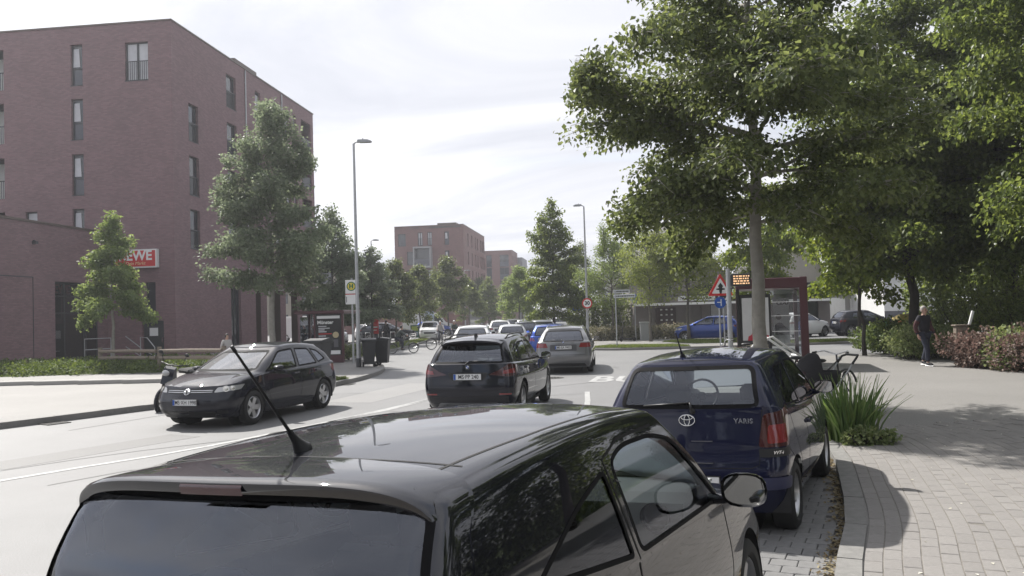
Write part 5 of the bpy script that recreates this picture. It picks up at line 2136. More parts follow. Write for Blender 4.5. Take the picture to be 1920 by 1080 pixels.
def build_car(name, label, loc, heading, spec, mp, q=1.0, group=None, glass_side=None, glass_rear=None, glass_front=None, interior=True, features=None, mirrors=None, under=True):
    s = spec
    c = Car(s, q)
    t = thing(name, label, 'car', (loc[0], loc[1], loc[2] if len(loc) > 2 else .004), az(heading), group)
    L, W, rw = s['L'], s['W'] / 2, s['rw']
    step = .05 if q >= .9 else .1
    gt = G()
    for nm, poly, ang, gl, both in s['wins']:
        m = {'q': G_black, 's': glass_side or G_mid, 'r': glass_rear or G_mid, 'f': glass_front or G_clear}[gl]
        c.window(nm, poly, ang, t, m, gt, both, (.018 if q > 1.05 else .03) if ang in (90,) else (.02 if q > 1.2 else .035), step)
    c.fix_arches()
    gap = G()
    for (line, ang, closed, both) in s.get('gaps', ()):
        c.ribbon(gap, line, ang, s.get('gapw', .007), .0012, closed, 0, both, step)
    c.t, c.gap, c.gt = t, gap, gt
    if features:
        features(c, t)
    body = link_mesh('body', c.V, c.F, mp, t, 38)
    gt.obj('window_trim', M_seal, t)
    if gap.V:
        gap.obj('panel_gaps', M_gap, t)
    # arch linings, sills, floor
    for ya in (s['ro'], s['ro'] + s['wb']):
        R = rw + .06
        n = 20
        for sg in (1, -1):
            g = G()
            b = len(g.V)
            for k in range(n + 1):
                a = -.25 + (PI + .5) * k / n
                for x in (W * .58, W * .955):
                    g.V.append((sg * x, ya + R * math.cos(a), rw + R * math.sin(a)))
            for k in range(n):
                qd = (b + 2 * k, b + 2 * k + 1, b + 2 * k + 3, b + 2 * k + 2)
                g.F.append(qd if sg > 0 else qd[::-1])
            b = len(g.V)
            g.V += [(sg * W * .58, ya + R * math.cos(2 * PI * k / n), rw + R * math.sin(2 * PI * k / n)) for k in range(n)]
            g.F.append(tuple(b + k for k in range(n)))
            g.obj('arch_lining', M_dark, t)
    g = G()
    y0, y1 = s['low'][0]['yr'] + .04, s['low'][0]['yf'] - .04
    g.box(-W * .84, s['ro'] + rw + .1, .17, W * .84, s['ro'] + s['wb'] - rw - .1, .3)
    g.box(-W * .56, y0 + .05, .2, W * .56, y1 - .1, .3)
    g.obj('underbody', M_dark, t)
    for ya, fr in ((s['ro'], 0), (s['ro'] + s['wb'], 1)):
        for sg in (1, -1):
            wheel_parts(t, rw, .2, sg * (W - .125), ya, sg, s.get('rim', 0))
    if interior:
        # lining under the roof and pillars: the upper shell moved inward
        N = c.vnorm()
        up = np.all(c.F >= c.gh_faces_from, axis=1)
        F = c.F[up][:, ::-1]
        ids = np.unique(F)
        mp_ = np.zeros(len(c.V), int)
        mp_[ids] = np.arange(len(ids))
        link_mesh('roof_lining', c.V[ids] - N[ids] * .022, mp_[F], M_liner, t, True)
        ys = s['seat']
        for sx in (.37, -.37):
            seat(t, sx, ys)
        g = G()
        g.bbox(-W * .78, s['bench'], .3, W * .78, s['bench'] + .45, .5, .06)
        g2 = G().bbox(-W * .76, -.1, 0, W * .76, .06, .56, .05).xform(Matrix.Translation((0, s['bench'], .44)) @ Matrix.Rotation(.3, 4, 'X'))
        g.add(g2.V, g2.F)
        for sx in (-.4, .4):
            g3 = G().bbox(sx - .12, -.05, 0, sx + .12, .05, .14, .04).xform(Matrix.Translation((0, s['bench'] - .17, .97)))
            g.add(g3.V, g3.F)
        g.obj('rear_bench', M_seat, t, 50)
        yd = s['dash']
        zt = s['dashz']
        g = G()
        prof = [(yd + .55, zt + .02), (yd + .1, zt + .035), (yd, zt), (yd - .03, zt - .1), (yd + .06, zt - .38), (yd + .55, zt - .4)]
        g.prism(prof, -W * .82, W * .82, 'x')
        g.obj('dashboard', s.get('dashm', M_dash_d), t)
        g = G().torus((0, 0, 0), .18, .014, 'y', 28, 8)
        g.tube([(-.17, 0, .02), (0, .02, -.02), (.17, 0, .02)], .014, 6)
        g.tube([(0, .02, -.02), (0, 0, -.17)], .014, 6)
        g.ball((0, .015, -.01), .06, .03, .05)
        g.xform(Matrix.Translation((-.37, yd - .22, zt + .0)) @ Matrix.Rotation(-.42, 4, 'X'))
        g.obj('steering_wheel', M_black, t, True)
        G().box(-W * .86, .35, .3, W * .86, yd + .3, .33).obj('cabin_floor', M_dark, t)
        sh_ = G().box(-W * .78, .22, .8, W * .78, s['bench'] + .0, .82).obj('parcel_shelf', M_dark, t)
        g = G().bbox(-.12, 0, -.03, .12, .02, .03, .01)
        g.xform(Matrix.Translation((0, s['wtop'] + .12, s['H'] - .17)))
        g.obj('rear_view_mirror', M_black, t)
    else:
        G().box(-W * .8, .4, .3, W * .8, s['dash'] + .1, s['dashz'] - .05).obj('cabin', M_dark, t)
    return t, c


def mk_spec(L, W, H, wb, ro, rw, belt, hood, cowl, wtop, rtop, rbase, ghw=.72, zlow=.2, rr=.2, crown=.055, tf=.1, tr=.06, rbow=.06, bump=.0, rt=.09, ghb=.915, hwm=None, rear_z=None, grr=None):
    grr = grr or (rr * .95, .17, .13, .12)
    """ring profiles of a two-box car; y runs from the rear bumper (0) to the front (L)"""
    br, bm_, bc = belt
    s = dict(L=L, W=W, H=H, wb=wb, ro=ro, rw=rw, crown=crown, tf=tf, tr=tr)
    z0 = zlow
    rl = rear_z or (.34, .52, .7)
    s['low'] = [
        dict(yr=.14, yf=L - .16, w=.9, rr=rr, rf=.3, br=.05, bf=.16, z=[(0, z0), (L, z0)]),
        dict(yr=.05, yf=L - .05, w=.965, rr=rr, rf=.32, br=.06, bf=.2, z=[(0, rl[0]), (L, .32)]),
        dict(yr=.0 + bump * 0, yf=L, w=1.0, rr=rr, rf=.34, br=.07, bf=.22, z=[(0, rl[1]), (L * .5, .52), (L, .48)]),
        dict(yr=.03 + bump, yf=L - .03, w=1.0, rr=rr, rf=.34, br=.07, bf=.24, z=[(0, rl[2]), (L * .5, .7), (L, .6)]),
        dict(yr=.07 + bump, yf=L - .12, w=.955, rr=rr, rf=.36, br=rbow + .01, bf=.26, z=[(0, br), (L * .35, bm_), (cowl - .35, bc), (L - .25, hood + .02), (L, hood - .02)]),
    ]
    zt = H - crown
    s['gh'] = [
        dict(yr=rbase, yf=cowl, w=ghb, rr=grr[0], rf=.2, br=rbow, bf=.34, z=[(0, br + .03), (L * .35, bm_ + .025), (cowl - .35, bc + .025), (cowl, bc + .03 + .02)]),
        dict(yr=rbase * .62 + rtop * .38, yf=cowl * .55 + wtop * .45, w=ghb * .52 + ghw * .48 + .02, rr=grr[1], rf=.17, br=rbow * .9, bf=.28, z=[(0, br * .5 + zt * .5 - .02), (L * .4, bm_ * .5 + zt * .5), (cowl, bc * .55 + zt * .45)]),
        dict(yr=rtop, yf=wtop, w=ghw + .03, rr=grr[2], rf=.12, br=.05, bf=.17, z=[(rtop, zt - rt - .02), (rtop + .5, zt - .045), (rtop * .35 + wtop * .65, zt - .02), (wtop, zt - .055)]),
        dict(yr=rtop + .03, yf=wtop - .07, w=ghw - .035, rr=grr[3], rf=.1, br=.05, bf=.16, z=[(rtop, zt - rt + .03), (rtop + .5, zt + .0), (rtop * .35 + wtop * .65, zt + .02), (wtop, zt - .015)]),
    ]
    s['bench'] = ro + .1
    s['seat'] = wtop - .6
    s['dash'] = cowl - .62
    s['dashz'] = bc - .0
    s['wtop'] = wtop
    s['cowl'] = cowl
    return s


def std_wins(s, side, wz, rz, hwf, hwr):
    """windscreen, rear window and side windows as outlines on the shell"""
    w = []
    for i, (p, r) in enumerate(side):
        w.append(('side_window', rpoly(p, r), 90, 's', True))
    a, b = hwf
    w.append(('windscreen', rpoly([(-a, wz[0]), (a, wz[0]), (b, wz[1]), (-b, wz[1])], .07), 180, 'f', False))
    a, b = hwr
    w.append(('rear_window', rpoly([(-a, rz[0]), (a, rz[0]), (b, rz[1]), (-b, rz[1])], .07), 0, 'r', False))
    s['wins'] = w
    return s
# ---------------------------------------------------------------- the black car in front
def corsa_features(c, t):
    # tailgate spoiler: a lip that arches over the rear window and runs down its sides
    K = 48
    bv = c.bvh
    path = []
    for i in range(K + 1):
        th = PI - PI * i / K
        ct, st = math.cos(th), math.sin(th)
        path.append((.735 * abs(ct) ** .40 * (1 if ct > 0 else -1), 1.24 + .268 * st ** .36 - .016 * (ct * ct)))
    prof = []
    for i, (x, z) in enumerate(path):
        a, b_ = path[max(i - 1, 0)], path[min(i + 1, K)]
        tx, tz = b_[0] - a[0], b_[1] - a[1]
        ln = math.hypot(tx, tz)
        nx, nz = -tz / ln, tx / ln
        u = abs(2 * i / K - 1)
        side = min(1.0, max(0.0, (1.50 - z) / .2))
        yb = .185 + .05 * (x / .73) ** 2 + .06 * side
        yf = .51 - .16 * side
        th_ = .042 - .014 * side
        h = bv.find_nearest(Vector((x, yf, z + .01)))
        p0 = Vector(h[0]) + Vector(h[1] if h[1].z > -.2 else -h[1]) * .003
        o = lambda k, y: (x + nx * k, y, z + nz * k)
        prof.append([tuple(p0 - Vector((nx, 0, nz)) * .03), tuple(p0), tuple((p0 + Vector(o(.004, yb + .1))) / 2 + Vector((nx, 0, nz)) * .004), o(.003, yb + .05), o(-.002, yb + .012), o(-.01, yb + .001), o(-.02, yb),
                     o(-th_, yb + .012), o(-th_ - .006, yb + .05), o(-th_ - .01, yf - .08)])
    m = len(prof[0])
    V = [p for r in prof for p in r]
    F = []
    for i in range(K):
        for j in range(m):
            F.append((i * m + j, (i + 1) * m + j, (i + 1) * m + (j + 1) % m, i * m + (j + 1) % m))
    F += [tuple(range(m)), tuple(range(K * m, (K + 1) * m))[::-1]]
    sp = link_mesh('spoiler', V, F, P_black, t, 40)
    # brake light lens on the rear lip
    g = G()
    n = 10
    for i in range(n + 1):
        x = -.125 + .25 * i / n
        yb = .185 + .05 * (x / .73) ** 2 - .003
        zc = 1.506
        g.V += [(x, yb + .004, zc - .012), (x, yb - .001, zc - .02), (x, yb + .005, zc - .042)]
    for i in range(n):
        for j in range(2):
            g.F.append((3 * i + j, 3 * i + 3 + j, 3 * i + j + 4, 3 * i + j + 1))
    g.obj('brake_light', M_lred_d, sp, True)
    # roof aerial
    h, n = c.cast((-.02, .60), 'T')
    g = G().lathe([(.03, -.01), (.03, .0), (.024, .012), (.012, .05), (.008, .09)], 14)
    g.xform(Matrix.Translation(Vector(h)) @ Matrix.Rotation(R_(38), 4, 'X') @ Matrix.Diagonal((1, 1.25, 1, 1)))
    d = Vector((0, -math.sin(R_(38)), math.cos(R_(38))))
    b = Vector(h) + d * .05
    pts = [b + d * (.40 * k / 10) for k in range(11)]
    g.tube([tuple(p) for p in pts], [.0062 - .002 * k / 10 for k in range(11)], 8)
    g.tube([tuple(pts[-1] - d * .012), tuple(pts[-1] + d * .012)], .0062, 8)
    g.obj('aerial', M_black, t, True)
    wiper(c, t, [(0.0, 1.0), (.1, 1.04), (.45, 1.02)], 0)
    c.patch('tail_light', M_lred, [(.52, .78), (.66, .74), (.75, .92), (.74, 1.08), (.62, 1.04)], 40, .004, t, .04, True)
    plate(c, t, 'MS·CA 427', .62, 0)
    mirror(c, t, 2.56, .995, P_black, .225, .165)
    handle(c, t, 1.62, .8, P_black)
    # passenger air vent and dash trim seen through the side glass
    g = G().lathe([(.0001, .0), (.062, .0), (.07, .008), (.075, .0), (.078, -.02)], 24, axis='y')
    for sx in (.58, -.58, .1, -.1):
        o = g.obj('air_vent', M_black, t, 40) if sx == .58 else None
        if o:
            first = o
        else:
            o = first.copy()
            col.objects.link(o)
        o.location = (sx, c.s['dash'] - .035, c.s['dashz'] - .06)
        o.rotation_euler = (.15, 0, 0)


S_corsa = mk_spec(L=4.0, W=1.737, H=1.535, wb=2.511, ro=.67, rw=.31, belt=(1.0, .965, .9), hood=.78, cowl=3.13, wtop=2.22, rtop=.205, rbase=.05, ghw=.835, rt=.07, crown=.045, ghb=.955, tr=.035, grr=(.11, .1, .09, .09))
std_wins(S_corsa, [([(1.50, .995), (2.72, .945), (2.12, 1.345), (1.86, 1.40), (1.50, 1.41), (1.36, 1.365)], (.05, .03, .1, .1, .12, .06)),
                   ([(.62, 1.115), (1.42, 1.0), (1.29, 1.35), (1.02, 1.28)], (.05, .03, .04, .1))],
         (1.0, 1.35), (1.04, 1.458), (.72, .64), (.77, .705))
S_corsa['wins'][1] = S_corsa['wins'][1][:3] + ('q', True)
S_corsa['dashm'] = M_dash_l
S_corsa['gapw'] = .011
S_corsa['dash'] = 2.45
S_corsa['dashz'] = .97
S_corsa['gaps'] = [
    ([(1.46, .97), (1.42, .6), (1.62, .32), (2.62, .3), (2.72, .6), (2.78, .93)], 90, False, True),   # door
    ([(1.47, .98), (1.30, 1.38), (1.48, 1.432), (1.9, 1.43)], 90, False, True),
    ([(.585, .5), (.62, 1.0), (.64, 2.05)], 'T', False, True),   # roof channels
    ([(-.63, .56), (-.3, .52), (0, .512), (.3, .52), (.63, .56)], 'T', False, False),
]
black_car, CC = build_car('parked_car', 'glossy black hatchback with roof aerial and rear spoiler, nearest the camera', (-.915, 2.2, -.012), 27.6, S_corsa, P_black, 1.4,
                          glass_side=G_clear, glass_rear=glass('car_glass_rear', (.72, .76, .8), ior=2.0), glass_front=G_clear, features=corsa_features)


black_car.rotation_euler.y = -R_(2.8)   # the bay falls towards the road


# ---------------------------------------------------------------- the dark blue car parked ahead
def yaris_features(c, t):
    emblem(c, 'ovals', .047, .985, 0, t)
    text('lettering', 'YARIS', .056, M_chrome, t, frame_M(c.cast((.47, .975), 0, .016)[0], (1, 0, 0), (0, -1, 0)), space=1.1, bold=.002)
    c.patch('tail_light', M_lred_d, rpoly([(.52, .76), (.82, .76), (.90, 1.07), (.58, 1.03)], .03), 35, .006, t, .04, True)
    for sg in (1, -1):
        poly = [(.585 * sg, .79), (.78 * sg, .79), (.79 * sg, .94), (.605 * sg, .94)]
        c.patch('brake_lens', M_lred, rpoly(poly[::sg], .02), 35 * sg, .010, t, .04)
    c.patch('lens_surround', M_black, rpoly([(.52, .68), (.82, .68), (.82, .748), (.52, .748)], .015), 35, .004, t, .05, True)
    hit, nn = c.cast((.66, .714), 35, .012)
    text('lettering', 'VVT-i', .038, M_chrome, t, frame_M(hit, (math.cos(R_(35)), math.sin(R_(35)), 0), (math.sin(R_(35)), -math.cos(R_(35)), 0)), shear=.3, bold=.001)
    g = G().ball(c.cast((.0, .70), 0, .004)[0], .016, n=10, m=6)
    g.obj('tailgate_lock', M_chrome, t, True)
    for z in (.81, .63):
        h, n = c.cast((.12, z), 0, .002)
        G().box(h[0] - .09, h[1] - .004, h[2] - .003, h[0] + .09, h[1] + .006, h[2] + .003).obj('trim_strip', mat('dull_chrome', (.3, .3, .32), .3, .8), t)
    plate(c, t, 'MS·DK 76', .47, 0)
    c.patch('bumper_guard', mat('guard_blue', (.02, .024, .07), .45), rpoly([(.42, .42), (.82, .42), (.82, .52), (.42, .52)], .03), 25, .018, t, .05, True)
    wiper(c, t, [(0.05, 1.06), (.03, 1.125), (-.38, 1.10)], 0)
    mirror(c, t, 2.28, 1.03, P_navy, .21, .135, xo=-.03)
    handle(c, t, 1.45, .82, P_navy)
    h, n = c.cast((-.12, .50), 'T')
    g = G().lathe([(.028, -.01), (.028, .006), (.012, .03), (.009, .06)], 12)
    g.xform(Matrix.Translation(Vector(h)) @ Matrix.Rotation(R_(40), 4, 'X'))
    d = Vector((0, -math.sin(R_(40)), math.cos(R_(40))))
    g.tube([tuple(Vector(h) + d * k) for k in (.03, .15, .30)], [.009, .007, .005], 8)
    g.obj('aerial', M_black, t, True)


S_yaris = mk_spec(L=3.64, W=1.66, H=1.53, wb=2.37, ro=.53, rw=.29, belt=(1.07, .98, .95), hood=.82, cowl=2.95, wtop=1.98, rtop=.28, rbase=.07, ghw=.70, rt=.06, crown=.05, ghb=.93, rr=.17)
std_wins(S_yaris, [([(1.32, 1.02), (2.5, .99), (2.02, 1.32), (1.75, 1.40), (1.30, 1.41)], (.04, .03, .1, .1, .05)),
                   ([(.52, 1.06), (1.26, 1.02), (1.24, 1.41), (.72, 1.385)], (.05, .03, .05, .09))],
         (1.0, 1.38), (1.085, 1.425), (.66, .53), (.605, .54))
S_yaris['dash'] = 2.32
S_yaris['dashz'] = 1.0
S_yaris['dashm'] = mat('dash_mid_grey', (.2, .2, .2), .7)
S_yaris['gaps'] = [
    ([(.26, 1.0), (.31, .72), (.52, .6), (.6, .55)], 90, False, True),
    ([(1.29, .96), (1.28, .36), (2.35, .34), (2.42, .6), (2.46, .93)], 90, False, True),
    ([(1.29, .94), (1.29, .36), (.95, .36), (.72, .66), (.56, .98)], 90, False, True),
    ([(-.62, 1.07), (-.585, .62), (-.52, .59), (.52, .59), (.585, .62), (.62, 1.07)], 0, False, False),
    ([(.54, .36), (.585, 1.0), (.59, 1.9)], 'T', False, True),
    ([(-.56, .37), (0, .335), (.56, .37)], 'T', False, False),
]
blue_car, CY = build_car('parked_car', 'dark blue small hatchback parked at the kerb ahead of the black one', (1.47, 7.03), 26.6, S_yaris, P_navy, 1.1,
                         glass_side=G_dark, glass_rear=glass('car_glass_light', (.7, .74, .74)), features=yaris_features)


blue_car.rotation_euler.y = -R_(1.7)


# ---------------------------------------------------------------- the oncoming dark hatchback
def golf_features(c, t):
    L = c.L
    emblem(c, 'letters', .062, .685, 180, t)
    g = G()
    gr = c.patch('grille', M_black, rpoly([(-.46, .655), (.46, .655), (.52, .735), (-.52, .735)], .02), 180, .004, t, .05)
    for z in (.675, .705):
        c.ribbon(g, [(-.48, z), (-.075, z)], 180, .008, .009, False, 0, False)
        c.ribbon(g, [(.075, z), (.48, z)], 180, .008, .009, False, 0, False)
    if gr and g.V:
        g.obj('slat', M_chrome, gr)
    c.patch('lower_intake', M_black, rpoly([(-.5, .22), (.5, .22), (.56, .33), (-.56, .33)], .03), 180, .004, t, .06)
    for nm, sg in (('r', 1), ('l', -1)):
        a = 180 - 38 * sg
        P3 = [(sg * .50, L - .16, .665), (sg * .80, L - .55, .70), (sg * .80, L - .68, .79), (sg * .52, L - .25, .755)]
        poly = c.uv3(P3, a)
        hl = c.patch('headlight', M_lclr, rpoly(poly, .03), a, .004, t, .04)
        for k, (f, r) in enumerate(((.33, .062), (.62, .05))):
            uv = np.array(poly)
            ctr = uv.mean(0) + (uv[1] - uv[0]) * (f - .5) * .8
            h, n = c.cast(ctr, a, .008)
            if h is not None and hl:
                gg = G().lathe([(.0001, .012), (r * .5, .012), (r * .6, .002), (r, .006)], 18)
                gg.xform(Matrix.Translation(Vector(h)) @ Vector(n).to_track_quat('Z', 'Y').to_matrix().to_4x4())
                gg.obj('lamp', M_refl, hl, True)
        fg = c.uv3([(sg * .56, L - .14, .28), (sg * .70, L - .3, .28), (sg * .70, L - .3, .35), (sg * .58, L - .14, .35)], a)
        c.patch('fog_light_intake', M_black, rpoly(fg, .02), a, .004, t, .05)
    c.patch('tail_light', M_lred, [(.55, .78), (.86, .8), (.93, .95), (.58, .94)], 40, .004, t, .05, True)
    plate(c, t, 'MS·XH 1998', .5, 180)
    mirror(c, t, 2.62, .98, P_ink, .2, .13)
    for y in (1.86, .98):
        handle(c, t, y, .86, P_ink)
    c.patch('bumper_edge', M_black, [(-.62, .215), (.62, .215), (.62, .235), (-.62, .235)], 180, .006, t, .06)


def five_door(L, belt, yb, yf, ymid, yrear, ztop, yq, q=True):
    b0, b1, b2 = belt
    w = [([(ymid + .03, b1), (yf, b2), (yf - .58, ztop - .03), (yf - 1.0, ztop), (ymid - .02, ztop)], (.03, .03, .1, .1, .05)),
         ([(yrear, b1 + .02), (ymid - .06, b1), (ymid - .1, ztop), (yrear + .17, ztop - .02)], (.05, .03, .05, .08))]
    if q:
        w.append(([(yq, b0), (yrear - .06, b1 + .03), (yrear + .1, ztop - .03), (yq + .22, ztop - .08)], (.04, .03, .05, .08)))
    return w


def door_gaps(yf, ym, yr, yw, b, zl=.3):
    return [([(ym, b), (ym, zl), (yf - .15, zl), (yf + .0, .55), (yf + .02, b)], 90, False, True),
            ([(ym, b), (ym, zl), (yw + .36, zl), (yw + .2, .68), (yr, b)], 90, False, True)]


S_golf = mk_spec(L=4.2, W=1.786, H=1.48, wb=2.578, ro=.74, rw=.32, belt=(1.0, .955, .92), hood=.77, cowl=3.30, wtop=2.3, rtop=.5, rbase=.13, ghw=.68, rt=.08, crown=.05)
std_wins(S_golf, five_door(4.2, (1.08, .985, .965), 0, 2.82, 1.72, .92, 1.36, .52), (1.0, 1.35), (1.03, 1.36), (.69, .535), (.60, .52))
S_golf['gaps'] = door_gaps(2.86, 1.69, .86, .74, .95) + [([(.72, 4.02), (.74, 3.7), (.70, 3.2)], 'T', False, True)]
S_golf['rim'] = 1
golf, _ = build_car('car', 'blue black hatchback turning towards the camera with white number plate MS XH 1998', (-4.795, 19.05), -163, S_golf, P_ink, .95,
                    glass_side=G_mid, glass_front=G_glare, glass_rear=G_dark, features=golf_features)


# ---------------------------------------------------------------- the black crossover driving away
def x1_features(c, t):
    emblem(c, 'quarters', .045, 1.0, 0, t)
    c.patch('tail_light', M_lred_d, rpoly([(.36, .86), (.70, .82), (.93, .86), (.93, 1.02), (.72, 1.05), (.52, .93)], .02), 30, .005, t, .05, True)
    for sg in (1, -1):
        p = [(.60 * sg, .87), (.84 * sg, .88), (.84 * sg, .97), (.62 * sg, .93)]
        c.patch('brake_lens', M_lred, p[::sg], 30 * sg, .009, t, .05)
        p = [(.56 * sg, .50), (.78 * sg, .50), (.78 * sg, .525), (.56 * sg, .53)]
        c.patch('reflector', M_lred, p[::sg], 20 * sg, .006, t, .05)
    c.patch('plate_recess', M_black, rpoly([(-.32, .775), (.32, .775), (.38, .90), (-.38, .90)], .03), 0, .003, t, .05)
    plate(c, t, 'MS·PP 240', .825, 0)
    c.patch('rear_skirt', mat('skirt_grey', (.16, .165, .175), .45, .3), rpoly([(-.62, .26), (.62, .26), (.54, .36), (-.54, .36)], .03), 0, .008, t, .05)
    c.patch('bumper_lower', mat('cladding', (.02, .02, .024), .55), [(-.74, .36), (.74, .36), (.74, .47), (-.74, .47)], 0, .004, t, .05)
    wiper(c, t, [(-.02, 1.055), (.03, 1.09), (.36, 1.095)], 0)
    mirror(c, t, 2.98, 1.02, P_ink, .21, .15)
    for y in (2.1, 1.2):
        handle(c, t, y, .92, P_ink)
    # roof rails, top spoiler, shark fin
    g = G()
    for sg in (1, -1):
        pts = []
        for k in range(9):
            y = .75 + 1.9 * k / 8
            h, n = c.cast((.56 * sg, y), 'T')
            lift = .045 if 0 < k < 8 else .0
            pts.append((h[0], h[1], h[2] + lift))
        g.tube(pts, .016, 7)
    g.obj('roof_rail', M_black, t, True)
    g = G()
    K = 14
    for i in range(K + 1):
        u = -1 + 2 * i / K
        h, n = c.cast((u * .58, .52), 'T')
        z = h[2]
        g.V += [(u * .58, .54, z + .002), (u * .57, .28 + .07 * u * u, z - .03), (u * .57, .29 + .07 * u * u, z - .065), (u * .58, .5, z - .06)]
    for i in range(K):
        for j in range(4):
            g.F.append((4 * i + j, 4 * i + (j + 1) % 4, 4 * (i + 1) + (j + 1) % 4, 4 * (i + 1) + j))
    g.F += [(0, 1, 2, 3)[::-1], (4 * K, 4 * K + 1, 4 * K + 2, 4 * K + 3)]
    g.obj('spoiler', P_ink, t, 40)
    h, n = c.cast((0, .75), 'T')
    G().prism([(-.09, -.01), (.09, -.01), (-.02, .055), (-.075, .06)], -.018, .018, 'x').xform(Matrix.Translation(Vector(h))).obj('fin_aerial', M_black, t)
    G().lathe([(.035, 0), (.04, -.12)], 14, axis='y').xform(Matrix.Translation((-.42, .10, .30))).obj('exhaust_pipe', M_chrome, t, True)


S_x1 = mk_spec(L=4.454, W=1.798, H=1.545, wb=2.76, ro=.84, rw=.345, belt=(1.05, 1.0, .97), hood=.83, cowl=3.30, wtop=2.5, rtop=.42, rbase=.13, ghw=.68, rt=.07, crown=.05, zlow=.26, rear_z=(.4, .6, .8))
std_wins(S_x1, five_door(4.45, (1.14, 1.03, 1.01), 0, 3.06, 1.92, 1.02, 1.415, .62), (1.05, 1.41), (1.065, 1.40), (.68, .53), (.66, .56))
S_x1['gaps'] = door_gaps(3.1, 1.9, .98, .84, 1.0, .34) + [([(-.70, 1.04), (-.68, .64), (-.5, .58), (.5, .58), (.68, .64), (.70, 1.04)], 0, False, False)]
x1, _ = build_car('car', 'black crossover estate driving away with number plate MS PP 240', (-.86, 14.84), 12, S_x1, P_ink, .95, glass_side=G_dark, glass_rear=G_mid, features=x1_features)


# ---------------------------------------------------------------- the silver grey estate ahead of it
def estate_features(c, t):
    emblem(c, 'quarters', .045, .99, 0, t)
    c.patch('tail_light', M_lred, rpoly([(.46, .83), (.88, .83), (.95, .97), (.52, .97)], .02), 30, .005, t, .05, True)
    c.patch('plate_recess', mat('recess_grey', (.07, .07, .075), .5), rpoly([(-.42, .72), (.42, .72), (.42, .92), (-.42, .92)], .03), 0, .003, t, .05)
    plate(c, t, 'MS·EA 9902', .83, 0)
    c.patch('rear_skirt', M_black, rpoly([(-.72, .24), (.72, .24), (.66, .33), (-.66, .33)], .03), 0, .006, t, .06)
    wiper(c, t, [(-.02, 1.03), (-.06, 1.06), (-.4, 1.05)], 0)
    mirror(c, t, 3.2, .98, P_grey, .2, .13)
    for y in (2.35, 1.35):
        handle(c, t, y, .85, P_grey)
    g = G()
    for sg in (1, -1):
        pts = []
        for k in range(9):
            h, n = c.cast((.57 * sg, .7 + 2.2 * k / 8), 'T')
            pts.append((h[0], h[1], h[2] + (.035 if 0 < k < 8 else 0)))
        g.tube(pts, .014, 6)
    g.obj('roof_rail', M_chrome, t, True)


S_est = mk_spec(L=4.84, W=1.846, H=1.49, wb=2.886, ro=.98, rw=.325, belt=(1.0, .955, .94), hood=.76, cowl=3.55, wtop=2.7, rtop=.62, rbase=.12, ghw=.67, rt=.07, crown=.05)
std_wins(S_est, five_door(4.84, (1.06, .985, .975), 0, 3.3, 2.12, 1.18, 1.365, .62), (1.0, 1.35), (1.015, 1.355), (.69, .54), (.66, .54))
S_est['gaps'] = door_gaps(3.34, 2.1, 1.12, .98, .95) + [([(-.72, 1.0), (-.70, .6), (.70, .6), (.72, 1.0)], 0, False, False)]
estate, _ = build_car('car', 'silver grey estate car with red tail lights driving ahead on the right', (1.55, 25.85), 7, S_est, P_grey, .75, glass_side=G_dark, glass_rear=G_dark, features=estate_features)


# ---------------------------------------------------------------- cars farther off: three kinds, copied and repainted
def plain_features(c, t):
    L = c.L
    c.patch('tail_light', M_lred, [(.52, .8), (.84, .8), (.9, 1.0), (.62, 1.0)], 38, .005, t, .08, True)
    for sg in (1, -1):
        a = 180 - 38 * sg
        poly = c.uv3([(sg * .50, L - .16, .64), (sg * .80, L - .5, .67), (sg * .80, L - .62, .79), (sg * .52, L - .24, .75)], a)
        c.patch('headlight', M_lclr, poly, a, .005, t, .08)
    c.patch('grille', M_black, [(-.42, .5), (.42, .5), (.46, .64), (-.46, .64)], 180, .005, t, .1)
    plate(c, t, 'MS·LU 315', .78, 0)
    c.patch('front_plate', M_plate, [(-.26, .4), (.26, .4), (.26, .5), (-.26, .5)], 180, .01, t, .1)
    mirror(c, t, c.s['cowl'] - .55, .98, M_black, .19, .13)


S_h2 = mk_spec(L=3.95, W=1.72, H=1.46, wb=2.5, ro=.68, rw=.30, belt=(.98, .94, .92), hood=.8, cowl=3.12, wtop=2.15, rtop=.4, rbase=.12, ghw=.69, crown=.05)
std_wins(S_h2, five_door(3.95, (1.05, .975, .96), 0, 2.62, 1.55, .74, 1.345, .5, False), (1.0, 1.34), (1.01, 1.35), (.66, .53), (.6, .52))
car_b, _ = build_car('car', 'bright blue hatchback ahead of the silver grey estate', (1.45, 33.2), 3, S_h2, P_blue, .5, glass_side=G_dark, glass_rear=G_dark, features=plain_features)
QG = 'cars queuing along the road'
PG = 'cars parked by the road'


def car_copy(src, name, label, loc, hd, mp, group=None, scale=None, was=('paint_blue',)):
    o = dup(src, (loc[0], loc[1], .004), az(hd), label, group, scale, {w: mp for w in was})
    o.name = name
    return o


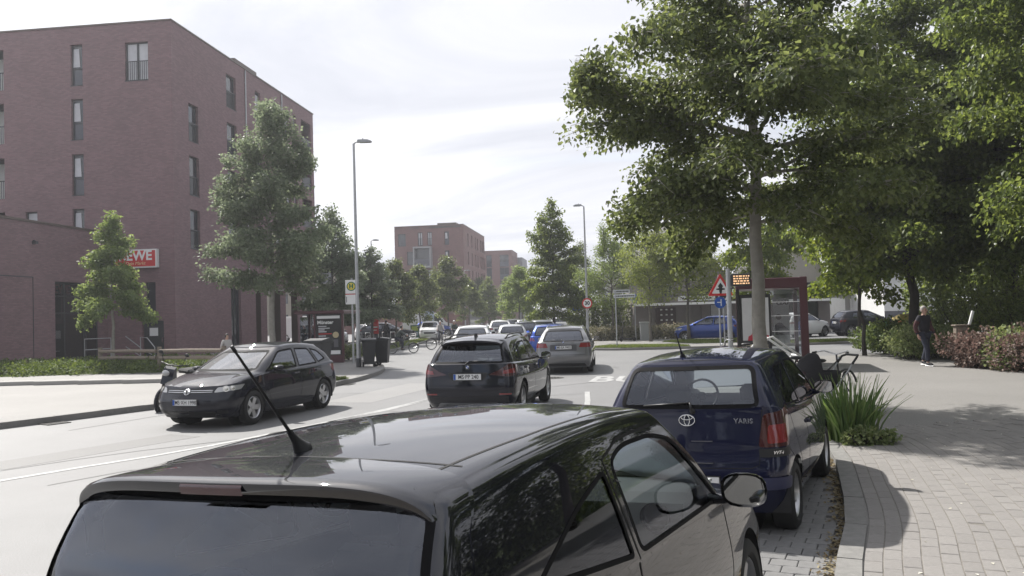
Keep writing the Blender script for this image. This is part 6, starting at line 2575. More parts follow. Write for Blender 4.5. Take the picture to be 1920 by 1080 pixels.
car_b['group'] = QG
car_copy(car_b, 'parked_car', 'blue hatchback parked side on in front of the brown shop', (13.4, 48.2), -68, P_blue, PG)
car_copy(car_b, 'parked_car', 'dark compact car standing side on before the white house', (19.5, 50.0), 86, P_ink, PG, (1.02, 1.0, 1.06))
car_copy(car_b, 'parked_car', 'small white car with its nose showing past the shelter post', (16.2, 49.7), 62, P_white, PG, (.95, .9, 1.03))
car_copy(car_b, 'car', 'silver hatchback low behind the white car in the queue', (-.05, 41.5), -2, P_silver, QG, (1, 1, .95))
car_copy(car_b, 'car', 'dark hatchback in the queue left of the bright blue one', (.75, 48), -2, P_ink, QG)
car_copy(car_b, 'car', 'white oncoming car standing at the far verge', (-6.95, 69.5), 176, P_white, QG, (1.03, 1, 1.05))
est_b, _ = build_car('car', 'white estate car directly ahead of the black crossover', (-1.75, 34.2), 0, S_est, P_white, .5, glass_side=G_dark, glass_rear=G_dark, features=estate_features, group=QG)
for lb, x, y, hd, mp in (('silver estate car parked beyond the bright blue hatchback', 2.0, 52.5, -4, P_silver), ('white estate car in the far queue', -.9, 58, -2, P_white),
                         ('dark estate car in the far queue', -1.0, 66, -2, P_ink), ('white estate car parked right of the pointed tree', 6.6, 84, -5, P_white),
                         ('dark blue estate parked side on behind the left lamp post', -12.9, 68.5, 88, P_ink)):
    car_copy(est_b, 'car', lb, (x, y), hd, mp, PG if y > 80 or x < -9 else QG, None, ('paint_white', 'paint_silver_grey'))
for lb, x, y, hd, mp in (('white hatchback beside the far spruce shaped tree', 4.6, 78, 0, P_white), ('silver hatchback in the car park behind the poster case', -15.2, 66, 150, P_silver),
                         ('white hatchback in the car park behind the poster case', -13.2, 73, 170, P_white), ('blue hatchback in the car park behind the cyclist', -9.5, 80, 90, P_blue),
                         ('white hatchback far down the queue', .1, 74, -2, P_white), ('silver hatchback far down the queue', 1.0, 66, -2, P_silver)):
    car_copy(car_b, 'parked_car' if x < -9 or x > 4 else 'car', lb, (x, y), hd, mp, PG if x < -9 or x > 4 else QG)


def van(name, label, loc, hd, mp, group):
    t = thing(name, label, 'van', (loc[0], loc[1], .004), az(hd), group)
    W = .95
    side = [(.0, .35), (0, 1.9), (.12, 2.2), (.4, 2.28), (3.3, 2.28), (3.75, 2.1), (4.35, 1.3), (5.1, 1.08), (5.3, .8), (5.32, .35)]
    g = G()
    n = len(side)
    for x, k in ((-W, 0), (-W * .97, 1), (W * .97, 1), (W, 0)):
        for y, z in side:
            zz = z if k else (z - .05 if z > 1.5 else z)
            xx = x * (1 - .1 * max(0, (z - 1.1) / 1.2))
            g.V.append((xx, y, zz))
    for a in range(3):
        for i in range(n):
            g.F.append((a * n + i, a * n + (i + 1) % n, (a + 1) * n + (i + 1) % n, (a + 1) * n + i))
    g.F += [tuple(range(n))[::-1], tuple(range(3 * n, 4 * n))]
    g.obj('body', mp, t)
    gw = G()
    gw.add([(-.78, 3.80, 2.07), (.78, 3.80, 2.07), (.82, 4.36, 1.33), (-.82, 4.36, 1.33)], [(3, 2, 1, 0)])
    gw.obj('windscreen', M_pane, t)
    for sg in (1, -1):
        gs = G()
        P = [(3.0, 1.3), (4.1, 1.3), (3.68, 1.95), (3.0, 2.0)]
        gs.add([(sg * (W * (1 - .1 * max(0, (z - 1.1) / 1.2)) + .004), y, z) for y, z in P], [(0, 1, 2, 3)[::sg]])
        gs.obj('side_window', M_pane, t)
    G().add([(-.7, -.004, 1.25), (.7, -.004, 1.25), (.66, -.004, 1.85), (-.66, -.004, 1.85)], [(0, 1, 2, 3)]).obj('rear_window', M_pane, t)
    for y in (.95, 4.3):
        for sg in (1, -1):
            wheel_parts(t, .33, .2, sg * .86, y, sg, 1)
    return t


van('van', 'white van with dark side windows far down the road', (2.6, 88), 60, P_white, PG)
van('van', 'white van parked behind the brick pillars of the tall block', (-21, 76), 120, P_white, PG)
van('van', 'white van in the car park behind the red board', (-11.3, 84), 80, P_white, PG)
# ================================================================ street furniture, bicycles, people
def lamp(loc, rz, h, arm, label):
    t = thing('street_lamp', label, 'street lamp', loc, rz)
    g = G()
    g.tube([(0, 0, 0), (0, 0, 1.2)], .085, 12)
    g.tube([(0, 0, 1.2), (0, 0, h)], [.075, .042], 12)
    g.obj('pole', M_galv, t, 40)
    G().lathe([(.1, 0), (.1, .32), (.09, .34)], 14).obj('base_sleeve', M_anth, t, 40)
    g = G()
    g.tube([(0, 0, h - .02), (.08, 0, h + .05), (arm * .4, 0, h + .07)], .028, 8)
    g.obj('arm', M_galv, t, True)
    g = G().prism([(arm * .2, h + .04), (arm, h + .03), (arm + .02, h + .07), (arm * .8, h + .13), (arm * .25, h + .13)], -.11, .11, 'y')
    hd = g.obj('lamp_head', mat('lamp_grey', (.35, .36, .37), .5, .3), t)
    G().box(arm * .35, -.085, h + .02, arm * .95, .085, h + .034).obj('lens', M_lclr, hd)
    G().prism([(arm * .5, h + .13), (arm * .56, h + .13), (arm * .53, h + .21)], -.03, .03, 'y').obj('light_sensor', M_anth, hd)
    return t


lamp((-5.83, 30.9, .11), 0, 8.45, .66, 'tall grey street lamp beside the bus stop sign and wheelie bin')
lamp((-11.75, 69, 0), 0, 8.4, .66, 'grey street lamp rising behind the dark slender trees')
lamp((4.35, 48, .1), PI, 8.0, .6, 'grey street lamp carrying the round speed limit sign')
lamp((-6.95, 120, .1), 0, 8.3, .9, 'distant street lamp before the wall of the five storey block')
lamp((-.3, 150, 0), 0, 8.2, 1.0, 'distant street lamp before the farther brick block')


def disc_sign(g, c, r, n=28, y=0.0, th=.012):
    g.lathe([(.0001, y - th), (r, y - th), (r, y), (.0001, y)], n, (c[0], 0, c[1]), 'y')


# ---- round speed limit sign on the lamp post
t = thing('speed_limit_sign', 'round white speed limit sign with red rim reading 30', 'sign', (4.35, 47.87, 0))
g = G(); disc_sign(g, (0, 2.42), .3); g.obj('rim', M_red, t)
g = G(); disc_sign(g, (0, 2.42), .225, y=-.012, th=.006); g.obj('face', M_white, t)
text('lettering', '30', .3, M_ink, t, frame_M((0, -.022, 2.42), (1, 0, 0), (0, -1, 0)), bold=.012)

# ---- bus stop sign
t = thing('bus_stop_sign', 'white bus stop sign with green H in a yellow circle', 'sign', (-6.62, 33.9, .11))
G().tube([(0, .04, 0), (0, .04, 3.5)], .04, 10).obj('post', M_galv, t, 40)
pn = G().bbox(-.26, -.03, 2.86, .24, .01, 3.42, .01).obj('panel', M_white, t)
G().bbox(-.26, -.03, 2.42, .24, .01, 2.82, .01).obj('timetable_panel', M_white, t)
G().box(-.26, -.028, 2.825, .24, .008, 2.855).obj('stripe', M_red, t)
g = G(); disc_sign(g, (-.01, 3.16), .19, y=-.03, th=.006); g.obj('ring', mat('stop_green', (.02, .16, .06), .4), pn)
g = G(); disc_sign(g, (-.01, 3.16), .15, y=-.036, th=.006); g.obj('circle', mat('stop_yellow', (.7, .55, .06), .4), pn)
text('lettering', 'H', .24, mat('stop_green', (0, 0, 0)), pn, frame_M((-.01, -.044, 3.16), (1, 0, 0), (0, -1, 0)), bold=.014)
G().box(-.225, -.033, 2.5, -.2, -.0305, 2.74).obj('print', M_ink, t)

# ---- left bus shelter with the poster case
M_maroon = mat('maroon_steel', (0.07, 0.022, 0.028), 0.4, 0.1)
t = thing('bus_shelter', 'maroon bus shelter end with black and white event poster', 'bus shelter', (-7.75, 34.6, .11))
g = G()
g.bbox(-.62, -.12, 0, -.54, .12, 2.08, .01)
g.bbox(.54, -.12, 0, .62, .12, 2.08, .01)
g.obj('post', M_maroon, t)
G().bbox(-.54, -.1, 0, .54, .1, .32, .01).obj('plinth', M_maroon, t)
G().bbox(-1.4, -.25, 2.06, .68, 3.6, 2.2, .02).obj('roof', M_maroon, t)
for y in (1.7, 3.4):
    G().bbox(-1.3, y, 0, -1.2, y + .1, 2.06, .01).obj('post', M_maroon, t)
G().box(-1.27, .2, .25, -1.25, 3.4, 1.95).obj('pane', G_lamp, t)
cs = G().bbox(-.54, -.1, .32, .54, .1, 2.06, .01).obj('poster_case', M_ink, t)
G().box(-.48, -.106, 1.86, .48, -.101, 1.98).obj('header_strip', M_white, cs)
G().box(-.48, -.106, .36, .48, -.101, .52).obj('footer_strip', M_white, cs)
text('lettering', 'Münster', .2, M_white, cs, frame_M((-.13, -.107, 1.7), (1, 0, 0), (0, -1, 0)), bold=.006)
rr = random.Random(3)
gw, gr = G(), G()
z = 1.52
while z > .6:
    w_ = rr.uniform(.25, .62)
    (gr if 1.16 < z < 1.26 else gw).box(-.42, -.106, z, -.42 + w_, -.102, z + rr.uniform(.02, .05))
    z -= rr.uniform(.07, .1)
gw.obj('print', mat('print_grey', (.5, .5, .52), .5), cs)
if gr.V:
    gr.obj('red_print', M_red, cs)
g = G(); disc_sign(g, (.3, 1.17), .13, y=-.102, th=.005); g.obj('gold_disc', mat('poster_gold', (.5, .42, .25), .5), cs)
G().box(.22, -.106, .66, .4, -.102, .98).obj('picture', mat('poster_grey', (.1, .1, .11), .5), cs)


# ---- wheelie bins
def bin_(loc, rz, label, sc=1.0):
    t = thing('wheelie_bin', label, 'bin', loc, rz)
    g = G()
    for i, (z, w, d) in enumerate(((.12, .36, .4), (.5, .42, .46), (.98, .5, .54))):
        g.V += [(-w / 2, -d / 2, z), (w / 2, -d / 2, z), (w / 2, d / 2, z), (-w / 2, d / 2, z)]
    for i in range(2):
        for k in range(4):
            g.F.append((4 * i + k, 4 * i + (k + 1) % 4, 4 * i + 4 + (k + 1) % 4, 4 * i + 4 + k))
    g.F.append((3, 2, 1, 0))
    g.bbox(-.27, -.29, .95, .27, .29, .99, .012)
    g.obj('tub', M_bin, t)
    g = G().prism([(-.31, .99), (.31, .99), (.28, 1.06), (.05, 1.09), (-.3, 1.04)], -.275, .275, 'x')
    g.tube([(-.24, .33, .98), (-.24, .37, 1.0), (.24, .37, 1.0), (.24, .33, .98)], .014, 6)
    g.obj('lid', M_bin, t)
    for s in (-.2, .2):
        G().lathe([(.03, -.03), (.1, -.03), (.1, .03), (.03, .03)], 16, (s, .2, .1), 'x').obj('wheel', M_rubber, t)
    t.scale = (sc,) * 3
    return t


M_bin = mat('bin_plastic', (.022, .023, .026), .5, bump=.1)
bin_((-5.42, 30.75, .11), .25, 'dark wheelie bin at the foot of the tall street lamp')
bin_((-5.0, 31.35, .11), 1.5, 'dark wheelie bin half behind the one by the lamp')
bin_((-6.0, 25.3, .115), -.3, 'large dark wheelie bin behind the tail of the oncoming hatchback', 1.15)

# ---- log rail fence and the long granite blocks before the planting
M_wood = mat('weathered_wood', (.2, .165, .13), .85, var=.25, scale=9, bump=.4)
t = thing('rail_fence', 'weathered wooden rail fence behind the oncoming hatchback', 'fence', (-13.6, 31.4, .1))
for a, b in (((-2.9, 1.4), (-.1, .1)), ((.1, 0), (2.9, -1.3))):
    for z in (.82, .56):
        G().tube([(a[0], a[1], z), ((a[0] + b[0]) / 2, (a[1] + b[1]) / 2, z + .015), (b[0], b[1], z)], .07, 10).obj('rail', M_wood, t, 40)
for x, y in ((-2.95, 1.4), (0, .04), (2.95, -1.3)):
    G().tube([(x, y + .13, 0), (x, y + .13, .98)], .085, 10).obj('post', M_wood, t, 40)
for i in range(5):
    t = G().bbox(-.75, -.3, 0, .75, .3, .13, .015).obj('granite_block', mat('granite', (.3, .29, .275), .8, var=.2, scale=30, bump=.2))
    tag(t, ('long granite kerb block first from the left edge', 'second long granite block from the left edge', 'third long granite block from the left edge', 'fourth long granite block from the left edge', 'long granite block nearest the oncoming car')[i], 'stone block', 'granite blocks in a staggered row')
    t.location = (-17.6 + 1.52 * i, 26.9 - .22 * i, .113)
    t.rotation_euler = (0, 0, -.03)

# ---- bicycles
M_spoke = mat('spoke_steel', (.5, .5, .5), .35, .9)


def bicycle(name, label, loc, rz, mframe, R=.34, wb=1.05, group=None, basket=False, steer=0.0, lean=0.0):
    """frame along +y"""
    t = thing(name, label, 'bicycle', loc, rz, group)
    t.rotation_euler = (0, lean, rz)
    for y, st in ((0, 0), (wb, steer)):
        e = bpy.data.objects.new('wheel', None)
        col.objects.link(e)
        e.parent = t
        e.location = (0, y, R)
        e.rotation_euler = (0, 0, st)
        G().torus((0, 0, 0), R - .018, .018, 'x', 32, 6).obj('tyre', M_rubber, e, True)
        g = G().torus((0, 0, 0), R - .045, .01, 'x', 32, 5)
        for k in range(14):
            a = 2 * PI * k / 14
            g.tube([(.02 * (-1) ** k, .02 * math.cos(a + .4), .02 * math.sin(a + .4)), (0, (R - .045) * math.cos(a), (R - .045) * math.sin(a))], .0022, 3, False)
        g.tube([(-.05, 0, 0), (.05, 0, 0)], .02, 8)
        g.obj('rim', M_spoke, e)
    k = R / .34
    bb = (0, wb * .43, .29 * k)
    st_ = (0, wb * .3, .78)
    hd0, hd1 = (0, wb * .8, .62), (0, wb * .76, .86)
    g = G()
    g.tube([bb, st_], .017, 8); g.tube([bb, hd0], .02, 8); g.tube([(0, wb * .33, .66), hd1], .017, 8)
    for s in (-1, 1):
        g.tube([bb, (.05 * s, 0, R)], .011, 6)
        g.tube([(0, wb * .31, .72), (.05 * s, 0, R)], .01, 6)
    g.obj('frame', mframe, t, True)
    g = G()
    g.tube([hd0, hd1, (0, wb * .745, .98)], .016, 8)
    for s in (-1, 1):
        g.tube([(0, wb * .81, .58), (.05 * s, wb * .85, .52), (.05 * s, wb, R)], .011, 6)
    g.obj('fork', mframe, t, True)
    g = G()
    g.tube([(-.3, wb * .6, 1.02), (-.22, wb * .72, 1.04), (0, wb * .75, .98), (.22, wb * .72, 1.04), (.3, wb * .6, 1.02)], .012, 8)
    g.obj('handlebar', M_chrome, t, True)
    g = G()
    for s in (-1, 1):
        g.tube([(.29 * s, wb * .62, 1.022), (.31 * s, wb * .53, 1.015)], .017, 8)
    g.obj('grip', M_black, t, True)
    g = G().ball((0, wb * .26, .9), .09, .13, .035)
    g.tube([st_, (0, wb * .27, .88)], .013, 6)
    g.obj('saddle', M_black, t, True)
    g = G().torus((.03, bb[1], bb[2]), .09, .008, 'x', 20, 5)
    g.tube([(.05, bb[1], bb[2]), (.07, bb[1] + .12, bb[2] - .12)], .01, 5)
    g.tube([(-.05, bb[1], bb[2]), (-.07, bb[1] - .12, bb[2] + .12)], .01, 5)
    g.obj('crank', M_spoke, t, True)
    g = G()
    for y in (0, wb):
        pts = [(0, y + (R + .025) * math.cos(a), R + (R + .025) * math.sin(a)) for a in np.linspace(.35, 2.7, 10)]
        g.tube(pts, .02, 5)
    g.obj('mudguard', M_black, t, True)
    g = G()
    for s in (-.06, .06):
        g.tube([(s, wb * .2, .74), (s, -.25, .72)], .007, 5)
    for y in (.1, 0, -.12, -.25):
        g.tube([(-.06, y, .73), (.06, y, .73)], .006, 5)
    g.tube([(.06, -.1, .72), (.05, 0, R)], .006, 5)
    g.obj('luggage_rack', M_spoke, t, True)
    g = G().lathe([(.02, -.05), (.04, 0), (.0001, .01)], 12, (0, wb * .84, .9), 'y')
    g.obj('front_light', M_chrome, t, True)
    if basket:
        g = G()
        for z in (.82, .92, 1.02):
            w_ = .15 + (z - .82) * .2
            g.tube([(-w_, wb * .84, z), (w_, wb * .84, z), (w_, wb * 1.12, z), (-w_, wb * 1.12, z), (-w_, wb * .84, z)], .008, 5)
        for i in range(6):
            x = -.15 + .06 * i
            g.tube([(x, wb * .84, 1.02), (x, wb * .85, .82), (x, wb * 1.1, .82), (x, wb * 1.12, 1.02)], .004, 4)
        g.obj('basket', M_spoke, t, True)
    return t


P_bike = mat('bike_green_grey', (.16, .18, .16), .35, .4, coat=.5)
P_bikeb = mat('bike_black', (.015, .015, .017), .35, .2, coat=.5)
P_bikes = mat('bike_silver', (.5, .5, .5), .3, .8)
cyc_bike = bicycle('bicycle', 'pale bicycle ridden across the road by the person in dark green', (-6.45, 43.7, 0), -PI / 2 + .1, P_bike, R=.27, wb=1.12, basket=True)
bicycle('bicycle', 'black bicycle parked behind the blue car with chrome handlebar', (4.9, 13.6, .11), -.9, P_bikeb, steer=.3)
bicycle('bicycle', 'silver bicycle with wire basket parked beside the street tree', (5.3, 14.6, .11), 1.15, P_bikes, basket=True, steer=-.4)
bicycle('bicycle', 'black bicycle standing in front of the poster in the shelter', (6.1, 20.6, .11), 1.4, P_bikeb, steer=.5)
bicycle('bicycle', 'bicycle waiting at the verge just left of the black crossover', (-4.75, 47.5, 0), -1.4, P_bikeb, R=.32)

# tilted white frame of a cargo trailer behind the blue car's roof
t = thing('bike_trailer', 'upturned bicycle trailer with white tube frame behind the blue car', 'trailer', (5.0, 15.9, .11))
g = G()
for y in (0, .5):
    g.tube([(-.42, y, .85), (-.08, y, 1.22), (.0, y, 1.24), (.52, y, .86)], .022, 8)
g.tube([(-.42, 0, .85), (-.42, .5, .85)], .02, 8); g.tube([(.52, 0, .86), (.52, .5, .86)], .02, 8)
for x in (-.42, .52):
    for y in (0, .5):
        g.tube([(x, y, .86), (x * .8, y, .3)], .018, 7)
g.obj('frame', M_white, t, True)
G().bbox(-.34, .02, .28, .42, .48, .8, .04).obj('bag', mat('trailer_grey', (.13, .14, .16), .7), t)
for y in (-.06, .56):
    e = G().torus((0, y, .25), .23, .022, 'y', 24, 6).obj('wheel', M_rubber, t, True)

# ---- pram
t = thing('pram', 'black folding pram with raised handle behind the sword leaved clump', 'pram', (4.85, 13.2, .11), .2)
t.scale = (.88,) * 3
M_cloth = mat('black_cloth', (.014, .013, .016), .75, bump=.3, bscale=30)


def hoop(x, z, rx, rz, w, n=10, a0=0.0, a1=PI):
    return [(x + rx * math.cos(a0 + (a1 - a0) * k / n), w, z + rz * math.sin(a0 + (a1 - a0) * k / n)) for k in range(n + 1)]


g = G()
# carrycot: a tub with rounded ends, wider at the rim
K = 24
for z, a, b in ((.52, .3, .14), (.58, .36, .17), (.72, .41, .2), (.86, .43, .215), (.88, .41, .2), (.78, .38, .18)):
    g.V += [(abs(math.cos(2 * PI * k / K)) ** .6 * (1 if math.cos(2 * PI * k / K) > 0 else -1) * a, abs(math.sin(2 * PI * k / K)) ** .6 * (1 if math.sin(2 * PI * k / K) > 0 else -1) * b, z) for k in range(K)]
for i in range(5):
    for k in range(K):
        g.F.append((i * K + k, i * K + (k + 1) % K, (i + 1) * K + (k + 1) % K, (i + 1) * K + k))
g.F.append(tuple(range(K))[::-1])
g.F.append(tuple(5 * K + k for k in range(K)))
g.obj('carrycot', M_cloth, t, 50)
# folded hood: ribs and cloth swung back over the head end
g = G()
n = 12
for i in range(7):
    a_ = PI / 2 * 1.12 * i / 6
    rb = 1.03 if i % 2 else .98
    for k in range(n + 1):
        b_ = PI * k / n
        sb = max(0, math.sin(b_)) ** .75
        g.V.append((-.03 - math.sin(a_) * sb * .39 * rb, -.215 * math.cos(b_), .86 + math.cos(a_) * sb * .36 * rb))
for i in range(6):
    for k in range(n):
        g.F.append((i * (n + 1) + k, i * (n + 1) + k + 1, (i + 1) * (n + 1) + k + 1, (i + 1) * (n + 1) + k))
g.obj('hood', M_cloth, t, True)
g = G().bbox(-.4, -.18, .8, -.02, .18, .9, .04)
g.obj('cover', mat('cover_dark_red', (.03, .012, .016), .8), t)
g = G()
for y in (-.23, .23):
    g.tube([(-.4, y, .16), (.12, y, .5), (.46, y, .86), (.6, y, 1.06)], .013, 7)
    g.tube([(.4, y, .14), (-.02, y, .5), (-.3, y, .6)], .013, 7)
g.tube([(-.4, -.23, .16), (-.4, .23, .16)], .012, 6)
g.tube([(.4, -.23, .14), (.4, .23, .14)], .012, 6)
g.obj('chassis', M_galv, t, True)
g = G().tube([(.56, -.23, 1.0), (.66, -.23, 1.12), (.72, -.17, 1.15), (.72, .17, 1.15), (.66, .23, 1.12), (.56, .23, 1.0)], .021, 8)
g.obj('handle', M_black, t, True)
G().bbox(-.3, -.17, .2, .26, .17, .36, .03).obj('basket', M_cloth, t)
for x, r in ((-.4, .12), (.4, .14)):
    for y in (-.25, .25):
        g = G().torus((x, y, r), r - .02, .02, 'y', 20, 6)
        for k in range(6):
            a = 2 * PI * k / 6
            g.tube([(x, y, r), (x + (r - .03) * math.cos(a), y, r + (r - .03) * math.sin(a))], .006, 4)
        g.obj('wheel', M_rubber, t, True)


# ---- kick scooters
def kick_scooter(loc, rz, mp, label):
    t = thing('kick_scooter', label, 'scooter', loc, rz)
    g = G()
    g.tube([(0, .92, .16), (0, .84, .42), (0, .74, 1.14)], [.028, .03, .028], 10)
    g.obj('stem', mp, t, 40)
    G().bbox(-.085, .08, .13, .085, .78, .19, .02).obj('deck', M_black, t)
    g = G().tube([(-.24, .74, 1.15), (0, .745, 1.165), (.24, .74, 1.15)], .016, 8)
    g.obj('handlebar', M_black, t, True)
    for y in (0, .93):
        g = G().torus((0, y, .12), .09, .03, 'x', 22, 8)
        g.lathe([(.0001, -.02), (.07, -.02), (.07, .02), (.0001, .02)], 14, (0, y, .12), 'x')
        g.obj('wheel', M_rubber, t, True)
    g = G().prism([(.78, .13), (.92, .2), (.99, .3), (.84, .3), (.74, .2)], -.05, .05, 'x')
    g.obj('fork', M_black, t)
    return t


kick_scooter((13.45, 30.75, .1), PI + .25, mat('scooter_green', (.03, .2, .14), .4), 'green kick scooter parked before the bright green bush')
kick_scooter((7.2, 49.0, .1), 2.0, M_black, 'black kick scooter parked before the clipped hedge')

# ---- motor scooter parked by the left kerb
t = thing('motor_scooter', 'dark motor scooter parked at the kerb left of the oncoming hatchback', 'motor scooter', (-7.9, 18.35, .004), az(-172))
t.rotation_euler = (0, -.16, az(-172))
for y in (0, -1.25):
    g = G().torus((0, y, .25), .21, .04, 'x', 26, 8)
    g.obj('tyre', M_rubber, t, True)
    G().lathe([(.0001, -.03), (.15, -.03), (.15, .03), (.0001, .03)], 18, (0, y, .25), 'x').obj('rim', M_alloy, t)
g = G()
for s in (-.09, .09):
    g.tube([(s, 0, .25), (s * .9, -.12, .62)], .025, 8)
g.tube([(0, -.12, .6), (0, -.24, 1.0)], .03, 8)
g.obj('fork', M_black, t, True)
g = G().prism([(-.06, .6), (-.12, .95), (-.2, 1.0), (-.3, .6), (-.36, .3), (-.3, .28), (-.2, .55)], -.13, .13, 'x')
g.obj('leg_shield', P_ink, t, 40)
G().prism([(-.3, .24), (-.3, .3), (-.75, .3), (-.8, .7), (-1.55, .82), (-1.62, .72), (-1.3, .45), (-.95, .24)], -.13, .13, 'x').obj('body', P_ink, t)
G().bbox(-.15, -1.5, .8, .15, -.72, .9, .04).obj('saddle', M_black, t)
g = G().tube([(-.34, -.34, 1.05), (-.1, -.24, 1.02), (.1, -.24, 1.02), (.34, -.34, 1.05)], .016, 8)
g.obj('handlebar', M_black, t, True)
for s in (-1, 1):
    g = G().tube([(.22 * s, -.26, 1.04), (.3 * s, -.24, 1.26)], .008, 6)
    g.ball((.32 * s, -.23, 1.29), .06, .015, .04)
    g.obj('wing_mirror', M_black, t, True)
G().ball((0, .0, .86), .09, .05, .07).obj('headlight', M_lclr, t, True)
G().torus((0, 0, .25), .27, .03, 'x', 26, 6).obj('mudguard', P_ink, t, True)

# ---- signs by the side street on the right
t = thing('priority_sign', 'red bordered triangle sign with black crossroads arrow over blue sign', 'sign', (7.32, 28.85, .1))
g = G()
g.tube([(-.05, .05, 0), (-.05, .05, 3.0)], .03, 8)
g.tube([(.1, .05, 0), (.1, .05, 2.2)], .025, 8)
g.obj('post', M_galv, t, 40)


def tri(r, z):
    return [(r * math.cos(a), z + r * math.sin(a)) for a in (PI / 2, PI / 2 + 2 * PI / 3, PI / 2 + 4 * PI / 3)]


tp = G().prism(rpoly(tri(.52, 2.52), .06), -.01, .01, 'y').obj('triangle', M_red, t)
G().prism(rpoly(tri(.36, 2.52), .04), -.016, -.0105, 'y').obj('face', M_white, tp)
arrow = [(-.035, 2.34), (.035, 2.34), (.05, 2.42), (.05, 2.46), (.15, 2.47), (.15, 2.51), (.05, 2.53), (.09, 2.6), (0, 2.72), (-.09, 2.6), (-.05, 2.53), (-.15, 2.51), (-.15, 2.47), (-.05, 2.46), (-.05, 2.42)]
G().prism(arrow, -.02, -.0165, 'y').obj('symbol', M_ink, tp)
g = G(); disc_sign(g, (-.03, 2.02), .2, y=-.005); bl = g.obj('blue_disc', M_blue, t)
g = G()
for pts in ([(-.12, 2.03), (-.03, 2.03)], [(.0, 1.92), (.0, 2.12)]):
    a, b = pts
    g.box(min(a[0], b[0]) - .015, -.0215, min(a[1], b[1]) - .015, max(a[0], b[0]) + .015, -.0175, max(a[1], b[1]) + .015)
g.obj('symbol', M_white, bl)
t = thing('departure_display', 'bus departure display with amber lettering on a grey post', 'display', (6.22, 23.6, .1))
G().tube([(0, 0, 0), (0, 0, 2.95)], [.075, .065], 12).obj('post', M_galv, t, 40)
cs = G().bbox(.08, -.1, 2.44, .62, .1, 2.8, .015).obj('case', M_anth, t)
m = bpy.data.materials.new('amber_led')
m.use_nodes = True
m.node_tree.nodes['Principled BSDF'].inputs['Emission Color'].default_value = (1.0, .45, .06, 1)
m.node_tree.nodes['Principled BSDF'].inputs['Emission Strength'].default_value = .4
rr = random.Random(8)
g = G()
for z in (2.5, 2.57, 2.64, 2.71):
    x = .12
    while x < .56:
        w_ = rr.uniform(.03, .1)
        g.box(x, -.104, z, min(x + w_, .58), -.1005, z + .04)
        x += w_ + .025
g.obj('led_print', m, cs)
t = thing('street_name_sign', 'pair of pale street name plates on a thin grey post', 'sign', (5.2, 41.4, .1))
G().tube([(0, 0, 0), (0, 0, 2.85)], .03, 8).obj('post', M_galv, t, 40)
for z, a, b, an in ((2.72, -.1, .75, .1), (2.48, -.1, 1.05, -.5)):
    g = G().bbox(a, -.012, z, b, .012, z + .17, .004).xform(Matrix.Rotation(an, 4, 'Z'))
    pl = g.obj('plate', mat('plate_grey', (.5, .52, .52), .5), t)
    g = G()
    x = a + .06
    while x < b - .1:
        w_ = rr.uniform(.03, .07)
        g.box(x, -.0145, z + .05, x + w_, -.0125, z + .12)
        x += w_ + .02
    g.xform(Matrix.Rotation(an, 4, 'Z')).obj('print', M_ink, pl)
t = thing('cycle_path_sign', 'blue round sign turned edgeways on a thin post before the shop', 'sign', (7.45, 50.2, .1), -1.0)
G().tube([(0, .03, 0), (0, .03, 2.9)], .03, 8).obj('post', M_galv, t, 40)
g = G(); disc_sign(g, (0, 2.55), .3); g.obj('disc', M_blue, t)
t = thing('blue_sign', 'small blue sign on a post at the foot of the pointed tree', 'sign', (4.6, 60, .1))
G().tube([(0, .03, 0), (0, .03, 2.4)], .035, 8).obj('post', M_galv, t, 40)
G().bbox(-.3, -.01, 1.85, .3, .01, 2.35, .004).obj('board', M_blue, t)
t = thing('utility_box', 'small grey utility box beside the black kick scooter', 'box', (7.9, 49.6, .1))
G().bbox(-.25, -.18, 0, .25, .18, 1.05, .02).obj('cabinet', mat('box_grey', (.3, .31, .31), .6), t)
G().bbox(-.29, -.22, 1.05, .29, .22, 1.12, .02).obj('lid', mat('box_lid', (.45, .46, .46), .6), t)

# ---- bus shelter on the right with two posters
sh2 = thing('bus_shelter', 'maroon framed glass bus shelter with posters behind the street tree', 'bus shelter', (7.52, 23.9, .1))
sh2.scale = (.98, .9, 1)
sh2.rotation_euler.z = az(15)
G().bbox(-1.0, -.12, 2.36, 1.0, 3.6, 2.66, .02).obj('roof', M_maroon, sh2)
G().bbox(.8, -.125, 0, 1.02, .1, 2.67, .015).obj('post', M_maroon, sh2)
G().bbox(.84, 3.4, 0, 1.0, 3.55, 2.36, .01).obj('post', M_maroon, sh2)
G().bbox(-1.0, 3.4, 0, -.88, 3.55, 2.36, .01).obj('post', M_maroon, sh2)
G().bbox(-1.0, -.08, 0, -.9, .08, 2.36, .01).obj('post', M_ink, sh2)
G_sh = glass('shelter_glass', (.78, .8, .8))
G().box(-.02, -.012, .35, .8, .0, 2.3).obj('pane', G_sh, sh2)
G().box(.9, .1, .35, .912, 3.4, 2.3).obj('pane', G_sh, sh2)
for z in (1.1, 1.55, 1.95):
    G().box(0, -.022, z, .8, -.012, z + .016).obj('glass_line', M_white, sh2)
pc = G().bbox(-.9, -.07, .4, -.02, .07, 2.2, .01).obj('poster_case', M_ink, sh2)
G().box(-.84, -.078, .48, -.08, -.072, 2.1).obj('poster', mat('poster_pale', (.5, .5, .5), .4, var=.1, scale=2), pc)
G().box(-.84, -.081, .48, -.08, -.079, .86).obj('poster_foot', mat('poster_dark', (.03, .03, .035), .5), pc)
g = G().prism([(-.7, .86), (-.68, .98), (-.6, 1.02), (-.54, 1.12), (-.3, 1.12), (-.2, 1.02), (-.1, 1.0), (-.1, .86)], -.083, -.0815, 'y')
g.obj('red_picture', mat('poster_red', (.4, .02, .04), .4), pc)
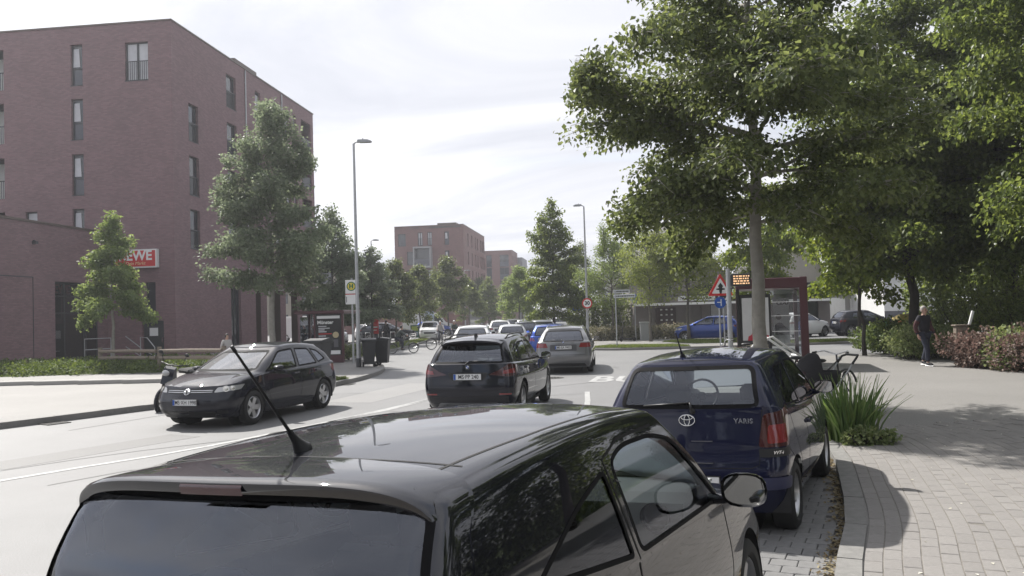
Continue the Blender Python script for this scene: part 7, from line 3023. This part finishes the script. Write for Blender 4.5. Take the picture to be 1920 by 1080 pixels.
text('lettering', 'GEORG', .2, mat('poster_cream', (.5, .45, .33), .5), pc, frame_M((-.46, -.0835, .66), (1, 0, 0), (0, -1, 0)), bold=.006)
po = G().box(.06, .32, .75, .52, .33, 2.06).obj('poster_panel', M_white, sh2)
text('lettering', 'CDU', .16, M_ink, po, frame_M((.33, .315, 1.93), (1, 0, 0), (0, -1, 0)), bold=.01, shear=.12)
g = G()
g.prism([(.1 + .0, 1.0), (.1, 1.28), (.16, 1.34), (.22, 1.36), (.3, 1.34), (.4, 1.22), (.5, 1.15), (.5, 1.0)], .312, .3155, 'y')
g.obj('printed_coat', mat('print_coat', (.06, .06, .07), .5), po)
g = G(); g.lathe([(.0001, .313), (.085, .313), (.085, .316), (.0001, .316)], 16, (.21, 0, 1.52), 'y')
g.obj('printed_face', mat('print_face', (.2, .17, .15), .5), po)
g = G().bbox(-.2, 1.2, .42, .75, 3.2, .48, .015)
for y in (1.4, 3.0):
    g.box(.2, y, 0, .28, y + .06, .42)
g.obj('bench', M_anth, sh2)
G().box(.1, .5, 2.2, .7, .56, 2.34).obj('light_box', M_white, sh2)

# ---- notice boards and stands across the road
def board(name, label, loc, w, z0, z1, m, extra=()):
    t = thing(name, label, 'board', loc)
    g = G()
    for s in (-1, 1):
        g.tube([(s * w * .4, .03, 0), (s * w * .4, .03, z1)], .03, 6)
    g.obj('post', M_galv, t)
    b = G().bbox(-w / 2, -.02, z0, w / 2, .02, z1, .005).obj('panel', m, t)
    for nm, (x0, x1, a, c_), mm in extra:
        G().box(x0, -.026, a, x1, -.021, c_).obj(nm, mm, b)
    return t


M_yel = mat('board_yellow', (.5, .4, .09), .5)
M_lime2 = mat('board_lime', (.38, .48, .07), .5)
M_grn = mat('board_green', (.03, .12, .07), .5)
M_pblue = mat('board_pale_blue', (.35, .42, .52), .5)
board('notice_board', 'red notice board on a post behind the cyclist', (-10.2, 60.8, 0), .5, .75, 1.95, M_red, (('print', (-.18, .18, 1.2, 1.3), M_white), ('print', (-.15, .12, 1.0, 1.06), M_white)))
board('notice_board', 'yellow and white board between two tree trunks', (-9.2, 73, 0), 1.1, .9, 2.3, M_white, (('yellow_panel', (-.5, .05, 1.5, 2.2), M_yel), ('print', (.1, .42, 1.95, 2.05), M_ink), ('print', (-.3, -.1, 1.8, 2.0), M_ink)))
board('notice_board', 'low green and lime board left of the white oncoming car', (-8.55, 71.5, 0), .75, .1, 1.2, M_grn, (('lime_panel', (-.28, .28, .72, 1.1), M_lime2), ('print', (-.28, .28, .3, .6), M_pblue)))
board('notice_board', 'pale blue board above the white oncoming car', (-7.9, 78, 0), .85, 1.2, 2.4, M_pblue, (('print', (-.3, .3, 1.6, 1.66), M_white), ('print', (-.3, .2, 1.8, 1.86), M_white)))
for i in range(5):
    t = G().tube([(-.35, 0, 0), (-.35, 0, .75), (-.28, 0, .82), (.28, 0, .82), (.35, 0, .75), (.35, 0, 0)], .024, 7).obj('bike_stand', M_galv, None, True)
    tag(t, ('leftmost steel hoop in the row by the car park entrance', 'second steel hoop from the left by the car park entrance', 'middle steel hoop in the row by the car park entrance', 'fourth steel hoop from the left by the car park entrance', 'rightmost steel hoop in the row by the car park entrance')[i], 'bike stand', 'row of steel hoops')
    t.location = (-11.7 + .62 * i, 62.5 + .1 * i, 0)
    t.rotation_euler = (0, 0, 1.2)
t = thing('grit_bin', 'orange box with pale yellow lid behind the black tree trunk', 'bin', (16.2, 33.6, .1))
G().bbox(-.5, -.35, 0, .5, .35, 1.1, .04).obj('tub', mat('grit_orange', (.42, .16, .04), .5), t)
G().prism([(-.4, 1.1), (.4, 1.1), (.38, 1.22), (-.3, 1.36)], -.54, .54, 'x').obj('lid', mat('grit_yellow', (.62, .5, .2), .5), t)
t = thing('litter_post', 'pale wooden post with tilted white arm among the reddish shrubs', 'post', (12.75, 23.4, .1))
G().bbox(-.2, -.1, 0, .14, .1, 1.12, .02).obj('post', M_wood, t)
G().bbox(-.24, -.13, 1.12, .2, .13, 1.16, .01).obj('top_board', M_wood, t)
g = G().bbox(-.035, -.03, 0, .035, .03, .42, .01).xform(Matrix.Translation((.22, 0, 1.14)) @ Matrix.Rotation(.3, 4, 'Y'))
g.obj('arm', M_white, t)
t = thing('tower_crane', 'pale lattice jib of a tower crane above the street tree', 'crane', (59, 205, 0))
M_crane = mat('crane_pale', (.5, .5, .5), .5)
g = G()
for dx, dy in ((-.8, -.8), (.8, -.8), (.8, .8), (-.8, .8)):
    g.tube([(dx, dy, 0), (dx, dy, 68)], .1, 4)
for i in range(28):
    z = 2.4 * i
    for a, b in (((-.8, -.8), (.8, -.8)), ((.8, -.8), (.8, .8)), ((.8, .8), (-.8, .8)), ((-.8, .8), (-.8, -.8))):
        g.tube([(a[0], a[1], z), (b[0], b[1], z + 2.4)], .05, 3)
g.obj('mast', M_crane, t)
g = G()
J = [(-41, 65), (14, 65)]
for y, z in ((-.6, 65.0), (.6, 65.0), (0, 66.4)):
    g.tube([(-41.5, y, z), (14, y, z)], .13, 4)
for i in range(30):
    x = -41.5 + 1.85 * i
    for y in (-.6, .6):
        g.tube([(x, y, 65), (x + .92, 0, 66.4), (x + 1.85, y, 65)], .07, 3)
    g.tube([(x, -.6, 65), (x, .6, 65)], .06, 3)
g.tube([(0, 0, 68), (0, 0, 75), (-30, 0, 66.4)], .07, 4)
g.obj('jib', M_crane, t)
G().box(9, -1, 62.6, 13, 1, 65).obj('counterweight', M_concrete, t)
tag(G().tube([(4.6, 17.0, 8.6), (9.2, 19.5, 10.4), (16, 23, 13.8), (26, 28, 19)], .012, 5).obj('overhead_cable', M_black), 'thin dark cable crossing the sky gap between the two crowns', 'cable')


# ---- people
def skin_mesh(name, V, E, R, m, parent, root=0, sub=2):
    me = bpy.data.meshes.new(name)
    me.from_pydata([tuple(v) for v in V], E, [])
    me.materials.append(m)
    o = bpy.data.objects.new(name, me)
    col.objects.link(o)
    o.parent = parent
    md = o.modifiers.new('skin', 'SKIN')
    md.use_smooth_shade = True
    if not me.skin_vertices:
        bm_ = bmesh.new()
        bm_.from_mesh(me)
        bm_.verts.layers.skin.verify()
        bm_.to_mesh(me)
        bm_.free()
    for i, r in enumerate(R):
        sv = me.skin_vertices[0].data[i]
        sv.radius = r if hasattr(r, '__len__') else (r, r)
        sv.use_root = (i == root)
    s2 = o.modifiers.new('subdivision', 'SUBSURF')
    s2.levels = s2.render_levels = sub
    return o


M_skin = mat('skin', (.42, .26, .2), .55, var=.06)


def person(label, loc, rz, J, mtop, mleg, mhair, mshoe, scale=1.0, group=None, detail=False, long_sleeve=True, hair_long=False):
    """J: joints - pelvis, chest, neck, head, and per side shoulder, elbow, hand, hip, knee, ankle, toe"""
    t = thing('person', label, 'person', loc, rz, group)
    t.scale = (scale,) * 3
    v = Vector
    P = {k: v(p) for k, p in J.items()}
    mid = P['pelvis'].lerp(P['chest'], .5)
    hb = P['head'] - v((0, 0, .11))
    ht = P['head'] + v((0, 0, .085))
    V = [P['pelvis'], mid, P['chest'], P['neck'], hb, P['head'], ht]
    E = [(0, 1), (1, 2), (2, 3), (3, 4), (4, 5), (5, 6)]
    R = [(.12, .1), (.11, .09), (.125, .1), (.05, .05), (.058, .064), (.072, .088), (.05, .058)]
    for s in 'rl':
        b = len(V)
        V += [P['shoulder_' + s], P['elbow_' + s], P['hand_' + s], P['hand_' + s] + (P['hand_' + s] - P['elbow_' + s]).normalized() * .09]
        E += [(2, b), (b, b + 1), (b + 1, b + 2), (b + 2, b + 3)]
        R += [.055, .042, .028, (.018, .034)]
        b = len(V)
        V += [P['hip_' + s], P['knee_' + s], P['ankle_' + s], P['toe_' + s]]
        E += [(0, b), (b, b + 1), (b + 1, b + 2), (b + 2, b + 3)]
        R += [.085, .058, .04, .035]
    skin_mesh('body', V, E, R, M_skin, t)
    # jacket
    V = [P['pelvis'] - v((0, 0, .06)), mid, P['chest'], P['neck'] - v((0, 0, .03))]
    E = [(0, 1), (1, 2), (2, 3)]
    R = [(.175, .14), (.165, .135), (.165, .125), (.075, .07)]
    for s in 'rl':
        b = len(V)
        w = P['elbow_' + s].lerp(P['hand_' + s], .95)
        V += [P['shoulder_' + s], P['elbow_' + s], w]
        E += [(2, b), (b, b + 1), (b + 1, b + 2)]
        R += [.078, .062, .048]
    skin_mesh('jacket', V, E, R, mtop, t)
    V = [P['pelvis']]
    E, R = [], [(.145, .12)]
    for s in 'rl':
        b = len(V)
        V += [P['hip_' + s], P['knee_' + s], P['ankle_' + s] + v((0, 0, .02))]
        E += [(0, b), (b, b + 1), (b + 1, b + 2)]
        R += [.105, .078, .062]
    skin_mesh('trousers', V, E, R, mleg, t)
    for s in 'rl':
        a, b = P['ankle_' + s], P['toe_' + s]
        skin_mesh('shoe', [a - (b - a) * .35 - v((0, 0, .02)), a.lerp(b, .4) - v((0, 0, .01)), b], [(0, 1), (1, 2)], [.045, .05, .036], mshoe, t)
    fw_ = (P['toe_r'] + P['toe_l'] - P['ankle_r'] - P['ankle_l'])
    fw_.z = 0
    fw_.normalize()
    c = P['head']
    sd_ = fw_.cross(v((0, 0, 1)))
    g = G()
    n = 14
    for i in range(9):
        a = PI / 2 * i / 8 * (1.35)
        for k in range(n):
            b = 2 * PI * k / n
            d = (fw_ * math.cos(b) * .1 + sd_ * math.sin(b) * .085) * math.sin(a)
            back = max(0, -math.cos(b))
            z = math.cos(a) * .115 - (.05 * back * math.sin(a) if hair_long else 0)
            if math.cos(b) > .35 and a > 1.1:
                d = d * .8
                z = max(z, .045)
            g.V.append(tuple(c + d - fw_ * .012 + v((0, 0, z + .012))))
    for i in range(8):
        for k in range(n):
            g.F.append((i * n + k, (i + 1) * n + k, (i + 1) * n + (k + 1) % n, i * n + (k + 1) % n))
    g.obj('hair', mhair, t, True)
    if detail:
        for s in (-1, 1):
            e = c + fw_ * .082 + sd_ * .032 * s + v((0, 0, -.005))
            G().ball(tuple(e), .012, n=8, m=6).obj('eye', M_ink, t, True)
            e = c + sd_ * .078 * s + v((0, 0, -.02))
            G().ball(tuple(e), .014, .02, .03, n=8, m=6).obj('ear', M_skin, t, True)
        g = G().prism([(-.014, -.04), (.014, -.04), (.004, .01), (-.004, .01)], 0, .024, 'y')
        g.xform(Matrix.Translation(c + fw_ * .084) @ Matrix.Rotation(math.atan2(-fw_.x, fw_.y), 4, 'Z'))
        g.obj('nose', M_skin, t)
        G().ball(tuple(c + fw_ * .084 + v((0, 0, -.062))), .024, .012, .006, n=8, m=5).obj('mouth', mat('lips', (.3, .12, .1), .5), t, True)
        for s in 'rl':
            h = P['hand_' + s]
            d = (h - P['elbow_' + s]).normalized()
            for k in range(5):
                o_ = fw_ * (.026 - .017 * k) if k < 4 else fw_ * .035
                ln = (.07, .085, .08, .062, .05)[k]
                st = h + d * (.08 if k < 4 else .03) + o_
                cu_ = (P['pelvis'] - h)
                cu_.z = 0
                cu_.normalize()
                dd = d if k < 4 else (d + fw_ * .7).normalized()
                G().tube([tuple(st), tuple(st + dd * ln * .5), tuple(st + dd * ln * .85 + cu_ * ln * .35)], [.009, .0085, .007], 6).obj('finger', M_skin, t, True)
    return t


def stand(step=.0, arm=.0):
    """joints of a person facing +y; step is half a stride"""
    return dict(pelvis=(0, 0, .95), chest=(0, .01, 1.32), neck=(0, .01, 1.46), head=(0, .03, 1.60),
                shoulder_r=(.18, 0, 1.39), elbow_r=(.24, -.05 - arm, 1.12), hand_r=(.25, .05 - arm, .88),
                shoulder_l=(-.18, 0, 1.39), elbow_l=(-.24, -.03 + arm, 1.12), hand_l=(-.25, .08 + arm * 1.6, .9),
                hip_r=(.09, 0, .9), knee_r=(.085, .07 + step * .6, .5), ankle_r=(.075, step, .09), toe_r=(.08, step + .17, .045),
                hip_l=(-.09, 0, .9), knee_l=(-.085, .04 - step * .3, .49), ankle_l=(-.07, -step * .9, .1 + step * .15), toe_l=(-.075, -step * .9 + .16, .045))


M_jk = mat('jacket_dark', (.014, .013, .02), .85, bump=.2)
M_jn = mat('jeans_dark', (.022, .026, .045), .85, bump=.2)
M_hg = mat('hair_grey', (.3, .28, .26), .7, var=.2, scale=30)
M_hd = mat('hair_dark', (.02, .016, .013), .6)
M_shoe = mat('shoe', (.03, .03, .035), .6)
w = person('grey haired person in dark jacket and jeans walking along the path', (11.75, 23.55, .105), PI + .45, stand(.14, .05), M_jk, M_jn, M_hg, M_shoe, 1.0, None, True)
# patterned shirt sleeves and pale shoe soles
msl = mat('sleeve_red_pattern', (.06, .018, .02), .8, var=.9, scale=28)
J = stand(.14, .05)
for s in 'rl':
    a, b, c_ = (Vector(J[k + s]) for k in ('shoulder_', 'elbow_', 'hand_'))
    skin_mesh('sleeve', [a.lerp(b, .2), b, b.lerp(c_, .9)], [(0, 1), (1, 2)], [.083, .068, .054], msl, w)
    k, q = Vector(J['ankle_' + s]), Vector(J['toe_' + s])
    d = q - k
    d.z = 0
    zz = min(k.z - .09, .02)
    g = G().bbox(-.042, -.07, 0, .042, .2, .03, .012).xform(Matrix.Translation((k.x, k.y, max(0, k.z - .1))))
    g.obj('shoe_sole', M_white, w)

ride = dict(pelvis=(0, .0, .92), chest=(0, .2, 1.24), neck=(0, .26, 1.36), head=(0, .31, 1.5),
            shoulder_r=(.17, .22, 1.3), elbow_r=(.2, .42, 1.12), hand_r=(.22, .58, 1.03), shoulder_l=(-.17, .22, 1.3), elbow_l=(-.2, .42, 1.12), hand_l=(-.22, .58, 1.03),
            hip_r=(.09, .02, .88), knee_r=(.09, .36, .66), ankle_r=(.09, .3, .26), toe_r=(.09, .45, .22), hip_l=(-.09, .02, .88), knee_l=(-.09, .4, .82), ankle_l=(-.09, .18, .5), toe_l=(-.09, .33, .46))
M_grey = mat('coat_green_grey', (.05, .065, .06), .85)
cp_ = person('cyclist in dark green grey jacket riding a pale bicycle', (-6.45 + .24, 43.72, 0), -PI / 2 + .1, ride, M_grey, M_jn, M_hd, M_shoe, .93)
M_pale = mat('shirt_pale', (.4, .38, .37), .85)
sit = dict(ride)
person('person in pale top seen above the oncoming hatchback', (-10.6, 30.4, .11), -2.2, stand(.05), M_pale, M_jn, M_hd, M_shoe, .82)
person('person in black standing behind the cyclist', (-9.5, 61.5, 0), 1.0, stand(.02), M_jk, M_jk, M_hd, M_shoe, 1.0)
for i, (x, y) in enumerate(((-4.85, 54.5), (-4.0, 55.5))):
    lb = ('cyclist with white helmet waiting left of the black crossover', 'second white helmeted cyclist waiting behind the first')[i]
    o = person(lb, (x, y, 0), PI + .15, ride, (M_pale, M_grey)[i], M_jn, M_white, M_shoe, 1.0)
    bicycle('bicycle', ('bicycle under the first white helmeted cyclist', 'bicycle under the second white helmeted cyclist')[i], (x + .03, y + .27, 0), PI + .15, P_bikeb)

# ---- thin summer haze
hz = G().box(-700, -60, -1.2, 700, 700, 90).obj('haze', None)
hm = bpy.data.materials.new('haze')
hm.use_nodes = True
hm.node_tree.nodes.clear()
ho = hm.node_tree.nodes.new('ShaderNodeOutputMaterial')
hv = hm.node_tree.nodes.new('ShaderNodeVolumePrincipled')
hv.inputs['Color'].default_value = (.92, .94, 1.0, 1)
hv.inputs['Density'].default_value = 0.0009
hv.inputs['Anisotropy'].default_value = 0.45
hm.node_tree.links.new(hv.outputs[0], ho.inputs['Volume'])
hz.data.materials.append(hm)
tag(hz, kind='stuff')
